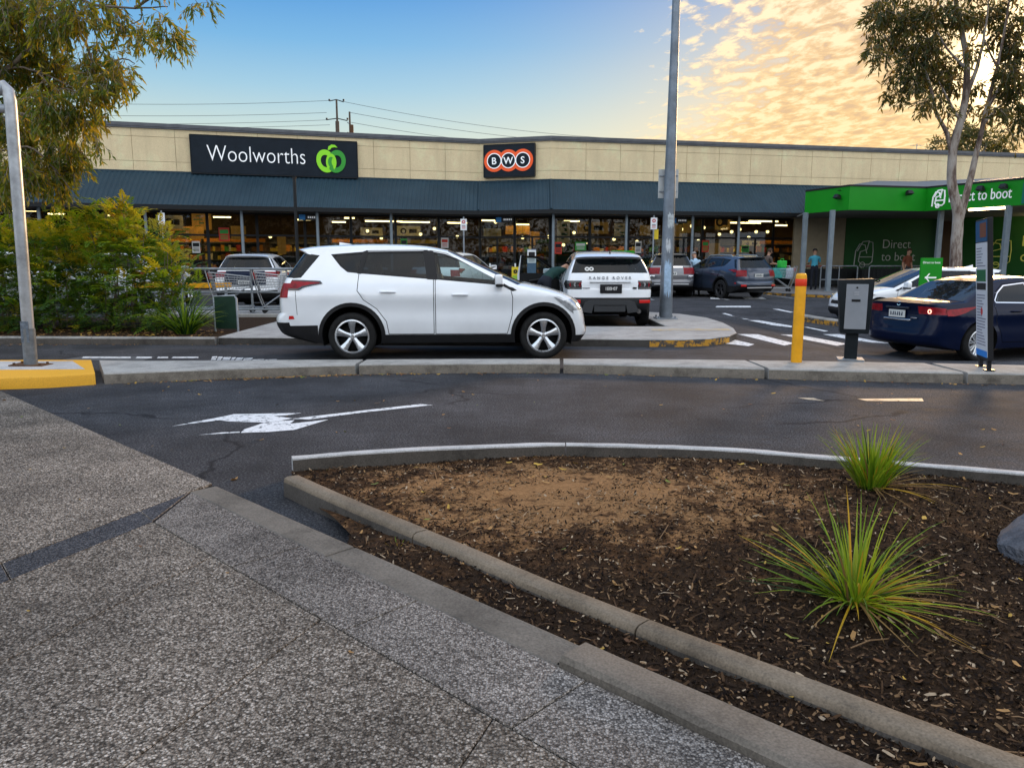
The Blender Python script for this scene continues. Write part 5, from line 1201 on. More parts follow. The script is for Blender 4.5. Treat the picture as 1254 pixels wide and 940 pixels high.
# ---------------------------------------------------------------- other cars
# grey wagon beyond the tall pole
OUT = scaled(SUV, 1.03, .98, 1.01, spokes=(5, 'twin'), clad=.0)
OUT['loft'] = [(0, 1.6, 0, 2, 'bumper_trim'), (6.2, 7.45, .52, 2, 'tail_light'), (7.45, 7.9, 0, .5, 'tail_garnish'), (8, 9, 0, .93, 'rear_window'), (9, 10.3, 0, 2, 'roof_spoiler'), (15, 16, 0, .92, 'windscreen'), (19, 20.4, .62, 2, 'headlight'), (20.6, 21.5, 0, .6, 'grille')]; OUT['etas'] = [.52, .93]
out, Wo = make_car(OUT, GREYCAR, 'parked_car', 'grey wagon with red tail lights parked behind the tall pole', 'car', (6.05, 29.4, 0), R(83))
plate(out, .055, 0, .90, .40, .13, '', PLATEW, PTXT); rbox('bumper_bar', (-.005, 0, .50), (.03, 1.3, .06), SILVERP, out, bev=.012); rbox('rear_wiper', (.27, .0, 1.27), (.03, .45, .02), BLK, out, (0, R(-20), 0), .004)
for s in (1, -1): rbox('fog_lamp', (.09, s*.72, .78), (.05, .2, .12), CHROME, out, (0, 0, s*R(-20)), .03)
# dark slate crossover with roof rails
XV = scaled(SUV, .985, .965, .945, spokes=(5, 'twin'), clad=.05); XV['loft'] = [(0, 2.6, 0, 2, 'bumper_trim'), (6.2, 7.5, .60, 2, 'tail_light'), (8, 9, 0, .9, 'rear_window'), (9, 10.3, 0, 2, 'roof_spoiler'), (15, 16, 0, .92, 'windscreen'), (19, 20.4, .62, 2, 'headlight'), (20.6, 21.5, 0, .6, 'grille')]; XV['etas'] = [.6]
xyaw = R(112)
xv, Wx = make_car(XV, SLATE, 'parked_car', 'dark slate blue crossover with roof rails and dark wheels parked beside the shop path', 'car', (8.95, 28.0, 0), xyaw, rim=M('dark_alloy', (.05, .05, .055), .3, .7))
plate(xv, .065, 0, .86, .37, .12, '', PLATEW, PTXT); rbox('bumper_bar', (-.004, 0, .42), (.03, 1.1, .05), M('satin_silver', (.4, .4, .4), .4, .5), xv, bev=.01); rbox('rear_wiper', (.27, .0, 1.2), (.03, .4, .02), BLK, xv, (0, R(-20), 0), .004)
for s in (1, -1):
    b = MB(); b.tube([(.85, s*.56, 1.50), (.95, s*.56, 1.575), (1.6, s*.57, 1.60), (2.2, s*.57, 1.575), (2.35, s*.57, 1.50)], .022, 8); b.build('roof_rail', GREYP, xv, smooth=50)
    rbox('reflector', (.06, s*.66, .50), (.03, .2, .07), RED_R, xv, (0, 0, s*R(-18)), .008)
# pale sport wagon nose-in behind the trolley bay, silver car behind the bush, small white wagon beyond the middle car
HAT2 = scaled(SUV, .96, .975, .965, spokes=(5, 'twin'), clad=.04); HAT2['loft'] = [(0, 3.5, 0, 2, 'bumper_trim'), (5.3, 7.9, 0, .66, 'number_plate_recess'), (6.6, 7.6, .60, 2, 'tail_light'), (8, 9, 0, .95, 'rear_window'), (9, 10.3, 0, 2, 'roof_spoiler'), (15, 16, 0, .92, 'windscreen'), (19, 20.4, .62, 2, 'headlight')]; HAT2['etas'] = [.66, .95]
HAT2['mats'] = {'number_plate_recess': NAVYCAR}
h2, _ = make_car(HAT2, WHITEP, 'parked_car', 'white hatchback with dark blue tailgate seen from behind past the shopping trolleys', 'car', (-7.45, 21.6, 0), R(96))
plate(h2, .05, 0, .80, .37, .12, '', PLATEW, PTXT); rbox('rear_wiper', (.27, -.1, 1.22), (.03, .5, .025), BLK, h2, (0, R(-20), R(8)), .004); rbox('roof_aerial', (.75, 0, 1.63), (.05, .02, .07), BLK, h2, bev=.006)
h3, _ = make_car(scaled(SUV, 1.0, 1.0, 1.0, spokes=(5, 'twin')), SILVERP, 'parked_car', 'pale silver car parked behind the large leafy bush', 'car', (-15.4, 21.2, 0), R(8))
h4, _ = make_car(scaled(SUV, .97, .98, 1.0, spokes=(5, 'twin')), WHITEP, 'parked_car', 'small white wagon with only its roof and rear window above the crossover', 'car', (-2.55, 24.6, 0), R(72))
h5, _ = make_car(scaled(SUV, .96, .98, .99, spokes=(5, 'twin')), WHITEP, 'parked_car', 'white car behind the leafy bush near its left end', 'car', (-11.4, 21.9, 0), R(92))
# white hatchback on the right lane, facing left
HB = scaled(SUV, .96, .97, .865, spokes=(5, 'twin'), clad=.0, r=.32, arch=.385)
HB['side'] = [q for q in HB['side'] if q[0] not in ('sill_trim',)]
hbx, hby = 12.82, 20.35
hb, _ = make_car(HB, WHITEP, 'parked_car', 'white hatchback facing left with dark wheels behind the green arrow sign', 'car', (hbx, hby, gz(10.5, 20)), R(183), rim=M('two_tone_alloy', (.22, .22, .23), .3, .7))
b = MB(); b.prism([(.80, -.012), (1.04, -.006), (1.04, .006), (.80, .012)], 1.41, lambda x, y: 1.50 if x < .9 else 1.44); b.build('roof_aerial', WHITEP, hb, bevel=.006)
hb2, _ = make_car(scaled(SUV, .96, .97, .87, spokes=(5, 'twin'), clad=.0, r=.32, arch=.385), WHITEP, 'parked_car', 'white car at the right edge of the picture behind the navy sedan', 'car', (18.4, 21.7, gz(15, 21)), R(183))
# navy sedan with its brake lights on
SED = dict(L=4.58, r=.325, arch=.385, wheels=(.98, 3.68), belt=.96, slope=.50, n=2.6, spokes=(9, 'broadthin'), mirror=(3.18, .96), handles=((1.72, .86), (2.72, .84)), seats=(1.75, 2.6), clad=0, crease=.80,
    wz=[(.15, .83), (.3, .865), (.55, .895), (.8, .895), (.95, .868), (1.6, .868)], plan=[(0, .88), (.2, .93), (.5, .965), (1.0, 1), (3.6, 1), (4.0, .96), (4.3, .91), (4.6, .84)],
    keys=[(.5, .2, .6, .22, 1), (.08, .28, .34, .29), (.0, .42, .27, .42), (.02, .54, .26, .55), (.05, .66, .26, .67, 1), (.08, .80, .27, .80), (.07, .90, .27, .885), (.045, 1.0, .29, .955, 1), (.3, 1.045, .45, .985), (.66, 1.06, .74, 1.0, 1), (1.34, 1.365, 1.28, 1.295, 1), (1.65, 1.43, 1.62, 1.36), (2.1, 1.455, 2.1, 1.39), (2.5, 1.435, 2.5, 1.372), (2.75, 1.395, 2.75, 1.33, 1), (3.55, 1.0, 3.35, .965, 1), (3.7, .98, 3.5, .925), (4.1, .88, 3.95, .83), (4.4, .75, 4.2, .72), (4.55, .6, 4.3, .6), (4.58, .45, 4.32, .45), (4.5, .2, 4.25, .22, 1)],
    loft=[(0, 1.9, 0, 2, 'bumper_trim'), (4.25, 6.55, 0, .50, 'number_plate_recess'), (5.1, 6.5, .50, 2, 'tail_light'), (9, 10, 0, .90, 'rear_window'), (14, 15, 0, .9, 'windscreen'), (17.3, 18.3, .6, 2, 'headlight'), (18.6, 20, 0, .6, 'grille')], etas=[])
SED['side'] = side_regions(
    [('rear_door_window', [(1.30, 1.05), (1.42, 1.18), (1.62, 1.30), (2.12, 1.345), (2.14, .985), (1.32, 1.005)]), ('front_door_window', [(2.19, 1.345), (2.5, 1.335), (2.74, 1.285), (3.24, 1.03), (3.20, .955), (2.21, .985)])],
    [('rear_door', [(1.26, 1.03), (1.40, 1.20), (1.60, 1.322), (2.15, 1.366), (2.17, .96), (2.17, .32), (1.50, .32), (1.42, .52), (1.30, .70)]), ('front_door', [(2.175, 1.366), (2.5, 1.355), (2.76, 1.305), (3.28, 1.02), (3.32, .9), (3.30, .6), (3.22, .32), (2.19, .32), (2.19, .96)])],
    [('tail_light', [(.2, .905), (.44, .915), (.92, .955), (.62, .845), (.42, .80), (.2, .80)], .006), ('headlight', [(3.85, .78), (4.4, .68), (4.4, .58), (4.1, .66)], .004), ('bumper_trim', [(.1, .36), (.58, .32), (.58, .1), (.1, .1)], .003)], frame_=.018)
SED['mats'] = {'rear_window': glassmat('sedan_rear_glass', (.22, .25, .28), (.01, .014, .02), .4), 'number_plate_recess': NAVYCAR, 'bumper_trim': NAVYCAR, 'window_frame': CHROME}
syaw = R(17); gs = G(1197, 442, -.28)
sx_ = gs[0]-.98*math.cos(syaw)-.88*math.sin(syaw); sy_ = gs[1]-.98*math.sin(syaw)+.88*math.cos(syaw)
SED['spokes'] = (9, 'twin')
sed, Ws = make_car(SED, NAVYCAR, 'parked_car', 'glossy navy blue sedan with a lit brake light at the right edge', 'car', (sx_, sy_, gz(9, 13.5)), syaw)
plate(sed, .052, .02, .80, .37, .13, '', PLATEW, PTXT); rbox('plate_lip', (.05, .02, .905), (.04, .52, .035), M('satin_dark', (.05, .055, .07), .3, .6), sed, bev=.01); rbox('lower_garnish', (.055, .02, .70), (.02, .62, .03), CHROME, sed, bev=.008)
for s in (1, -1):
    y = s*.64
    b = MB(); ring(b, (0, 0), .024, .040, .006, frame((.105, y, .868), (0, -1, 0), (0, 0, 1)), 20); b.build('brake_ring', BRAKEC if s < 0 else LRED, sed)
    rbox('reflector', (.09, s*.62, .46), (.02, .22, .025), LREDD, sed, (0, 0, s*R(-14)), .006)
rbox('badge', (.052, -.36, .745), (.008, .14, .018), CHROME, sed, bev=.002); b = MB(); ring(b, (0, 0), .028, .04, .008, frame((.062, 0, .975), (0, -1, 0), (.2, 0, 1)), 24); b.build('emblem', CHROME, sed)

# ================================================================ street furniture
ORGB = M('bollard_yellow', (.78, .36, .015), .4, var=.12, vscale=5, dirt=.25); REDB = M('reflective_red', (.65, .05, .02), .35, emit=(1, .05, .0), estr=.05)
RUST = M('rusty_steel', (.10, .05, .025), .8, var=.5, vscale=20); KIOSK = M('kiosk_charcoal', (.010, .014, .017), .5, var=.25, vscale=8, spec=.15, dirt=.1); KFACE = M('kiosk_grey_face', (.24, .26, .285), .45, var=.08); 
def tubes(name, segs, r, mat, root, n=8, smooth=50):
    b = MB()
    for s in segs: b.tube(s, r, n)
    return b.build(name, mat, root, smooth=smooth)
# steel gantry post on the yellow island nose
gx, gy = G(38, 447, .139)
t = thing('gantry_post', 'weathered galvanised steel gantry post standing on the yellow island nose', 'post', (gx, gy, .139))
t.rotation_euler = (0, R(1.3), 0)
b = MB(); b.tube([(0, 0, .012), (0, 0, .46)], .077, 20); b.build('lower_sleeve', M('galvanised_dark', (.16, .18, .20), .5, .6, var=.3, vscale=14), t, smooth=50)
b = MB(); b.tube([(0, 0, .0), (0, 0, .25)], .07, 20); b.tube([(0, 0, .25), (0, 0, 3.16), (-.02, 0, 3.27), (-.10, 0, 3.34)], .068, 20); b.build('shaft', M('galvanised_pale', (.36, .38, .40), .38, .55, var=.3, vscale=5, dirt=.45), t, smooth=50)
b = MB(); b.tube([(-.05, 0, 3.29), (-3.6, 0, 3.33)], .075, 16); b.build('crossbar', GALV, t, smooth=50)
b = MB(); b.tube([(-.02, 0, 3.07), (-3.6, 0, 3.05)], .05, 12); b.build('lower_bar', GALV, t, smooth=50)
b = MB(); b.box((0, 0, .006), (.42, .24, .014)); [b.tube([(x, y, .01), (x, y, .035)], .016, 6) for x in (-.16, .16) for y in (-.08, .08)]; b.build('base_plate', RUST, t)
b = MB(); b.box((0, -.070, .42), (.10, .008, .26)); b.build('sticker_patch', M('torn_sticker', (.10, .13, .17), .6, var=.5, vscale=30), t)
# tall light pole on the slab
px_, py_ = G(815, 390, ZS)
t = thing('light_pole', 'tall grey steel light pole with peeling paint standing on the slab corner', 'light pole', (px_, py_, ZS))
b = MB(); b.tube([(0, 0, 0), (0, 0, 3.0), (.01, 0, 6.0), (.02, 0, 11.5)], [.145, .120, .086, .06], 24); b.build('shaft', M('pole_steel', (.17, .20, .235), .45, .5, var=.3, vscale=3, dirt=.5), t, smooth=50)
b = MB(); b.box((0, 0, .012), (.46, .46, .024)); [b.tube([(x, y, .02), (x, y, .07)], .02, 6) for x in (-.18, .18) for y in (-.18, .18)]; b.build('base_plate', GALV, t)
b = MB(); b.tube([(.02, 0, 11.4), (.6, -.5, 11.75), (1.2, -1.0, 11.8)], .045, 10); b.build('lamp_arm', GALV, t, smooth=50); b = MB(); b.box((1.4, -1.17, 11.8), (.7, .3, .12), (0, 0, R(-40))); b.build('lamp_head', GREYP, t, bevel=.03)
def wrap(name, z0, z1, a0, a1, mat, rr, jag, seed):
    q = random.Random(seed); b = MB(); n = 14; vs = []; fs = []
    for i in range(n+1):
        a = R(lerp(a0, a1, i/n)); e = jag*q.uniform(-1, 1)
        for z in (z0+jag*q.uniform(-1, 1), z1+e): r_ = lerp(.145, .120, z/3.0)+rr; vs.append((r_*math.cos(a), r_*math.sin(a), z))
    for i in range(n): fs.append((2*i, 2*i+2, 2*i+3, 2*i+1))
    b.add(vs, fs); b.build(name, mat, t, smooth=60)
wrap('paint_patch', .55, 1.25, 235, 300, M('peeling_pale_blue', (.30, .42, .55), .5, var=.3, vscale=9), .003, .09, 2); wrap('paint_patch', 1.5, 1.72, 240, 285, M('peeling_white', (.45, .48, .50), .5, var=.3, vscale=9), .003, .07, 5); wrap('paint_patch', 2.0, 2.3, 250, 320, M('old_sticker', (.36, .40, .42), .6, var=.4, vscale=12), .003, .04, 8)
b = MB(); b.box((0, .17, 2.95), (.44, .012, .62)); b.build('sign_plate', M('sign_back', (.42, .44, .44), .45, .4, var=.2), t, bevel=.004); tubes('sign_bracket', [[(-.2, .15, 3.12), (.2, .15, 3.12)], [(-.2, .15, 2.78), (.2, .15, 2.78)]], .014, GALV, t)
# slim dark lamp post far left of the entrance
t = thing('lamp_post', 'slim dark post rising in front of the awning left of the crossover', 'post', (-7.15, 26.0, 0))
b = MB(); b.tube([(0, 0, 0), (0, 0, 4.05)], [.06, .05], 12); b.build('shaft', DARKM, t, smooth=50); b = MB(); b.tube([(0, 0, 4.05), (0, 0, 4.10)], .066, 12); b.build('cap', DARKM, t); b = MB(); b.box((0, 0, .01), (.22, .22, .02)); b.build('base_plate', GALV, t)
# parking signs on posts
for (u, Y, zc, lab, two) in ((200, 30, 2.95, 'small white sign on a thin post above the leafy bush', 0), (568, 32.5, 2.85, 'small white and red sign on a thin post left of the orange ring sign entrance', 1), (800, 31.5, 2.85, 'small white and red sign with yellow plate on a thin post by the tall pole', 2), (428, 33.0, 0, '', 9)):
    if two == 9: continue
    X = (u-627)/957*Y; t = thing('parking_sign', lab, 'sign', (X, Y, gz(X, Y)))
    b = MB(); b.tube([(0, .03, 0), (0, .03, zc+.32)], .03, 8); b.build('post', GALV, t, smooth=50)
    b = MB(); b.box((0, 0, zc), (.26, .012, .46)); b.build('sign_face', WHT, t, bevel=.003)
    b = MB(); ring(b, (0, .11), .035, .07, .003, frame((0, -.008, zc), (1, 0, 0), (0, 0, 1)), 18, mi=0); [b.box((0, -.009, zc-.05-.05*q), (.15, .003, .022), mi=0 if q else 1) for q in range(3)]; b.build('sign_print', [M('print_red', (.5, .03, .03), .5), M('print_dark', (.03, .03, .05), .5)] if two else [M('print_amber', (.6, .3, .05), .5), M('print_blue', (.05, .15, .4), .5)], t)
    if two == 2: b = MB(); b.box((.10, .05, zc-.42), (.2, .012, .4)); b.build('yellow_plate', M('plate_yellow', (.65, .48, .03), .5), t)
# yellow bollard
bx, by = G(975, 444, .13)
t = thing('bollard', 'yellow steel bollard with a red reflective band on the median', 'bollard', (bx, by, .13))
b = MB(); b.lathe([(.001, 0), (.068, 0), (.068, 1.10), (.062, 1.128), (.045, 1.14), (.001, 1.142)], n=28); b.build('shaft', ORGB, t, smooth=45); b = MB(); b.lathe([(.069, .98), (.0705, .982), (.0705, 1.07), (.069, 1.072)], n=28); b.build('red_band', REDB, t, smooth=45); b = MB(); b.lathe([(.001, .008), (.10, .008), (.105, .002), (.105, 0)], n=24); b.build('base_collar', CONC, t)
# barrier kiosk
kx, ky = G(1041, 440.5, .13)
t = thing('ticket_kiosk', 'dark grey kiosk box with pale face plate on a post on the median', 'kiosk', (kx, ky, .13), R(-19))
b = MB(); b.b2((-.075, -.075, .02), (.075, .075, .42)); b.build('post', KIOSK, t, bevel=.008); b = MB(); b.b2((-.16, -.16, 0), (.16, .16, .022)); b.build('base_plate', GALV, t)
b = MB(); b.add([(-.155, -.14, .36), (.19, -.14, .36), (.19, .14, .36), (-.155, .14, .36), (-.215, -.15, 1.05), (.215, -.15, 1.07), (.215, .15, 1.07), (-.215, .15, 1.05)], [(3, 2, 1, 0), (4, 5, 6, 7), (0, 1, 5, 4), (1, 2, 6, 5), (2, 3, 7, 6), (3, 0, 4, 7)]); bo = b.build('cabinet', KIOSK, t, bevel=.012, smooth=40)
b = MB(); b.b2((-.115, -.156, .42), (.145, -.146, 1.0)); b.build('face_plate', KFACE, t, bevel=.003); b = MB(); b.b2((-.045, -.160, .775), (.06, -.1555, .805)); b.build('slot', BLACKJ, t); b = MB(); b.tube([(.012, -.156, .955), (.012, -.162, .955)], .012, 12); b.build('camera_eye', BLK, t); b = MB(); [b.b2((-.02+.001*q, -.158, .86+.018*q), (.04, -.1565, .868+.018*q)) for q in range(3)]; b.build('fine_print', M('print_grey', (.36, .37, .39), .5), t)
# totem sign seen nearly edge on
tx, ty = G(1206, 451, .13)
t = thing('totem_sign', 'slim black framed notice totem with a white printed face seen nearly edge on', 'sign', (tx, ty, .13), R(-109))
t.rotation_euler = (Matrix.Rotation(R(-5.0), 3, Vector((.525, .85, 0))) @ Matrix.Rotation(R(-109), 3, 'Z')).to_euler()
for y in (-.20, .20): b = MB(); b.b2((y-.03, -.02, 0), (y+.03, .02, .16)); b.b2((y-.08, -.05, 0), (y+.08, .05, .012)); b.build('leg', BLK, t)
b = MB(); b.b2((-.29, -.028, .12), (.29, .028, 1.80)); b.build('frame', BLK, t, bevel=.006)
b = MB(); b.b2((-.268, -.034, .16), (.268, -.028, 1.52)); b.build('white_face', M('notice_white', (.66, .67, .70), .4), t)
b = MB(); b.b2((-.268, -.034, 1.53), (.268, -.028, 1.78), mi=0); b.b2((-.05, -.037, 1.58), (.24, -.033, 1.75), mi=1); b.b2((-.268, -.037, .155), (.268, -.0335, .23), mi=2); b.b2((-.22, -.037, 1.06), (.22, -.0335, 1.20), mi=3); b.b2((-.22, -.037, .96), (.22, -.0335, 1.04), mi=4)
q_ = random.Random(4); z = 1.46
while z > .3:
    if not (.92 < z < 1.22): x0 = -.22; b.b2((x0, -.0365, z-.012), (x0+q_.uniform(.2, .44), -.0338, z), mi=5)
    z -= .035
ring(b, (.02, .70), .001, .045, .003, frame((0, -.034, 0), (1, 0, 0), (0, 0, 1)), 16, mi=6); b.build('print', [M('print_blue_dark', (.02, .09, .2), .5), M('print_brown', (.20, .07, .04), .5), M('print_bright_blue', (.03, .22, .65), .5), M('print_green', (.02, .14, .05), .5), BLK, M('print_lines', (.22, .22, .27), .5), M('print_red2', (.6, .05, .05), .5)], t)
# green direction sign
ax, ay = 8.78, 16.3
t = thing('direction_sign', 'bright green sign board with a white left arrow behind the navy sedan', 'sign', (ax, ay, gz(ax, ay)), R(4))
zb_ = -gz(ax, ay)
b = MB(); b.b2((-.235, -.02, zb_+.84), (.235, .02, zb_+1.47)); b.build('board', GREEN, t, bevel=.006); tubes('post', [[(-.16, .03, 0), (-.16, .03, zb_+1.3)], [(.16, .03, 0), (.16, .03, zb_+1.3)]], .025, GALV, t)
am = frame((0, -.021, zb_+1.06), (1, 0, 0), (0, 0, 1)); b = MB(); b.plate([(-.13, -.012), (.12, -.012), (.12, .018), (-.13, .018)], .004, am)
for s in (1, -1): b.plate([(-.135, .003-.02*s), (-.105, .003-.02*s), (-.02, .003+.085*s), (-.05, .003+.085*s)], .005, am)
b.build('arrow', LETW, t); text_mesh('lettering', 'Direct to boot', .064, LETW, t, frame((-.20, -.021, zb_+1.355), (1, 0, 0), (0, 0, 1)), .004)
# small stands in front of the shop
def stand(u, Y, w_, h, name, lab, cat, mats, draw):
    X = (u-627)/957*Y; t = thing(name, lab, cat, (X, Y, .12 if Y > 33 else gz(X, Y)), R(10)); draw(t, w_, h); return t
YS = M('stand_yellow', (.70, .55, .03), .5); LIME = M('stand_lime', (.28, .50, .05), .5); BLUEG = M('stand_blue_grey', (.10, .16, .24), .5)
def d1(t, w_, h):
    b = MB(); b.box((0, 0, h*.62), (w_, .10, h*.76), taper=(1, .4)); b.build('board', YS, t, bevel=.01); b = MB(); b.box((0, -.055, h*.46), (w_*.8, .01, h*.32)); b.build('lime_panel', LIME, t); b = MB(); b.box((0, 0, h*.12), (w_*.7, .3, h*.22)); b.build('base', BLK, t); b = MB(); b.tube([(0, 0, h), (0, 0, h*1.16)], .035, 8); b.build('handle', WHT, t)
    b = MB(); ring(b, (0, 0), .03, .09, .006, frame((0, -.05, h*.80), (1, 0, 0), (0, 0, 1)), 16); b.build('print', BLK, t)
stand(600, 34.0, .30, .98, 'caution_stand', 'yellow and lime caution stand left of the glass door', 'stand', 0, d1)
def d2(t, w_, h):
    d1(t, w_, h); b = MB(); b.box((0, -.058, h*.30), (w_*.6, .01, h*.16)); b.build('orange_label', M('label_orange', (.6, .2, .03), .5), t)
stand(631, 34.4, .32, .98, 'caution_stand', 'yellow caution stand with black ring print right of the glass door', 'stand', 0, d2)
def d3(t, w_, h):
    b = MB(); b.box((0, 0, h*.5), (w_, .05, h)); b.build('panel', BLUEG, t, bevel=.006); b = MB(); b.box((0, -.03, h*.82), (w_*.94, .012, h*.32)); b.build('notice', WHT, t); b = MB(); b.box((0, -.038, h*.88), (w_*.7, .004, h*.10)); [b.box((0, -.038, h*(.70+.03*q)), (w_*.7, .004, h*.012)) for q in range(3)]; b.build('print', BLK, t)
stand(651, 34.2, .40, 1.75, 'notice_stand', 'tall blue grey stand with a white notice behind the open car door', 'stand', 0, d3)
def d4(t, w_, h):
    b = MB(); b.box((0, 0, h-.25), (w_, .12, .5)); b.build('board', GREEN, t, bevel=.03, smooth=40); tubes('leg', [[(-w_*.4, 0, 0), (-w_*.4, 0, h-.4)], [(w_*.4, 0, 0), (w_*.4, 0, h-.4)]], .03, GALV, t)
    b = MB(); ring(b, (.2, .02), .05, .085, .006, frame((0, -.062, h-.25), (1, 0, 0), (0, 0, 1)), 20); b.plate([(-.36, .02), (.05, .05), (.05, .08), (-.36, .05)], .006, frame((0, -.062, h-.25), (1, 0, 0), (0, 0, 1))); b.build('emblem', M('pale_lime', (.4, .7, .25), .5), t)
stand(763, 33.4, 1.02, 1.68, 'promotion_board', 'low bright green board standing before the shop glass behind the white luxury car', 'board', 0, d4)
def d5(t, w_, h):
    b = MB(); b.box((0, .14, h*.5), (w_, .03, h), (R(12), 0, 0)); b.box((0, -.14, h*.5), (w_, .03, h), (R(-12), 0, 0)); b.build('board', WHT, t, bevel=.004); b = MB(); b.box((0, -.165, h*.55), (w_*.7, .012, h*.3), (R(-12), 0, 0)); b.build('blue_print', BLUE, t)
stand(826, 34.0, .55, 1.3, 'sandwich_board', 'white sandwich board with blue print right of the tall pole', 'board', 0, d5)
# ---------------------------------------------------------------- trolley bay
t = thing('trolley_bay_rail', 'galvanised trolley bay railing left of the white crossover', 'railing', (0, 18.75, .15))
for (x, yy) in ((-7.95, 0), (-6.30, 0), (-4.6, 0), (-3.35, 0)): b = MB(); b.tube([(x, yy, 0), (x, yy, 1.05)], .028, 10); b.b2((x-.07, yy-.07, 0), (x+.07, yy+.07, .012)); b.build('post', GALV, t, smooth=50)
tubes('top_rail', [[(-9.2, 0, 1.06), (-3.0, 0, 1.06)]], .03, GALV, t); tubes('lower_rail', [[(-9.2, 0, .50), (-3.0, 0, .50)]], .02, GALV, t)
tubes('wheel_rail', [[(-8.5, -.1, .10), (-2.9, -.1, .10)], [(-8.5, .55, .10), (-2.9, .55, .10)]], .028, GALV, t)
WIRE = M('trolley_wire', (.34, .36, .38), .35, .7); TRED = M('trolley_red', (.55, .03, .02), .45); TGRY = M('trolley_grey_plastic', (.14, .15, .16), .5)
def make_trolley(lab, loc, rz, group):
    t = thing('shopping_trolley', lab, 'trolley', loc, rz, group)          # faces +x, handle at -x
    b = MB(); r = .0065
    def pt(s, q, h):                                    # s along 0..1 (front), q across -1..1, h height 0..1
        return (lerp(-.30, .52, s)+(.06*(h) if s > .5 else -.10*h), q*lerp(.27, .19, s)*lerp(.86, 1, h), lerp(lerp(.52, .60, s), lerp(.98, .86, s), h))
    for k in range(7):
        h = k/6; b.tube([pt(0, -1, h), pt(1, -1, h), pt(1, 1, h), pt(0, 1, h), pt(0, -1, h)], r*1.5 if k in (0, 6) else r, 5)
    for k in range(12):
        s = k/11
        for q in (-1, 1): b.tube([pt(s, q, 0), pt(s, q, 1)], r, 4)
        b.tube([pt(s, -1, 0), pt(s, 1, 0)], r, 4)
    for k in range(1, 8):
        q = -1+2*k/8; b.tube([pt(1, q, 0), pt(1, q, 1)], r, 4); b.tube([pt(0, q, 0), pt(0, q, 1)], r, 4); b.tube([pt(0, q, 0), pt(1, q, 0)], r, 4)
    b.build('basket', WIRE, t)
    tubes('frame', [[(-.46, s*.27, 1.02), (-.36, s*.27, .55), (-.26, s*.26, .24), (-.22, s*.26, .15), (.58, s*.17, .15)] for s in (1, -1)]+[[(.58, -.17, .15), (.58, .17, .15)], [(-.22, -.26, .15), (-.22, .26, .15)], [(-.2, .25, .17), (.36, .2, .56)], [(-.2, -.25, .17), (.36, -.2, .56)]], .014, WIRE, t)
    tubes('handle', [[(-.47, -.28, 1.03), (-.47, .28, 1.03)]], .018, TGRY, t, 10)
    for (x, y) in ((-.2, .25), (-.2, -.25), (.55, .16), (.55, -.16)):
        w2 = MB(); w2.lathe([(.001, -.015), (.058, -.015), (.062, 0), (.058, .015), (.001, .015)], (x, y, .062), 'Y', 16); w2.b2((x-.02, y-.026, .06), (x+.02, y-.018, .15)); w2.b2((x-.02, y+.018, .06), (x+.02, y+.026, .15)); w2.build('wheel', BLK, t, smooth=50)
    b = MB(); b.box((-.40, 0, .90), (.03, .42, .16), (0, R(-14), 0)); b.build('child_seat_flap', TRED if 'red' in lab else TGRY, t, bevel=.01)
    return t
tr = make_trolley('wire shopping trolley nearest the leafy bush with a red seat flap', (-6.95, 18.95, .15), R(12), 'trolleys in the bay')
for (x, y, rz, lab) in ((-5.85, 18.95, 14, 'wire shopping trolley with its tall end by the middle of the railing'), (-5.05, 19.05, 14, 'wire shopping trolley just behind the rear of the white crossover')):
    c = copy_tree(tr); c.location = (x, y, .15); c.rotation_euler = (0, 0, R(rz)); c['label'] = lab
# end panel by the path, yellow rail, kiddie ride
t = thing('end_panel', 'dark green framed panel at the end of the planting bed', 'panel', (-5.42, 14.6, .09), R(-4))
b = MB(); b.box((0, 0, .36), (.42, .03, .62)); b.build('panel', M('dark_green_panel', (.012, .035, .022), .35, var=.4, vscale=3), t); tubes('frame', [[(-.22, 0, 0), (-.22, 0, .66), (.18, 0, .68), (.22, 0, .62), (.22, 0, -.02)]], .022, GALV, t)
t = thing('barrier_rail', 'yellow painted low barrier rail behind the trolley bay', 'barrier', (-8.7, 20.3, .15))
b = MB(); b.b2((-1.2, -.03, .55), (1.35, .03, .68)); b.build('rail', ORGB, t, bevel=.01); tubes('post', [[(-1.1, 0, 0), (-1.1, 0, .6)], [(0, 0, 0), (0, 0, .6)], [(1.2, 0, 0), (1.2, 0, .6)]], .04, GALV, t)
t = thing('kiddie_ride', 'small cream coin ride shaped like a jeep outside the shop', 'kiddie ride', (-9.55, 31.3, .12), R(10))
CRM = M('cream_plastic', (.42, .40, .26), .4)
b = MB(); b.b2((-.62, -.3, .35), (.62, .3, .75)); b.b2((-.2, -.28, .75), (.55, .28, 1.15)); b.build('body', CRM, t, bevel=.07, smooth=40); b = MB(); b.b2((-.12, -.285, .85), (.5, -.279, 1.08)); b.build('window', DARKM, t); b = MB(); b.b2((-.5, -.25, 0), (.5, .25, .34)); b.build('base', BLUEG, t, bevel=.02)
for (x, s) in ((-.36, -1), (.4, -1), (-.36, 1), (.4, 1)): b = MB(); b.lathe([(.001, -.05), (.2, -.05), (.22, 0), (.2, .05), (.001, .05)], (x, s*.31, .42), 'Y', 20, ); b.lathe([(.001, -.056*s*-1), (.10, .056*s)], (x, s*.31, .42), 'Y', 16); b.build('wheel', BLK, t, smooth=50)
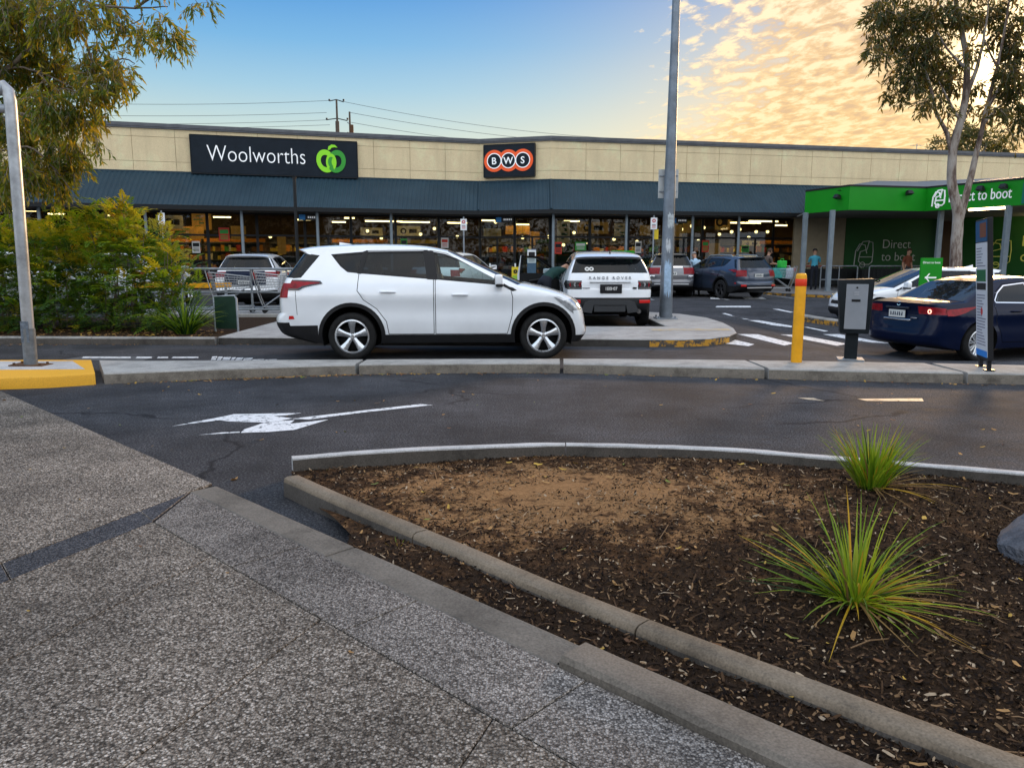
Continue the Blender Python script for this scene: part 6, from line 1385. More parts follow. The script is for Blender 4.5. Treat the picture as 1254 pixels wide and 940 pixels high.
# railings and stacked trolleys under the canopy
for (x0, y0, ln, lab) in ((13.75, 34.6, 1.7, 'pale steel railing left of the canopy post by the man in blue'), (15.9, 34.6, 3.0, 'longer pale steel railing in front of the dark green wall')):
    t = thing('trolley_railing', lab, 'railing', (x0, y0, .12), R(5))
    tubes('rail', [[(0, 0, 0), (0, 0, .95), (.05, 0, 1.02), (ln-.05, 0, 1.02), (ln, 0, .95), (ln, 0, 0)], [(0, 0, .42), (ln, 0, .42)]], .027, GALV, t)
    tubes('middle_post', [[(ln*.5, 0, 0), (ln*.5, 0, 1.02)]], .022, GALV, t)
trg = thing('trolley_row', 'row of dark nested trolleys behind the longer pale railing', 'trolley row', (16.0, 35.6, .12), R(5)); b = MB()
for k in range(14):
    x = k*.2; b.tube([(x, -.3, .5), (x, -.3, .98), (x, .3, .98), (x, .3, .5)], .014, 5); b.tube([(x, -.3, .5), (x+.4, -.25, .55)], .012, 4); b.tube([(x, -.3, .9), (x+.5, -.25, .85)], .012, 4); b.tube([(x, -.28, .1), (x+.1, -.28, .5)], .012, 4)
b.b2((-.1, -.26, .12), (2.9, .26, .86)); b.build('nested_baskets', M('trolley_dark', (.02, .022, .024), .5, .3), trg); b = MB(); [b.tube([(k*.2, -.3, .99), (k*.2, .3, .99)], .02, 6) for k in range(14)]; b.build('handle_bars', TGRY, trg)
trg2 = thing('trolley_row', 'row of trolleys with red handles in front of the beige wall', 'trolley row', (14.0, 36.6, .12), R(5)); b = MB()
for k in range(9): x = k*.24; b.tube([(x, -.3, .5), (x, -.3, .98), (x, .3, .98), (x, .3, .5)], .014, 5); b.tube([(x, -.3, .9), (x+.5, -.25, .85)], .012, 4)
b.b2((-.1, -.26, .12), (2.2, .26, .86)); b.build('nested_baskets', MATS['trolley_dark'], trg2); b = MB(); [b.tube([(k*.24, -.3, .99), (k*.24, .3, .99)], .028, 6) for k in range(9)]; b.build('handle_bars', M('handle_dull_red', (.30, .02, .02), .5), trg2)
# trolley full of bags beside the slate crossover
tb3 = copy_tree(tr); tb3.location = (11.2, 32.0, gz(11.2, 32)+.12); tb3.rotation_euler = (0, 0, R(172)); tb3['label'] = 'loaded shopping trolley beside the slate crossover'; tb3['group'] = 'trolleys in use'
TEALB = M('bag_teal', (.05, .26, .24), .6, var=.25, vscale=8, bump=.4, bscale=14); GRB = M('bag_bright_green', (.03, .45, .06), .5, var=.2, bump=.4, bscale=14); WHB = M('bag_pale_blue', (.50, .58, .70), .5, var=.15, bump=.4, bscale=14)
def bag(x, y, z, w_, h, mat, lab, rz=0):
    t = thing('shopping_bag', lab, 'bag', (x, y, z), rz); b = MB(); b.box((0, 0, h/2), (w_, w_*.6, h), taper=(1.12, .9)); b.build('sack', mat, t, bevel=.05, smooth=50, seg=3)
    tubes('strap', [[(-w_*.25, 0, h*.95), (-w_*.2, 0, h*1.25), (w_*.2, 0, h*1.25), (w_*.25, 0, h*.95)]], .012, mat, t)
bag(10.95, 31.95, gz(11, 32)+.66, .52, .42, TEALB, 'teal shopping bag in the loaded trolley nearest the crossover', .1); bag(11.35, 32.0, gz(11, 32)+.66, .40, .40, WHB, 'pale blue bag at the right end of the loaded trolley'); bag(11.1, 32.0, gz(11, 32)+1.08, .36, .30, GRB, 'bright green bag on top of the loaded trolley', .5)
# ---------------------------------------------------------------- power poles, wires, aerial beyond the roof
WOODP = M('pole_timber', (.085, .065, .05), .8, var=.3, vscale=3); WIREM = M('cable_grey', (.10, .11, .12), .6)
def uvp(u, v, d): return uv_at(u, v, d)
p1 = uvp(412, 122, 85); 
t = thing('power_pole', 'tall timber power pole with crossarms beyond the shop roof', 'power pole', (p1.x, p1.y, 0)); b = MB(); b.tube([(0, 0, 0), (0, 0, p1.z-2.2)], [.24, .2], 10); b.tube([(0, 0, p1.z-2.2), (0, 0, p1.z)], [.11, .10], 8); b.build('pole', WOODP, t, smooth=50)
for (dz, l) in ((-.15, .75), (-2.05, 1.1), (-3.5, 1.1)):
    b = MB(); b.tube([(-l, 0, p1.z+dz), (0, 0, p1.z+dz+.14), (l, 0, p1.z+dz-.10)], .05, 6); b.build('crossarm', DARKM, t)
    for s in (-1, 1): b = MB(); b.lathe([(.001, -.02), (.10, 0), (.10, .18), (.001, .2)], (s*l, 0, p1.z+dz), n=10); b.build('insulator', DARKM, t)
p2 = uvp(428, 137, 80)
t = thing('power_pole', 'short dark pole with a transformer can right of the tall power pole', 'power pole', (p2.x, p2.y, 0)); b = MB(); b.tube([(0, 0, 0), (0, 0, p2.z)], [.16, .09], 8); b.build('pole', WOODP, t, smooth=50); b = MB(); b.tube([(.15, 0, p2.z-2.6), (.15, 0, p2.z-1.25)], .2, 12); b.build('transformer', RUST, t, smooth=50); b = MB(); b.tube([(0, 0, p2.z-1.2), (-.25, 0, p2.z-1.0)], .05, 6); b.build('bracket', GALV, t)
def wire(a, c, sag, lab):
    o = MB(); pts = [a.lerp(c, i/24)-Vector((0, 0, sag*4*(i/24)*(1-i/24))) for i in range(25)]; o.tube(pts, .021, 5); w_ = o.build('power_line', WIREM, None); tag(w_, lab, 'cable', 'power lines beyond the roof')
ends = [(uvp(-60, 120, 78), uvp(408, 123, 85), .5, 'topmost power line running left from the tall pole'), (uvp(-60, 136, 78), uvp(400, 138, 85), .4, 'second power line running left from the tall pole'), (uvp(-60, 147, 78), uvp(400, 147, 85), .4, 'third power line running left from the tall pole'), (uvp(-60, 155, 78), uvp(404, 153, 85), .3, 'lowest power line running left from the tall pole'),
        (uvp(418, 124, 85), uvp(760, 170, 95), .6, 'topmost power line falling right from the tall pole'), (uvp(429, 138, 80), uvp(760, 178, 95), .5, 'middle power line falling right from the short pole'), (uvp(430, 150, 80), uvp(700, 182, 95), .4, 'lowest power line falling right behind the roof')]
for e in ends: wire(*e)
ap = uvp(1123, 176, 46); t = thing('roof_aerial', 'thin television aerial on the roof left of the gum tree', 'aerial', (ap.x, ap.y, 6.5)); b = MB(); b.tube([(0, 0, 0), (0, 0, ap.z-6.5)], .02, 6); b.build('mast', GALV, t); b = MB(); b.tube([(-.35, 0, ap.z-6.6), (.35, 0, ap.z-6.6)], .012, 5); [b.tube([(x, -.2, ap.z-6.6), (x, .2, ap.z-6.6)], .008, 4) for x in (-.3, -.1, .1, .3)]; b.build('antenna', GALV, t)
# rock in the bed
def rock(x, y, z, sx, sy, sz, seed, lab):
    bm = bmesh.new(); q = random.Random(seed)
    from mathutils import noise
    for _ in range(22):
        d = Vector((q.gauss(0, 1), q.gauss(0, 1), q.gauss(0, .8))).normalized()*q.uniform(.8, 1.05); bm.verts.new(d)
    r_ = bmesh.ops.convex_hull(bm, input=bm.verts[:]); bmesh.ops.delete(bm, geom=[e for e in r_['geom_interior'] if isinstance(e, bmesh.types.BMVert)], context='VERTS')
    bmesh.ops.bevel(bm, geom=bm.edges[:], offset=.05, segments=1, affect='EDGES'); bmesh.ops.triangulate(bm, faces=bm.faces[:]); bmesh.ops.subdivide_edges(bm, edges=bm.edges[:], cuts=3, use_grid_fill=True)
    for v in bm.verts:
        v.co += v.co.normalized()*(.035*noise.noise(v.co*4)+.03*noise.noise(v.co*12)+.015*noise.noise(v.co*30)); v.co.x *= sx; v.co.y *= sy; v.co.z *= sz
    me = bpy.data.meshes.new('rock'); bm.to_mesh(me); bm.free(); me.materials.append(m_concrete('slate_rock', (.085, .09, .105), .6, 7.0)); me.shade_smooth(); me.set_sharp_from_angle(angle=R(30))
    o = bpy.data.objects.new('rock', me); COL.objects.link(o); o.location = (x, y, z); o.rotation_euler = (R(8), R(-14), R(25)); tag(o, lab, 'rock')
rxy = G(1272, 684, .06); rock(rxy[0]+.08, rxy[1]+.06, .10, .32, .24, .17, 14, 'grey angular rock in the mulch at the right edge')
# ================================================================ foliage
def leafmat(name, col, trans, rough=.5, tw=.45):
    m, nt, b = newmat(name); out = nt.nodes['Material Output']
    g = N(nt, 'ShaderNodeObjectInfo')
    tc = N(nt, 'ShaderNodeTexCoord'); n = N(nt, 'ShaderNodeTexNoise', Scale=3.0, Detail=2.0); nt.links.new(tc.outputs['Object'], n.inputs['Vector'])
    r = ramp(nt, [(.3, tuple(c*.65 for c in col)), (.7, tuple(c*1.35 for c in col))], n.outputs[0]); nt.links.new(r.outputs[0], b.inputs['Base Color'])
    b.inputs['Roughness'].default_value = rough; b.inputs['Specular IOR Level'].default_value = .35
    t = N(nt, 'ShaderNodeBsdfTranslucent'); t.inputs[0].default_value = (*trans, 1)
    mx = N(nt, 'ShaderNodeMixShader'); mx.inputs[0].default_value = tw; nt.links.new(b.outputs[0], mx.inputs[1]); nt.links.new(t.outputs[0], mx.inputs[2]); nt.links.new(mx.outputs[0], out.inputs[0])
    return m
BARK = m_concrete('grey_bark', (.20, .165, .13), .5, 4.0)
def m_gum():
    m, nt, b = newmat('gum_bark'); tc = N(nt, 'ShaderNodeTexCoord'); mp = N(nt, 'ShaderNodeMapping'); mp.inputs['Scale'].default_value = (3, 3, .8); nt.links.new(tc.outputs['Object'], mp.inputs[0])
    n = N(nt, 'ShaderNodeTexNoise', Scale=1.6, Detail=8.0, Roughness=.65); nt.links.new(mp.outputs[0], n.inputs['Vector'])
    r = ramp(nt, [(.36, (.055, .032, .022)), (.46, (.16, .11, .085)), (.52, (.30, .255, .215)), (.7, (.40, .36, .32))], n.outputs[0]); nt.links.new(r.outputs[0], b.inputs['Base Color']); b.inputs['Roughness'].default_value = .75
    bu = N(nt, 'ShaderNodeBump', Strength=.6, Distance=.03); nt.links.new(n.outputs[0], bu.inputs['Height']); nt.links.new(bu.outputs[0], b.inputs['Normal']); return m
GUM = m_gum()
LG = [leafmat('leaf_dark_green', (.036, .070, .012), (.22, .28, .012)), leafmat('leaf_mid_green', (.080, .115, .014), (.46, .46, .02)), leafmat('leaf_olive', (.15, .125, .014), (.72, .52, .02))]
LGUM = [leafmat('gum_leaf_dark', (.030, .046, .013), (.13, .13, .012), tw=.4), leafmat('gum_leaf_mid', (.055, .066, .018), (.28, .22, .02), tw=.4), leafmat('gum_leaf_brown', (.10, .075, .022), (.42, .26, .03), tw=.4)]
LB = [leafmat('bush_leaf_dark', (.028, .082, .012), (.14, .24, .01)), leafmat('bush_leaf_mid', (.080, .165, .014), (.38, .50, .015)), leafmat('bush_leaf_sunlit', (.22, .20, .014), (.75, .60, .02))]
def leaf(b, p, d, up, L, w, mi, bend=.25):
    """lance-shaped leaf, folded along its midrib"""
    d = d.normalized(); s = d.cross(up); s = s.normalized() if s.length > 1e-4 else d.orthogonal().normalized(); n = s.cross(d)
    m_ = p+d*L*.45-n*L*bend*.15; e = p+d*L-n*L*bend*.5
    b.add([p, m_+s*w*.5+n*w*.15, e, m_-s*w*.5+n*w*.15, m_], [(0, 1, 4), (1, 2, 4), (2, 3, 4), (3, 0, 4)], mi)
def rv(q): return Vector((q.gauss(0, 1), q.gauss(0, 1), q.gauss(0, 1)))
def sprig_clump(b, c, r, n, q, L=.13, w=.022, droop=.8, mis=(0, 1, 2), wts=(3, 4, 3)):
    """hanging sprigs: a twig with leaves along it"""
    k = max(1, n//8)
    for _ in range(k):
        o = rv(q); o = o.normalized()*r*q.random()**.45; p = Vector(c)+o
        d = (o.normalized()*.6+rv(q)*.4+Vector((0, 0, -droop))).normalized(); ln = q.uniform(.12, .30)*(L/.13); mi = q.choices(mis, wts)[0]
        for j in range(8):
            t = j/8; pp = p+d*ln*t+Vector((0, 0, -.10*t*t*ln))
            ld = (d*.7+rv(q)*.55+Vector((0, 0, -droop*.6))).normalized(); leaf(b, pp, ld, rv(q), L*q.uniform(.6, 1.25), w*q.uniform(.8, 1.3), mi if q.random() < .75 else q.choices(mis, wts)[0])
        b.tube([p-d*.05, p+d*ln*.95], .0035*(L/.13), 3, cap=False, mi=3)
def limb(b, pts, r0, r1, n=10, sub=6, jit=.0, q=rng):
    pts = [tuple(p) for p in pts]; c = crom(pts, sub); c = [Vector(p)+rv(q)*jit for p in c]; m_ = len(c)
    b.tube(c, [lerp(r0, r1, (i/(m_-1))**.8) for i in range(m_)], n)
# ---- tree at the left edge
q = random.Random(11); tx_, ty_ = -10.75, 15.4
t = thing('tree', 'leafy tree hanging into the upper left corner over the bush', 'tree', (0, 0, 0)); tb4 = MB()
U = lambda u, v, d=14.6: uv_at(u, v, d)
limb(tb4, [(tx_+.1, ty_, .0), (tx_, ty_, .8), (-10.95, 15.3, 1.6), (-11.2, 15.0, 3.0), (-11.0, 14.8, 4.4), (-10.6, 14.6, 6.2), (-10.2, 14.5, 8.5)], .21, .07, 14, jit=.006)
tb4.build('trunk', BARK, t, smooth=60)
bb = MB()
for pts, r0 in (([(-11.1, 14.8, 4.6), U(0, 45), U(32, 22), U(60, -20)], .09), ([(-11.1, 14.9, 3.6), U(0, 90), U(45, 88), U(90, 108)], .035), ([(-11.15, 14.9, 3.7), U(20, 75), U(60, 20), U(100, 45), U(118, 80), U(150, 72), U(165, 78)], .05), ([U(45, 88), U(70, 110), U(80, 108), U(105, 118)], .022), ([(-10.9, 14.7, 5.0), U(60, -10), U(110, 5), U(165, 10), U(205, 8)], .05), ([U(110, 5), U(140, 15), U(150, 40)], .02), ([U(170, 0), U(173, 22), U(160, 30)], .016), ([U(165, 10), U(200, -10), U(240, -14), U(262, -4)], .03), ([U(-30, 130), U(30, 140), U(70, 160), U(105, 150)], .03), ([(-11.2, 15, 2.9), U(20, 180), U(60, 200), U(85, 230)], .03)):
    limb(bb, pts, r0, .008, 7, 5, .004)
bb.build('branches', BARK, t, smooth=60)
cr = MB()
for (u, v, r) in ((20, 15, 40), (62, 20, 36), (100, 12, 30), (18, 62, 34), (55, 62, 32), (30, 105, 34), (72, 88, 30), (105, 72, 22), (128, 62, 16), (146, 78, 16), (112, 105, 24), (138, 98, 18), (152, 100, 14), (60, 128, 34), (20, 150, 32), (95, 140, 26), (125, 128, 16), (45, 175, 34), (82, 178, 28), (115, 155, 12), (118, 172, 8), (20, 205, 30), (60, 212, 28), (90, 205, 18), (72, 232, 16), (8, 235, 16), (140, 8, 14), (152, 32, 14), (165, 45, 12), (178, 36, 13), (195, 22, 12), (212, 40, 15), (205, 60, 8), (222, 52, 10), (235, 5, 8), (255, 2, 8), (130, 20, 10), (-40, 60, 60), (-50, 150, 60), (-30, 220, 40), (40, -40, 50), (110, -50, 50), (180, -45, 40), (-60, -60, 90)):
    n = int(r*r*(.78 if u > -20 and v > -20 else .4)); d = 14.6+q.uniform(-.8, .8); sprig_clump(cr, U(u, v, d), r*d/FPX*.78, n, q, .16, .036, .9)
cr.build('crown', LG+[BARK], t)
# ---- gum tree on the right
q = random.Random(21); t = thing('gum_tree', 'tall forked gum tree with mottled pale bark in front of the green canopy', 'tree', (0, 0, 0)); DG = 24.0
V_ = lambda u, v, d=DG: uv_at(u, v, d)
b = MB(); base = V_(1172, 330); base = Vector((base.x, DG, 0))
limb(b, [base+Vector((-.02, 0, -.1)), base+Vector((0, 0, .5)), V_(1171, 300), V_(1173, 262), V_(1166, 225), V_(1167, 185), V_(1176, 150), V_(1182, 120), V_(1184, 80), V_(1178, 40), V_(1170, 0), V_(1166, -50)], .205, .05, 16, jit=.004)
b.build('trunk', GUM, t, smooth=60)
b = MB()
for pts, r0 in (([V_(1175, 268), V_(1184, 235), V_(1194, 195), V_(1202, 160), V_(1214, 110), V_(1226, 60), V_(1236, 0), V_(1240, -50)], .125), ([V_(1167, 192), V_(1158, 160), V_(1146, 138), V_(1140, 110), V_(1128, 80), V_(1100, 62), V_(1078, 38)], .075), ([V_(1182, 120), V_(1196, 84), V_(1206, 40), V_(1212, -10)], .08), ([V_(1177, 150), V_(1160, 120), V_(1150, 100)], .05), ([V_(1210, 130), V_(1236, 90), V_(1262, 50)], .07), ([V_(1206, 150), V_(1222, 132), V_(1246, 112)], .05), ([V_(1184, 84), V_(1160, 60), V_(1138, 20)], .05), ([V_(1122, 78), V_(1105, 90), V_(1096, 110)], .02), ([V_(1220, 80), V_(1210, 60), V_(1200, 30)], .04), ([V_(1172, 178), V_(1180, 150), V_(1190, 130)], .03), ([V_(1178, 40), V_(1150, 5), V_(1130, -30)], .05)):
    limb(b, pts, r0, .012, 9, 5, .004)
b.build('limbs', GUM, t, smooth=60)
cr = MB()
for (u, v, r) in ((1078, 12, 18), (1068, 28, 12), (1098, 25, 20), (1082, 45, 16), (1068, 60, 9), (1080, 68, 10), (1112, 48, 20), (1122, 20, 20), (1130, 60, 22), (1110, 75, 15), (1098, 95, 10), (1092, 112, 10), (1102, 120, 8), (1118, 100, 14), (1130, 95, 16), (1142, 80, 18), (1150, 45, 18), (1146, 15, 18), (1172, 15, 15), (1165, 75, 16), (1155, 100, 16), (1145, 120, 12), (1128, 128, 8), (1168, 100, 12), (1190, 20, 14), (1192, 60, 10), (1196, 104, 9), (1215, 15, 18), (1225, 45, 14), (1242, 30, 20), (1246, 60, 22), (1235, 85, 16), (1245, 100, 20), (1228, 108, 14), (1240, 130, 18), (1222, 135, 10), (1250, 145, 14), (1205, 135, 9), (1232, 160, 6), (1240, 170, 5), (1186, 128, 8), (1160, 135, 8),
                (1100, -20, 28), (1150, -30, 30), (1200, -30, 32), (1250, -25, 34), (1290, 20, 36), (1300, 80, 36), (1290, 130, 28), (1180, -75, 34), (1240, -85, 40), (1300, -60, 45), (1130, -70, 28)):
    d = DG+q.uniform(-1.8, 1.8); inside = u < 1265 and v > -12
    sprig_clump(cr, V_(u, v, d), r*d/FPX*.78, int(r*r*(1.35 if inside else .8)), q, .20, .052, .7, wts=(4, 4, 2))
cr.build('crown', LGUM+[BARK], t)
# ---- dark tree beyond the roof
q = random.Random(31); t = thing('tree', 'dark round tree top beyond the roof behind the gum tree', 'tree', (0, 0, 0)); D3 = 62
b = MB(); p = uv_at(1188, 190, D3); limb(b, [(p.x, D3, 0), (p.x, D3, 6), (p.x-.2, D3, p.z)], .4, .2); limb(b, [(p.x, D3, 7), (p.x+1.2, D3, p.z+.8)], .2, .06); limb(b, [(p.x, D3, 7), (p.x-1.4, D3, p.z+.8)], .2, .06); b.build('trunk', BARK, t, smooth=60)
cr = MB()
for (u, v, r) in ((1160, 178, 14), (1175, 172, 14), (1190, 168, 14), (1195, 158, 9), (1208, 172, 14), (1222, 178, 12), (1182, 160, 10), (1150, 182, 8), (1234, 183, 6), (1190, 186, 20), (1170, 190, 14), (1215, 190, 14)):
    sprig_clump(cr, uv_at(u, v, D3+q.uniform(-1, 1)), r*D3/FPX, int(r*r*2.2), q, .34, .10, .2, wts=(5, 4, 1))
cr.build('crown', LGUM+[BARK], t)
# ---- big feathery bush
q = random.Random(41); t = thing('bush', 'large feathery green bush with yellow sunlit tips in the planting bed', 'bush', (-8.6, 15.4, .09)); fo = MB(); st = MB()
def frond(b, p, d, L, mi, q, pairs=9):
    d = d.normalized(); side = d.cross(Vector((0, 0, 1))); side = side.normalized() if side.length > 1e-3 else Vector((1, 0, 0)); pts = []
    for i in range(pairs+1):
        tt = i/pairs; pts.append(p+d*L*tt+Vector((0, 0, -.34*L*tt*tt)))
    for i in range(1, pairs+1):
        tt = i/pairs; ax = (pts[i]-pts[i-1]).normalized(); l = .20*L/.6*(1-.66*tt)*(.6+.4*min(1, tt*5)); up = side.cross(ax)
        for s in (1, -1): leaf(b, pts[i], (side*s+ax*.75+up*.12+rv(q)*.10), up, l*q.uniform(.8, 1.2), .034, mi, .35)
    leaf(b, pts[-1], pts[-1]-pts[-2], Vector((0, 0, 1)), .07, .018, mi)
def bush_top(x):                                       # outline height over local x
    return interp([(-4.5, 1.7), (-2.2, 1.95), (-1.3, 2.15), (-.6, 2.05), (.2, 2.25), (.95, 2.45), (1.3, 2.25), (1.6, 1.95), (1.85, 1.6), (2.1, 1.15)], x)
cores = []
for _ in range(3300):
    x = q.uniform(-4.3, 2.05); H = bush_top(x)*q.uniform(.86, 1.04); y = q.gauss(0, .48)
    y = max(-1.05, min(1.05, y)); z = H*(q.random()**.85); lim = math.sqrt(max(.04, 1-(z/H-.35)**2*1.6)); y *= lim*1.25
    cores.append((x, y, z, H))
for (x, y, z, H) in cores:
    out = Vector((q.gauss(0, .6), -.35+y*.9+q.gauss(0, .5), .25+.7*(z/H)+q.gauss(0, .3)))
    hi = z/H; mi = q.choices((0, 1, 2), (1, 3, 4.5) if hi > .8 else ((3, 4, 1) if hi > .45 else (6, 3, .3)))[0]  # leaf colour paints sunlight at the top and shade lower down
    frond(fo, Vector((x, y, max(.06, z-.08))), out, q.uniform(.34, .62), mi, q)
for _ in range(46):
    x = q.uniform(-4, 2); H = bush_top(x); limb(st, [(x*.8, q.uniform(-.2, .2), 0), (x*.9, q.uniform(-.3, .3), H*.4), (x, q.uniform(-.5, .5), H*.92)], .022, .006, 5, 3, .01, q)
for (x, z0, h) in ((1.0, 2.3, .34), (.9, 2.2, .3), (1.15, 2.2, .25)):
    for j in range(5): frond(fo, Vector((x, 0, z0+h*j/5-.1)), Vector((q.gauss(0, .5), -.3, .9)), .32, 2, q)
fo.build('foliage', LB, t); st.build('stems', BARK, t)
# ---- strap-leaved plants and tufts
def blade(b, p, az, tilt, L, w, curl, mi, n=7):
    d = Vector((math.cos(az)*math.sin(tilt), math.sin(az)*math.sin(tilt), math.cos(tilt))); pos = Vector(p); s = Vector((-math.sin(az), math.cos(az), 0)); vs = []; fs = []; tl = tilt
    for i in range(n+1):
        tt = i/n; ww = w*(1-tt)**.6*(.6+.4*min(1, tt*4)) if i < n else .0006; up = Vector((-math.cos(az)*math.cos(tl), -math.sin(az)*math.cos(tl), math.sin(tl)))
        vs += [pos+s*ww/2+up*ww*.28, pos, pos-s*ww/2+up*ww*.28]; tl += curl/n*(.4+1.4*tt); dd = Vector((math.cos(az)*math.sin(tl), math.sin(az)*math.sin(tl), math.cos(tl))); pos = pos+dd*L/n
        if pos.z < .006: pos.z = .006
    for i in range(n): fs += [(3*i, 3*i+1, 3*i+4, 3*i+3), (3*i+1, 3*i+2, 3*i+5, 3*i+4)]
    b.add(vs, fs, mi)
LT = [leafmat('blade_green', (.085, .18, .012), (.34, .50, .02), .42, .4), leafmat('blade_pale_green', (.19, .28, .02), (.52, .62, .03), .42, .4), leafmat('blade_yellow', (.55, .33, .02), (.55, .36, .03), .5, .35), leafmat('blade_straw', (.26, .155, .05), (.25, .15, .05), .7, .25), leafmat('blade_dark', (.02, .06, .012), (.06, .12, .01), .4, .3)]
def tuft(name, lab, cat, loc, n, L, tilts, w, curl, wts, seed, rad=.05, dead=0):
    q = random.Random(seed); t = thing(name, lab, cat, loc); b = MB()
    for _ in range(n):
        az = q.uniform(0, 2*PI); tilt = R(tilts[0]+(tilts[1]-tilts[0])*q.random()**.8); r = rad*q.random()**.5
        blade(b, (r*math.cos(az), r*math.sin(az), .0), az+q.gauss(0, .35), tilt, L*q.uniform(.55, 1.05), w*q.uniform(.7, 1.25), q.uniform(*curl), q.choices(range(5), wts)[0])
    b.build('blades', LT, t); d_ = MB()
    for _ in range(dead):
        az = q.gauss(-.5, .9); blade(d_, (rad*.8*math.cos(az), rad*.8*math.sin(az), .02), az, R(q.uniform(70, 88)), L*q.uniform(.5, 1.15), w*.7, q.uniform(.05, .5), q.choices((2, 3), (1, 2))[0])
    if dead: d_.build('dry_blades', LT, t)
    return t
g2 = G(1046, 730, .09); tuft('grass_tuft', 'spiky splayed green tuft with yellow tips in the middle of the mulch bed', 'plant', (g2[0], g2[1], soil_z(*g2)-.005), 135, .47, (2, 78), .0145, (.0, .8), (6, 5, 1.0, .3, 1.2), 51, .055, 34)
g1_ = G(1066, 598, .09); tuft('grass_tuft', 'upright bushy green tuft in front of the back kerb of the bed', 'plant', (g1_[0], g1_[1], soil_z(*g1_)-.005), 190, .42, (2, 36), .0135, (.1, .7), (5, 3, .8, .3, .5), 52, .075, 22)
g3 = (-6.02, 14.15); tuft('strap_plant', 'dark green strap leaved clump at the right end of the planting bed', 'plant', (g3[0], g3[1], .09), 190, .92, (4, 50), .030, (.5, 1.5), (3, 1.2, 0, .1, 5), 53, .16)
tuft('grass_tuft', 'low dark green tuft at the foot of the left tree', 'plant', (-9.75, 14.3, .09), 110, .34, (20, 70), .016, (.3, 1.0), (3, 1, 0, .3, 4), 54, .16)
for (u, v, L, lab) in ((487, 676, .09, 'tiny yellow green weed in the mulch strip by the path edging'), (548, 700, .08, 'tiny orange weed in the mulch strip by the kerb')):
    p = G(u, v, .03); tuft('weed', lab, 'weed', (p[0], p[1], .028), 16, L, (20, 75), .008, (.1, .6), (2, 2, 3, 1, 0), u, .01)
# ================================================================ mulch chips and fallen leaves
q = random.Random(61)
CH = [M('chip_black', (.009, .006, .005), .9, spec=.1), M('chip_dark', (.024, .015, .010), .9, spec=.1), M('chip_brown', (.065, .037, .020), .85, spec=.1), M('chip_tan', (.20, .12, .06), .8), M('chip_pale', (.36, .27, .18), .8)]
def chip(b, x, y, z, L, w, az, pitch, roll, mi, bend):
    d = Vector((math.cos(az)*math.cos(pitch), math.sin(az)*math.cos(pitch), math.sin(pitch))); s = Vector((-math.sin(az), math.cos(az), 0)); n = d.cross(s); s = s*math.cos(roll)+n*math.sin(roll); n = d.cross(s)*-1
    p = Vector((x, y, z)); a = p-d*L/2; c = p+d*L/2; m_ = p+n*bend*L
    b.add([a-s*w*.4, a+s*w*.4, m_+s*w*.5, c+s*w*.3, c-s*w*.3, m_-s*w*.5], [(0, 1, 2, 5), (5, 2, 3, 4)], mi)
mu = MB()
def sand(x, y): return max(0, 1-math.hypot((x-.3)*.75, (y-4.45)*1.25)/.85)
bx0, bx1 = -1.5, 4.6; cnt = 0
while cnt < 56000:
    # nearer ground shows chips larger, so spread with a bias to the near side
    y = 1.5+4.3*q.random()**1.35; x = q.uniform(-1.6, .9*y+1.4)
    ok = inpoly((x, y), soil_poly)
    if not ok:
        if inpoly((x, y), strip) and y < 4.2-q.random()*.8: zz = strip_z(x, y)
        else: continue
    else: zz = soil_z(x, y)
    sd = sand(x, y)
    if ok and q.random() < sd*.9+.35*math.sin(x*7+math.sin(y*9)*2)*min(1, sd*4): continue
    dist = math.hypot(x, y); L = q.choice((.006, .009, .013, .02, .033))*q.uniform(.7, 1.3)*(1 if q.random() < .93 else 2.2); az = q.uniform(0, 2*PI)
    mi = q.choices(range(5), (5, 6, 5.0, 2.0, .8) if not (ok and sd > .1) else (1.5, 3, 4, 4, .8))[0]
    chip(mu, x, y, zz+q.uniform(.001, .012), L, q.uniform(.004, .011), az, q.gauss(0, .35), q.gauss(0, .6), mi, q.uniform(-.12, .2)); cnt += 1
for _ in range(110):                                   # longer bark strips and twigs
    y = 1.6+4.0*q.random(); x = q.uniform(-1.2, .9*y+1.2)
    if not inpoly((x, y), soil_poly): continue
    az = q.gauss(0, .8); L = q.uniform(.08, .25); z = soil_z(x, y)+.012; d = Vector((math.cos(az), math.sin(az), 0)); p = Vector((x, y, z))
    mu.tube([p-d*L/2, p+Vector((0, 0, .008))+d.orthogonal()*q.gauss(0, .01), p+d*L/2], q.uniform(.0015, .003), 4, mi=q.choice((2, 2, 3, 3, 1)))
tag(mu.build('mulch', CH), kind='stuff')
FL = [leafmat('dead_leaf_tan', (.36, .20, .07), (.2, .1, .03), .7, .2), leafmat('dead_leaf_brown', (.16, .075, .03), (.1, .05, .02), .7, .2), leafmat('dead_leaf_yellow', (.48, .30, .05), (.3, .18, .03), .7, .2), leafmat('fallen_green_leaf', (.16, .20, .03), (.2, .22, .03), .6, .2)]
lt = MB()
def fleaf(x, y, z, L, mi=None): chip(lt, x, y, z, L, L*q.uniform(.25, .45), q.uniform(0, 2*PI), q.gauss(0, .15), q.gauss(0, .3), q.choices((0, 1, 2, 3), (4, 4, 2, .6))[0] if mi is None else mi, q.uniform(.0, .2))
for _ in range(620):
    y = 1.7+3.9*q.random(); x = q.uniform(-1.4, .9*y+1)
    if inpoly((x, y), soil_poly): fleaf(x, y, soil_z(x, y)+.016, q.choice((.02, .03, .045))*q.uniform(.7, 1.3))
    elif inpoly((x, y), strip): fleaf(x, y, strip_z(x, y)+.014, q.uniform(.02, .05))
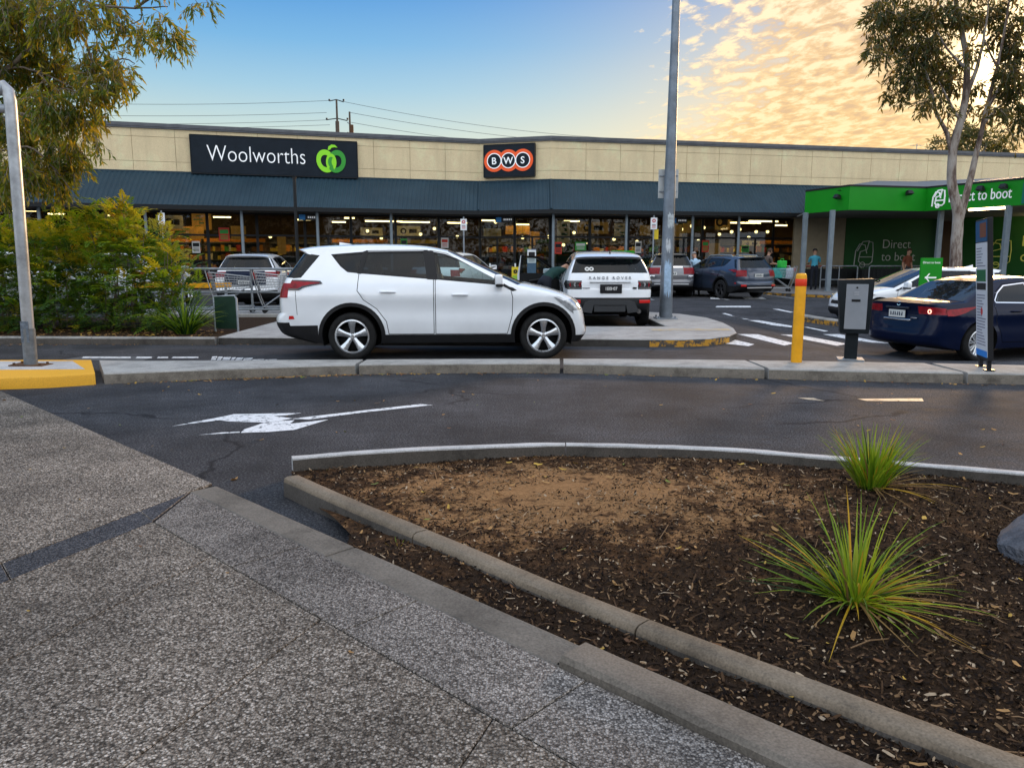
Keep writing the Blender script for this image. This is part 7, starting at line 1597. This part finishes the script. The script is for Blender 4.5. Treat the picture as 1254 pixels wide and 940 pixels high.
for _ in range(420):                                   # drift along the median gutter
    x = q.uniform(-4.6, 6.5) if q.random() < .35 else q.gauss(-2.7, 1.0)
    yy = interp([(p[0], p[1]) for p in ifr], x)-abs(q.gauss(0, .07))-.02; fleaf(x, yy, .008, q.uniform(.02, .055))
for _ in range(300): x = q.uniform(-12, -3.5); fleaf(x, 13.2+q.gauss(0, .05)-.12+.0*x+(.02*abs(x+9)), .008, q.uniform(.03, .07))
for _ in range(800): x = q.uniform(-12, -5.4); y = q.uniform(13.4, 14.9); fleaf(x, y, .10, q.uniform(.04, .09), q.choices((0, 1, 2), (3, 6, 1))[0])
for _ in range(90): x, y = q.uniform(-6, 5), q.uniform(5.4, 9.4); fleaf(x, y, .008, q.uniform(.02, .05))
for (u, v, L) in ((318, 537, .07), (287, 585, .07), (5, 489, .07), (400, 592, .08), (452, 578, .05), (462, 493, .06)): p = G(u, v, .012 if v != 489 else .106); fleaf(p[0], p[1], .012 if v != 489 else .106, L, 0)
for _ in range(26): p = K(q.uniform(0, 8), q.uniform(.1, 3)); fleaf(p[0], p[1], .107, q.uniform(.012, .03))
tag(lt.build('fallen_leaves', FL), kind='stuff')
# ================================================================ what stands behind the camera: trees and two houses across the road
q = random.Random(71); tl_ = MB()
for k in range(60):
    x = -45+k*1.6+q.uniform(-.6, .6); h = q.uniform(5.0, 9.5)
    for _ in range(300):
        c = Vector((x+q.gauss(0, 1.2), -19+q.gauss(0, 1.2), h*q.uniform(.02, 1)**.8)); s1 = rv(q).normalized()*q.uniform(.12, .3); s2 = rv(q).normalized()*q.uniform(.12, .3)
        tl_.add([c-s1, c+s2, c+s1, c-s2], [(0, 1, 2, 3)], q.choices((0, 1, 2), (5, 3, 1))[0])
tag(tl_.build('treeline', [M('far_leaf_dark', (.012, .02, .008), .9, spec=0), M('far_leaf_mid', (.025, .038, .012), .9, spec=0), M('far_leaf_olive', (.05, .05, .016), .9, spec=0)]), kind='stuff')
for (x, wd_, lab) in ((-9, 11, 'pale rendered house with a tiled roof across the road'), (9, 12, 'second pale rendered house with a tiled roof across the road')):
    t = thing('house', lab, 'house', (x, -26, 0)); b = MB(); b.b2((-wd_/2, -4, 0), (wd_/2, 4, 6.2)); b.build('wall', M('render_wall', (.55, .46, .36), .8, var=.1), t)
    b = MB(); b.add([(-wd_/2-.6, -4.6, 6.2), (wd_/2+.6, -4.6, 6.2), (wd_/2+.6, 4.6, 6.2), (-wd_/2-.6, 4.6, 6.2), (-wd_/2+3, 0, 9), (wd_/2-3, 0, 9)], [(0, 1, 5, 4), (1, 2, 5), (2, 3, 4, 5), (3, 0, 4), (3, 2, 1, 0)]); b.build('roof', M('roof_tiles', (.20, .08, .05), .8, var=.2), t)
    for wx in (-3, 0, 3): b = MB(); b.b2((wx-.6, 4.0, 3.6), (wx+.6, 4.03, 5)); b.build('window', DARKM, t)
# ================================================================ people
SKIN = M('skin', (.42, .24, .16), .55); SKIN2 = M('skin_tan', (.30, .17, .11), .55); SHOE = M('shoe_dark', (.02, .02, .022), .6); HAIRB = M('hair_brown', (.045, .025, .015), .7); HAIRK = M('hair_black', (.012, .010, .009), .7); HAIRG = M('hair_grey', (.25, .24, .23), .7)
def person(lab, loc, rz, J, top_, legs, skin=SKIN, hair=HAIRB, hairlong=0.0, sleeve=.55, group=None):
    """J: joints in body space (+y is forwards): pelvis, chest, neck, head, and l/r shoulder, elbow, wrist, hip, knee, ankle"""
    V = []; E = []; Rr = []; L = []
    def v(p, r, l): V.append(Vector(p)); Rr.append(r); L.append(l); return len(V)-1
    def e(a, b): E.append((a, b))
    P = {k: Vector(p) for k, p in J.items()}
    pel = v(P['pelvis'], .145, 't'); bel = v(P['pelvis'].lerp(P['chest'], .45), .135, 's'); ch = v(P['chest'], .155, 's'); nk0 = v(P['chest'].lerp(P['neck'], .8), .085, 's'); nk = v(P['neck'], .055, 'k'); e(pel, bel); e(bel, ch); e(ch, nk0); e(nk0, nk)
    hd = (P['head']-P['neck']).normalized(); h0 = v(P['neck'].lerp(P['head'], .45), .075, 'k'); h1 = v(P['head'], .098, 'k'); h2 = v(P['head']+hd*.085, .075, 'k'); e(nk, h0); e(h0, h1); e(h1, h2)
    for s in 'lr':
        sh, el, wr = P[s+'sh'], P[s+'el'], P[s+'wr']
        a = v(sh, .068, 's'); b = v(sh.lerp(el, .5), .052, 's' if sleeve > .4 else 'k'); c = v(el, .043, 's' if sleeve > .9 else 'k'); d = v(el.lerp(wr, .5), .039, 's' if sleeve > .9 else 'k'); f = v(wr, .030, 'k'); e(ch, a); e(a, b); e(b, c); e(c, d); e(d, f)
        hdv = (wr-el).normalized(); sd = hdv.cross(Vector((0, 1, .2))).normalized(); pm = v(wr+hdv*.06, .034, 'k'); e(f, pm)
        for k, ln in enumerate((.062, .075, .08, .072, .056)):
            off = sd*((k-2)*.018)
            f1 = v(wr+hdv*(.06+ln*.55)+off+(sd*-.03 if k == 0 else Vector()), .010, 'k'); f2 = v(wr+hdv*(.06+ln)+off*1.05+Vector((0, .018, 0))+(sd*-.03 if k == 0 else Vector()), .008, 'k'); e(pm, f1); e(f1, f2)
        hp, kn_, an = P[s+'hip'], P[s+'kn'], P[s+'an']
        a = v(hp, .10, 't'); b = v(hp.lerp(kn_, .5), .085, 't'); c = v(kn_, .062, 't'); d = v(kn_.lerp(an, .4), .060, 't'); f = v(an, .042, 't'); g = v(an+Vector((0, .02, -.055)), .042, 'b'); h = v(an+Vector((0, .15, -.06)), .036, 'b'); e(pel, a); e(a, b); e(b, c); e(c, d); e(d, f); e(f, g); e(g, h)
    me = bpy.data.meshes.new('skel'); me.from_pydata(V, E, []); o = bpy.data.objects.new('skel', me); COL.objects.link(o)
    m = o.modifiers.new('s', 'SKIN'); m.use_smooth_shade = True
    for i, sv in enumerate(me.skin_vertices[0].data): sv.radius = (Rr[i], Rr[i]*(.78 if L[i] in 'st' and i < 4 else 1)); sv.use_root = (i == 0)
    ss = o.modifiers.new('u', 'SUBSURF'); ss.levels = 1; ss.render_levels = 1
    me2 = bpy.data.meshes.new_from_object(o.evaluated_get(bpy.context.evaluated_depsgraph_get())); bpy.data.objects.remove(o)
    me2.materials.clear(); key = 'kstb'
    for mt in (skin, top_, legs, SHOE): me2.materials.append(mt)
    segs = [(V[a], V[b], L[a] if L[a] == L[b] else None, L[a], L[b]) for a, b in E]
    for pg in me2.polygons:
        c = pg.center; best = (9, 'k')
        for (a, b, l, la, lb) in segs:
            ab = b-a; t_ = max(0, min(1, (c-a).dot(ab)/max(1e-9, ab.length_squared))); d = (a+ab*t_-c).length
            if d < best[0]: best = (d, l or (la if t_ < .5 else lb))
        pg.material_index = key.index(best[1])
    me2.shade_smooth()
    t = thing('person', lab, 'person', loc, rz, group); bo = bpy.data.objects.new('body', me2); COL.objects.link(bo); bo.parent = t
    # hair cap, ears and nose
    from mathutils import Quaternion
    qz = Vector((0, 0, 1)).rotation_difference(hd); hc = P['head']+hd*.03
    bm = bmesh.new(); bmesh.ops.create_uvsphere(bm, u_segments=20, v_segments=14, radius=1)
    bmesh.ops.delete(bm, geom=[w_ for w_ in bm.verts if (w_.co.z < -.1-hairlong and w_.co.y < .35) or (w_.co.y > .35 and w_.co.z < .45)], context='VERTS')
    for w_ in bm.verts: w_.co = hc+(qz @ Vector((w_.co.x*.105, w_.co.y*.118-.008, w_.co.z*(.12 if w_.co.z > 0 else .16))))
    mh = bpy.data.meshes.new('hair'); bm.to_mesh(mh); bm.free(); mh.materials.append(hair); mh.shade_smooth(); oh = bpy.data.objects.new('hair', mh); COL.objects.link(oh); oh.parent = t
    fb_ = MB(); fw = qz @ Vector((0, 1, 0)); sx_v = qz @ Vector((1, 0, 0)); hcn = P['head']
    fb_.tube([hcn+fw*.085+hd*.03, hcn+fw*.118-hd*.005], [.010, .016], 6); [fb_.tube([hcn+sx_v*s*.088, hcn+sx_v*s*.106+hd*.03], [.02, .014], 6) for s in (1, -1)]; [fb_.tube([hcn+fw*.088+sx_v*s*.034+hd*.028, hcn+fw*.099+sx_v*s*.034+hd*.028], .011, 6, mi=1) for s in (1, -1)]; fb_.tube([hcn+fw*.092+sx_v*.025-hd*.045, hcn+fw*.092-sx_v*.025-hd*.045], .007, 5, mi=2)
    fb_.build('face', [skin, HAIRK, M('lip', (.3, .11, .09), .5)], t, smooth=50)
    return t
def pose(stoop=0.0, arms='down', step=0.0, ht=1.0):
    """standing pose; stoop bends the trunk forwards (radians)"""
    s, c = math.sin(stoop), math.cos(stoop); pel = Vector((0, 0, .95)); tr = lambda x, y, z: Vector((x, y*c+z*s, z*c-y*s))+pel
    J = dict(pelvis=pel, chest=tr(0, 0, .36), neck=tr(0, .01, .56), head=tr(0, .04, .69))
    for sg, k in ((-1, 'l'), (1, 'r')):
        J[k+'sh'] = tr(sg*.19, 0, .45); J[k+'hip'] = Vector((sg*.095, 0, .88)); J[k+'kn'] = Vector((sg*.105, .03+sg*step*.5, .48)); J[k+'an'] = Vector((sg*.11, sg*step-.02, .085))
        if arms == 'down': J[k+'el'] = J[k+'sh']+Vector((sg*.05, -.03, -.28)); J[k+'wr'] = J[k+'el']+Vector((sg*.0, .08, -.24))
        elif arms == 'push': J[k+'el'] = J[k+'sh']+Vector((sg*.05, .08, -.26)); J[k+'wr'] = J[k+'el']+Vector((-sg*.02, .24, -.02))
        else: J[k+'el'] = J[k+'sh']+Vector((sg*.03, .2, -.17)); J[k+'wr'] = J[k+'el']+Vector((-sg*.04, .22, -.06))
    return {k: Vector(p)*ht for k, p in J.items()}
DKGREEN = M('top_dark_green', (.012, .042, .036), .8, var=.2, vscale=8); NAVYT = M('trousers_navy', (.012, .014, .022), .8); LBLUE = M('shirt_light_blue', (.36, .52, .66), .8, var=.1); CYANT = M('shirt_cyan', (.05, .28, .38), .8, var=.15, vscale=8); RUSTT = M('top_rust', (.17, .055, .028), .8, var=.15); GREYT = M('top_grey_brown', (.10, .075, .065), .8); CHAR = M('trousers_charcoal', (.03, .032, .036), .8)
jj = pose(1.2, 'reach', ht=1.08); 
person('person in a dark green top leaning into the open door of the white luxury car', (.72, 17.45, 0), R(-48), jj, DKGREEN, NAVYT, hair=HAIRK, sleeve=1.0)
person('person in a light blue shirt standing between the two parked grey cars', (7.28, 30.6, 0), R(15), pose(.35, 'reach'), LBLUE, CHAR, hair=HAIRG)
person('man in a cyan shirt and dark trousers walking under the green canopy edge', (13.18, 33.9, .12), R(-8), pose(.06, 'push', .08), CYANT, NAVYT, hair=HAIRK, skin=SKIN2)
person('person in a rust brown top behind the white hatchback under the canopy', (17.25, 34.0, .12), R(200), pose(.05, 'down'), RUSTT, CHAR, hair=HAIRB)
person('person in a grey brown top behind the loaded trolley', (10.75, 32.9, .12), R(-75), pose(.15, 'push'), GREYT, CHAR, hair=HAIRB, hairlong=.5)
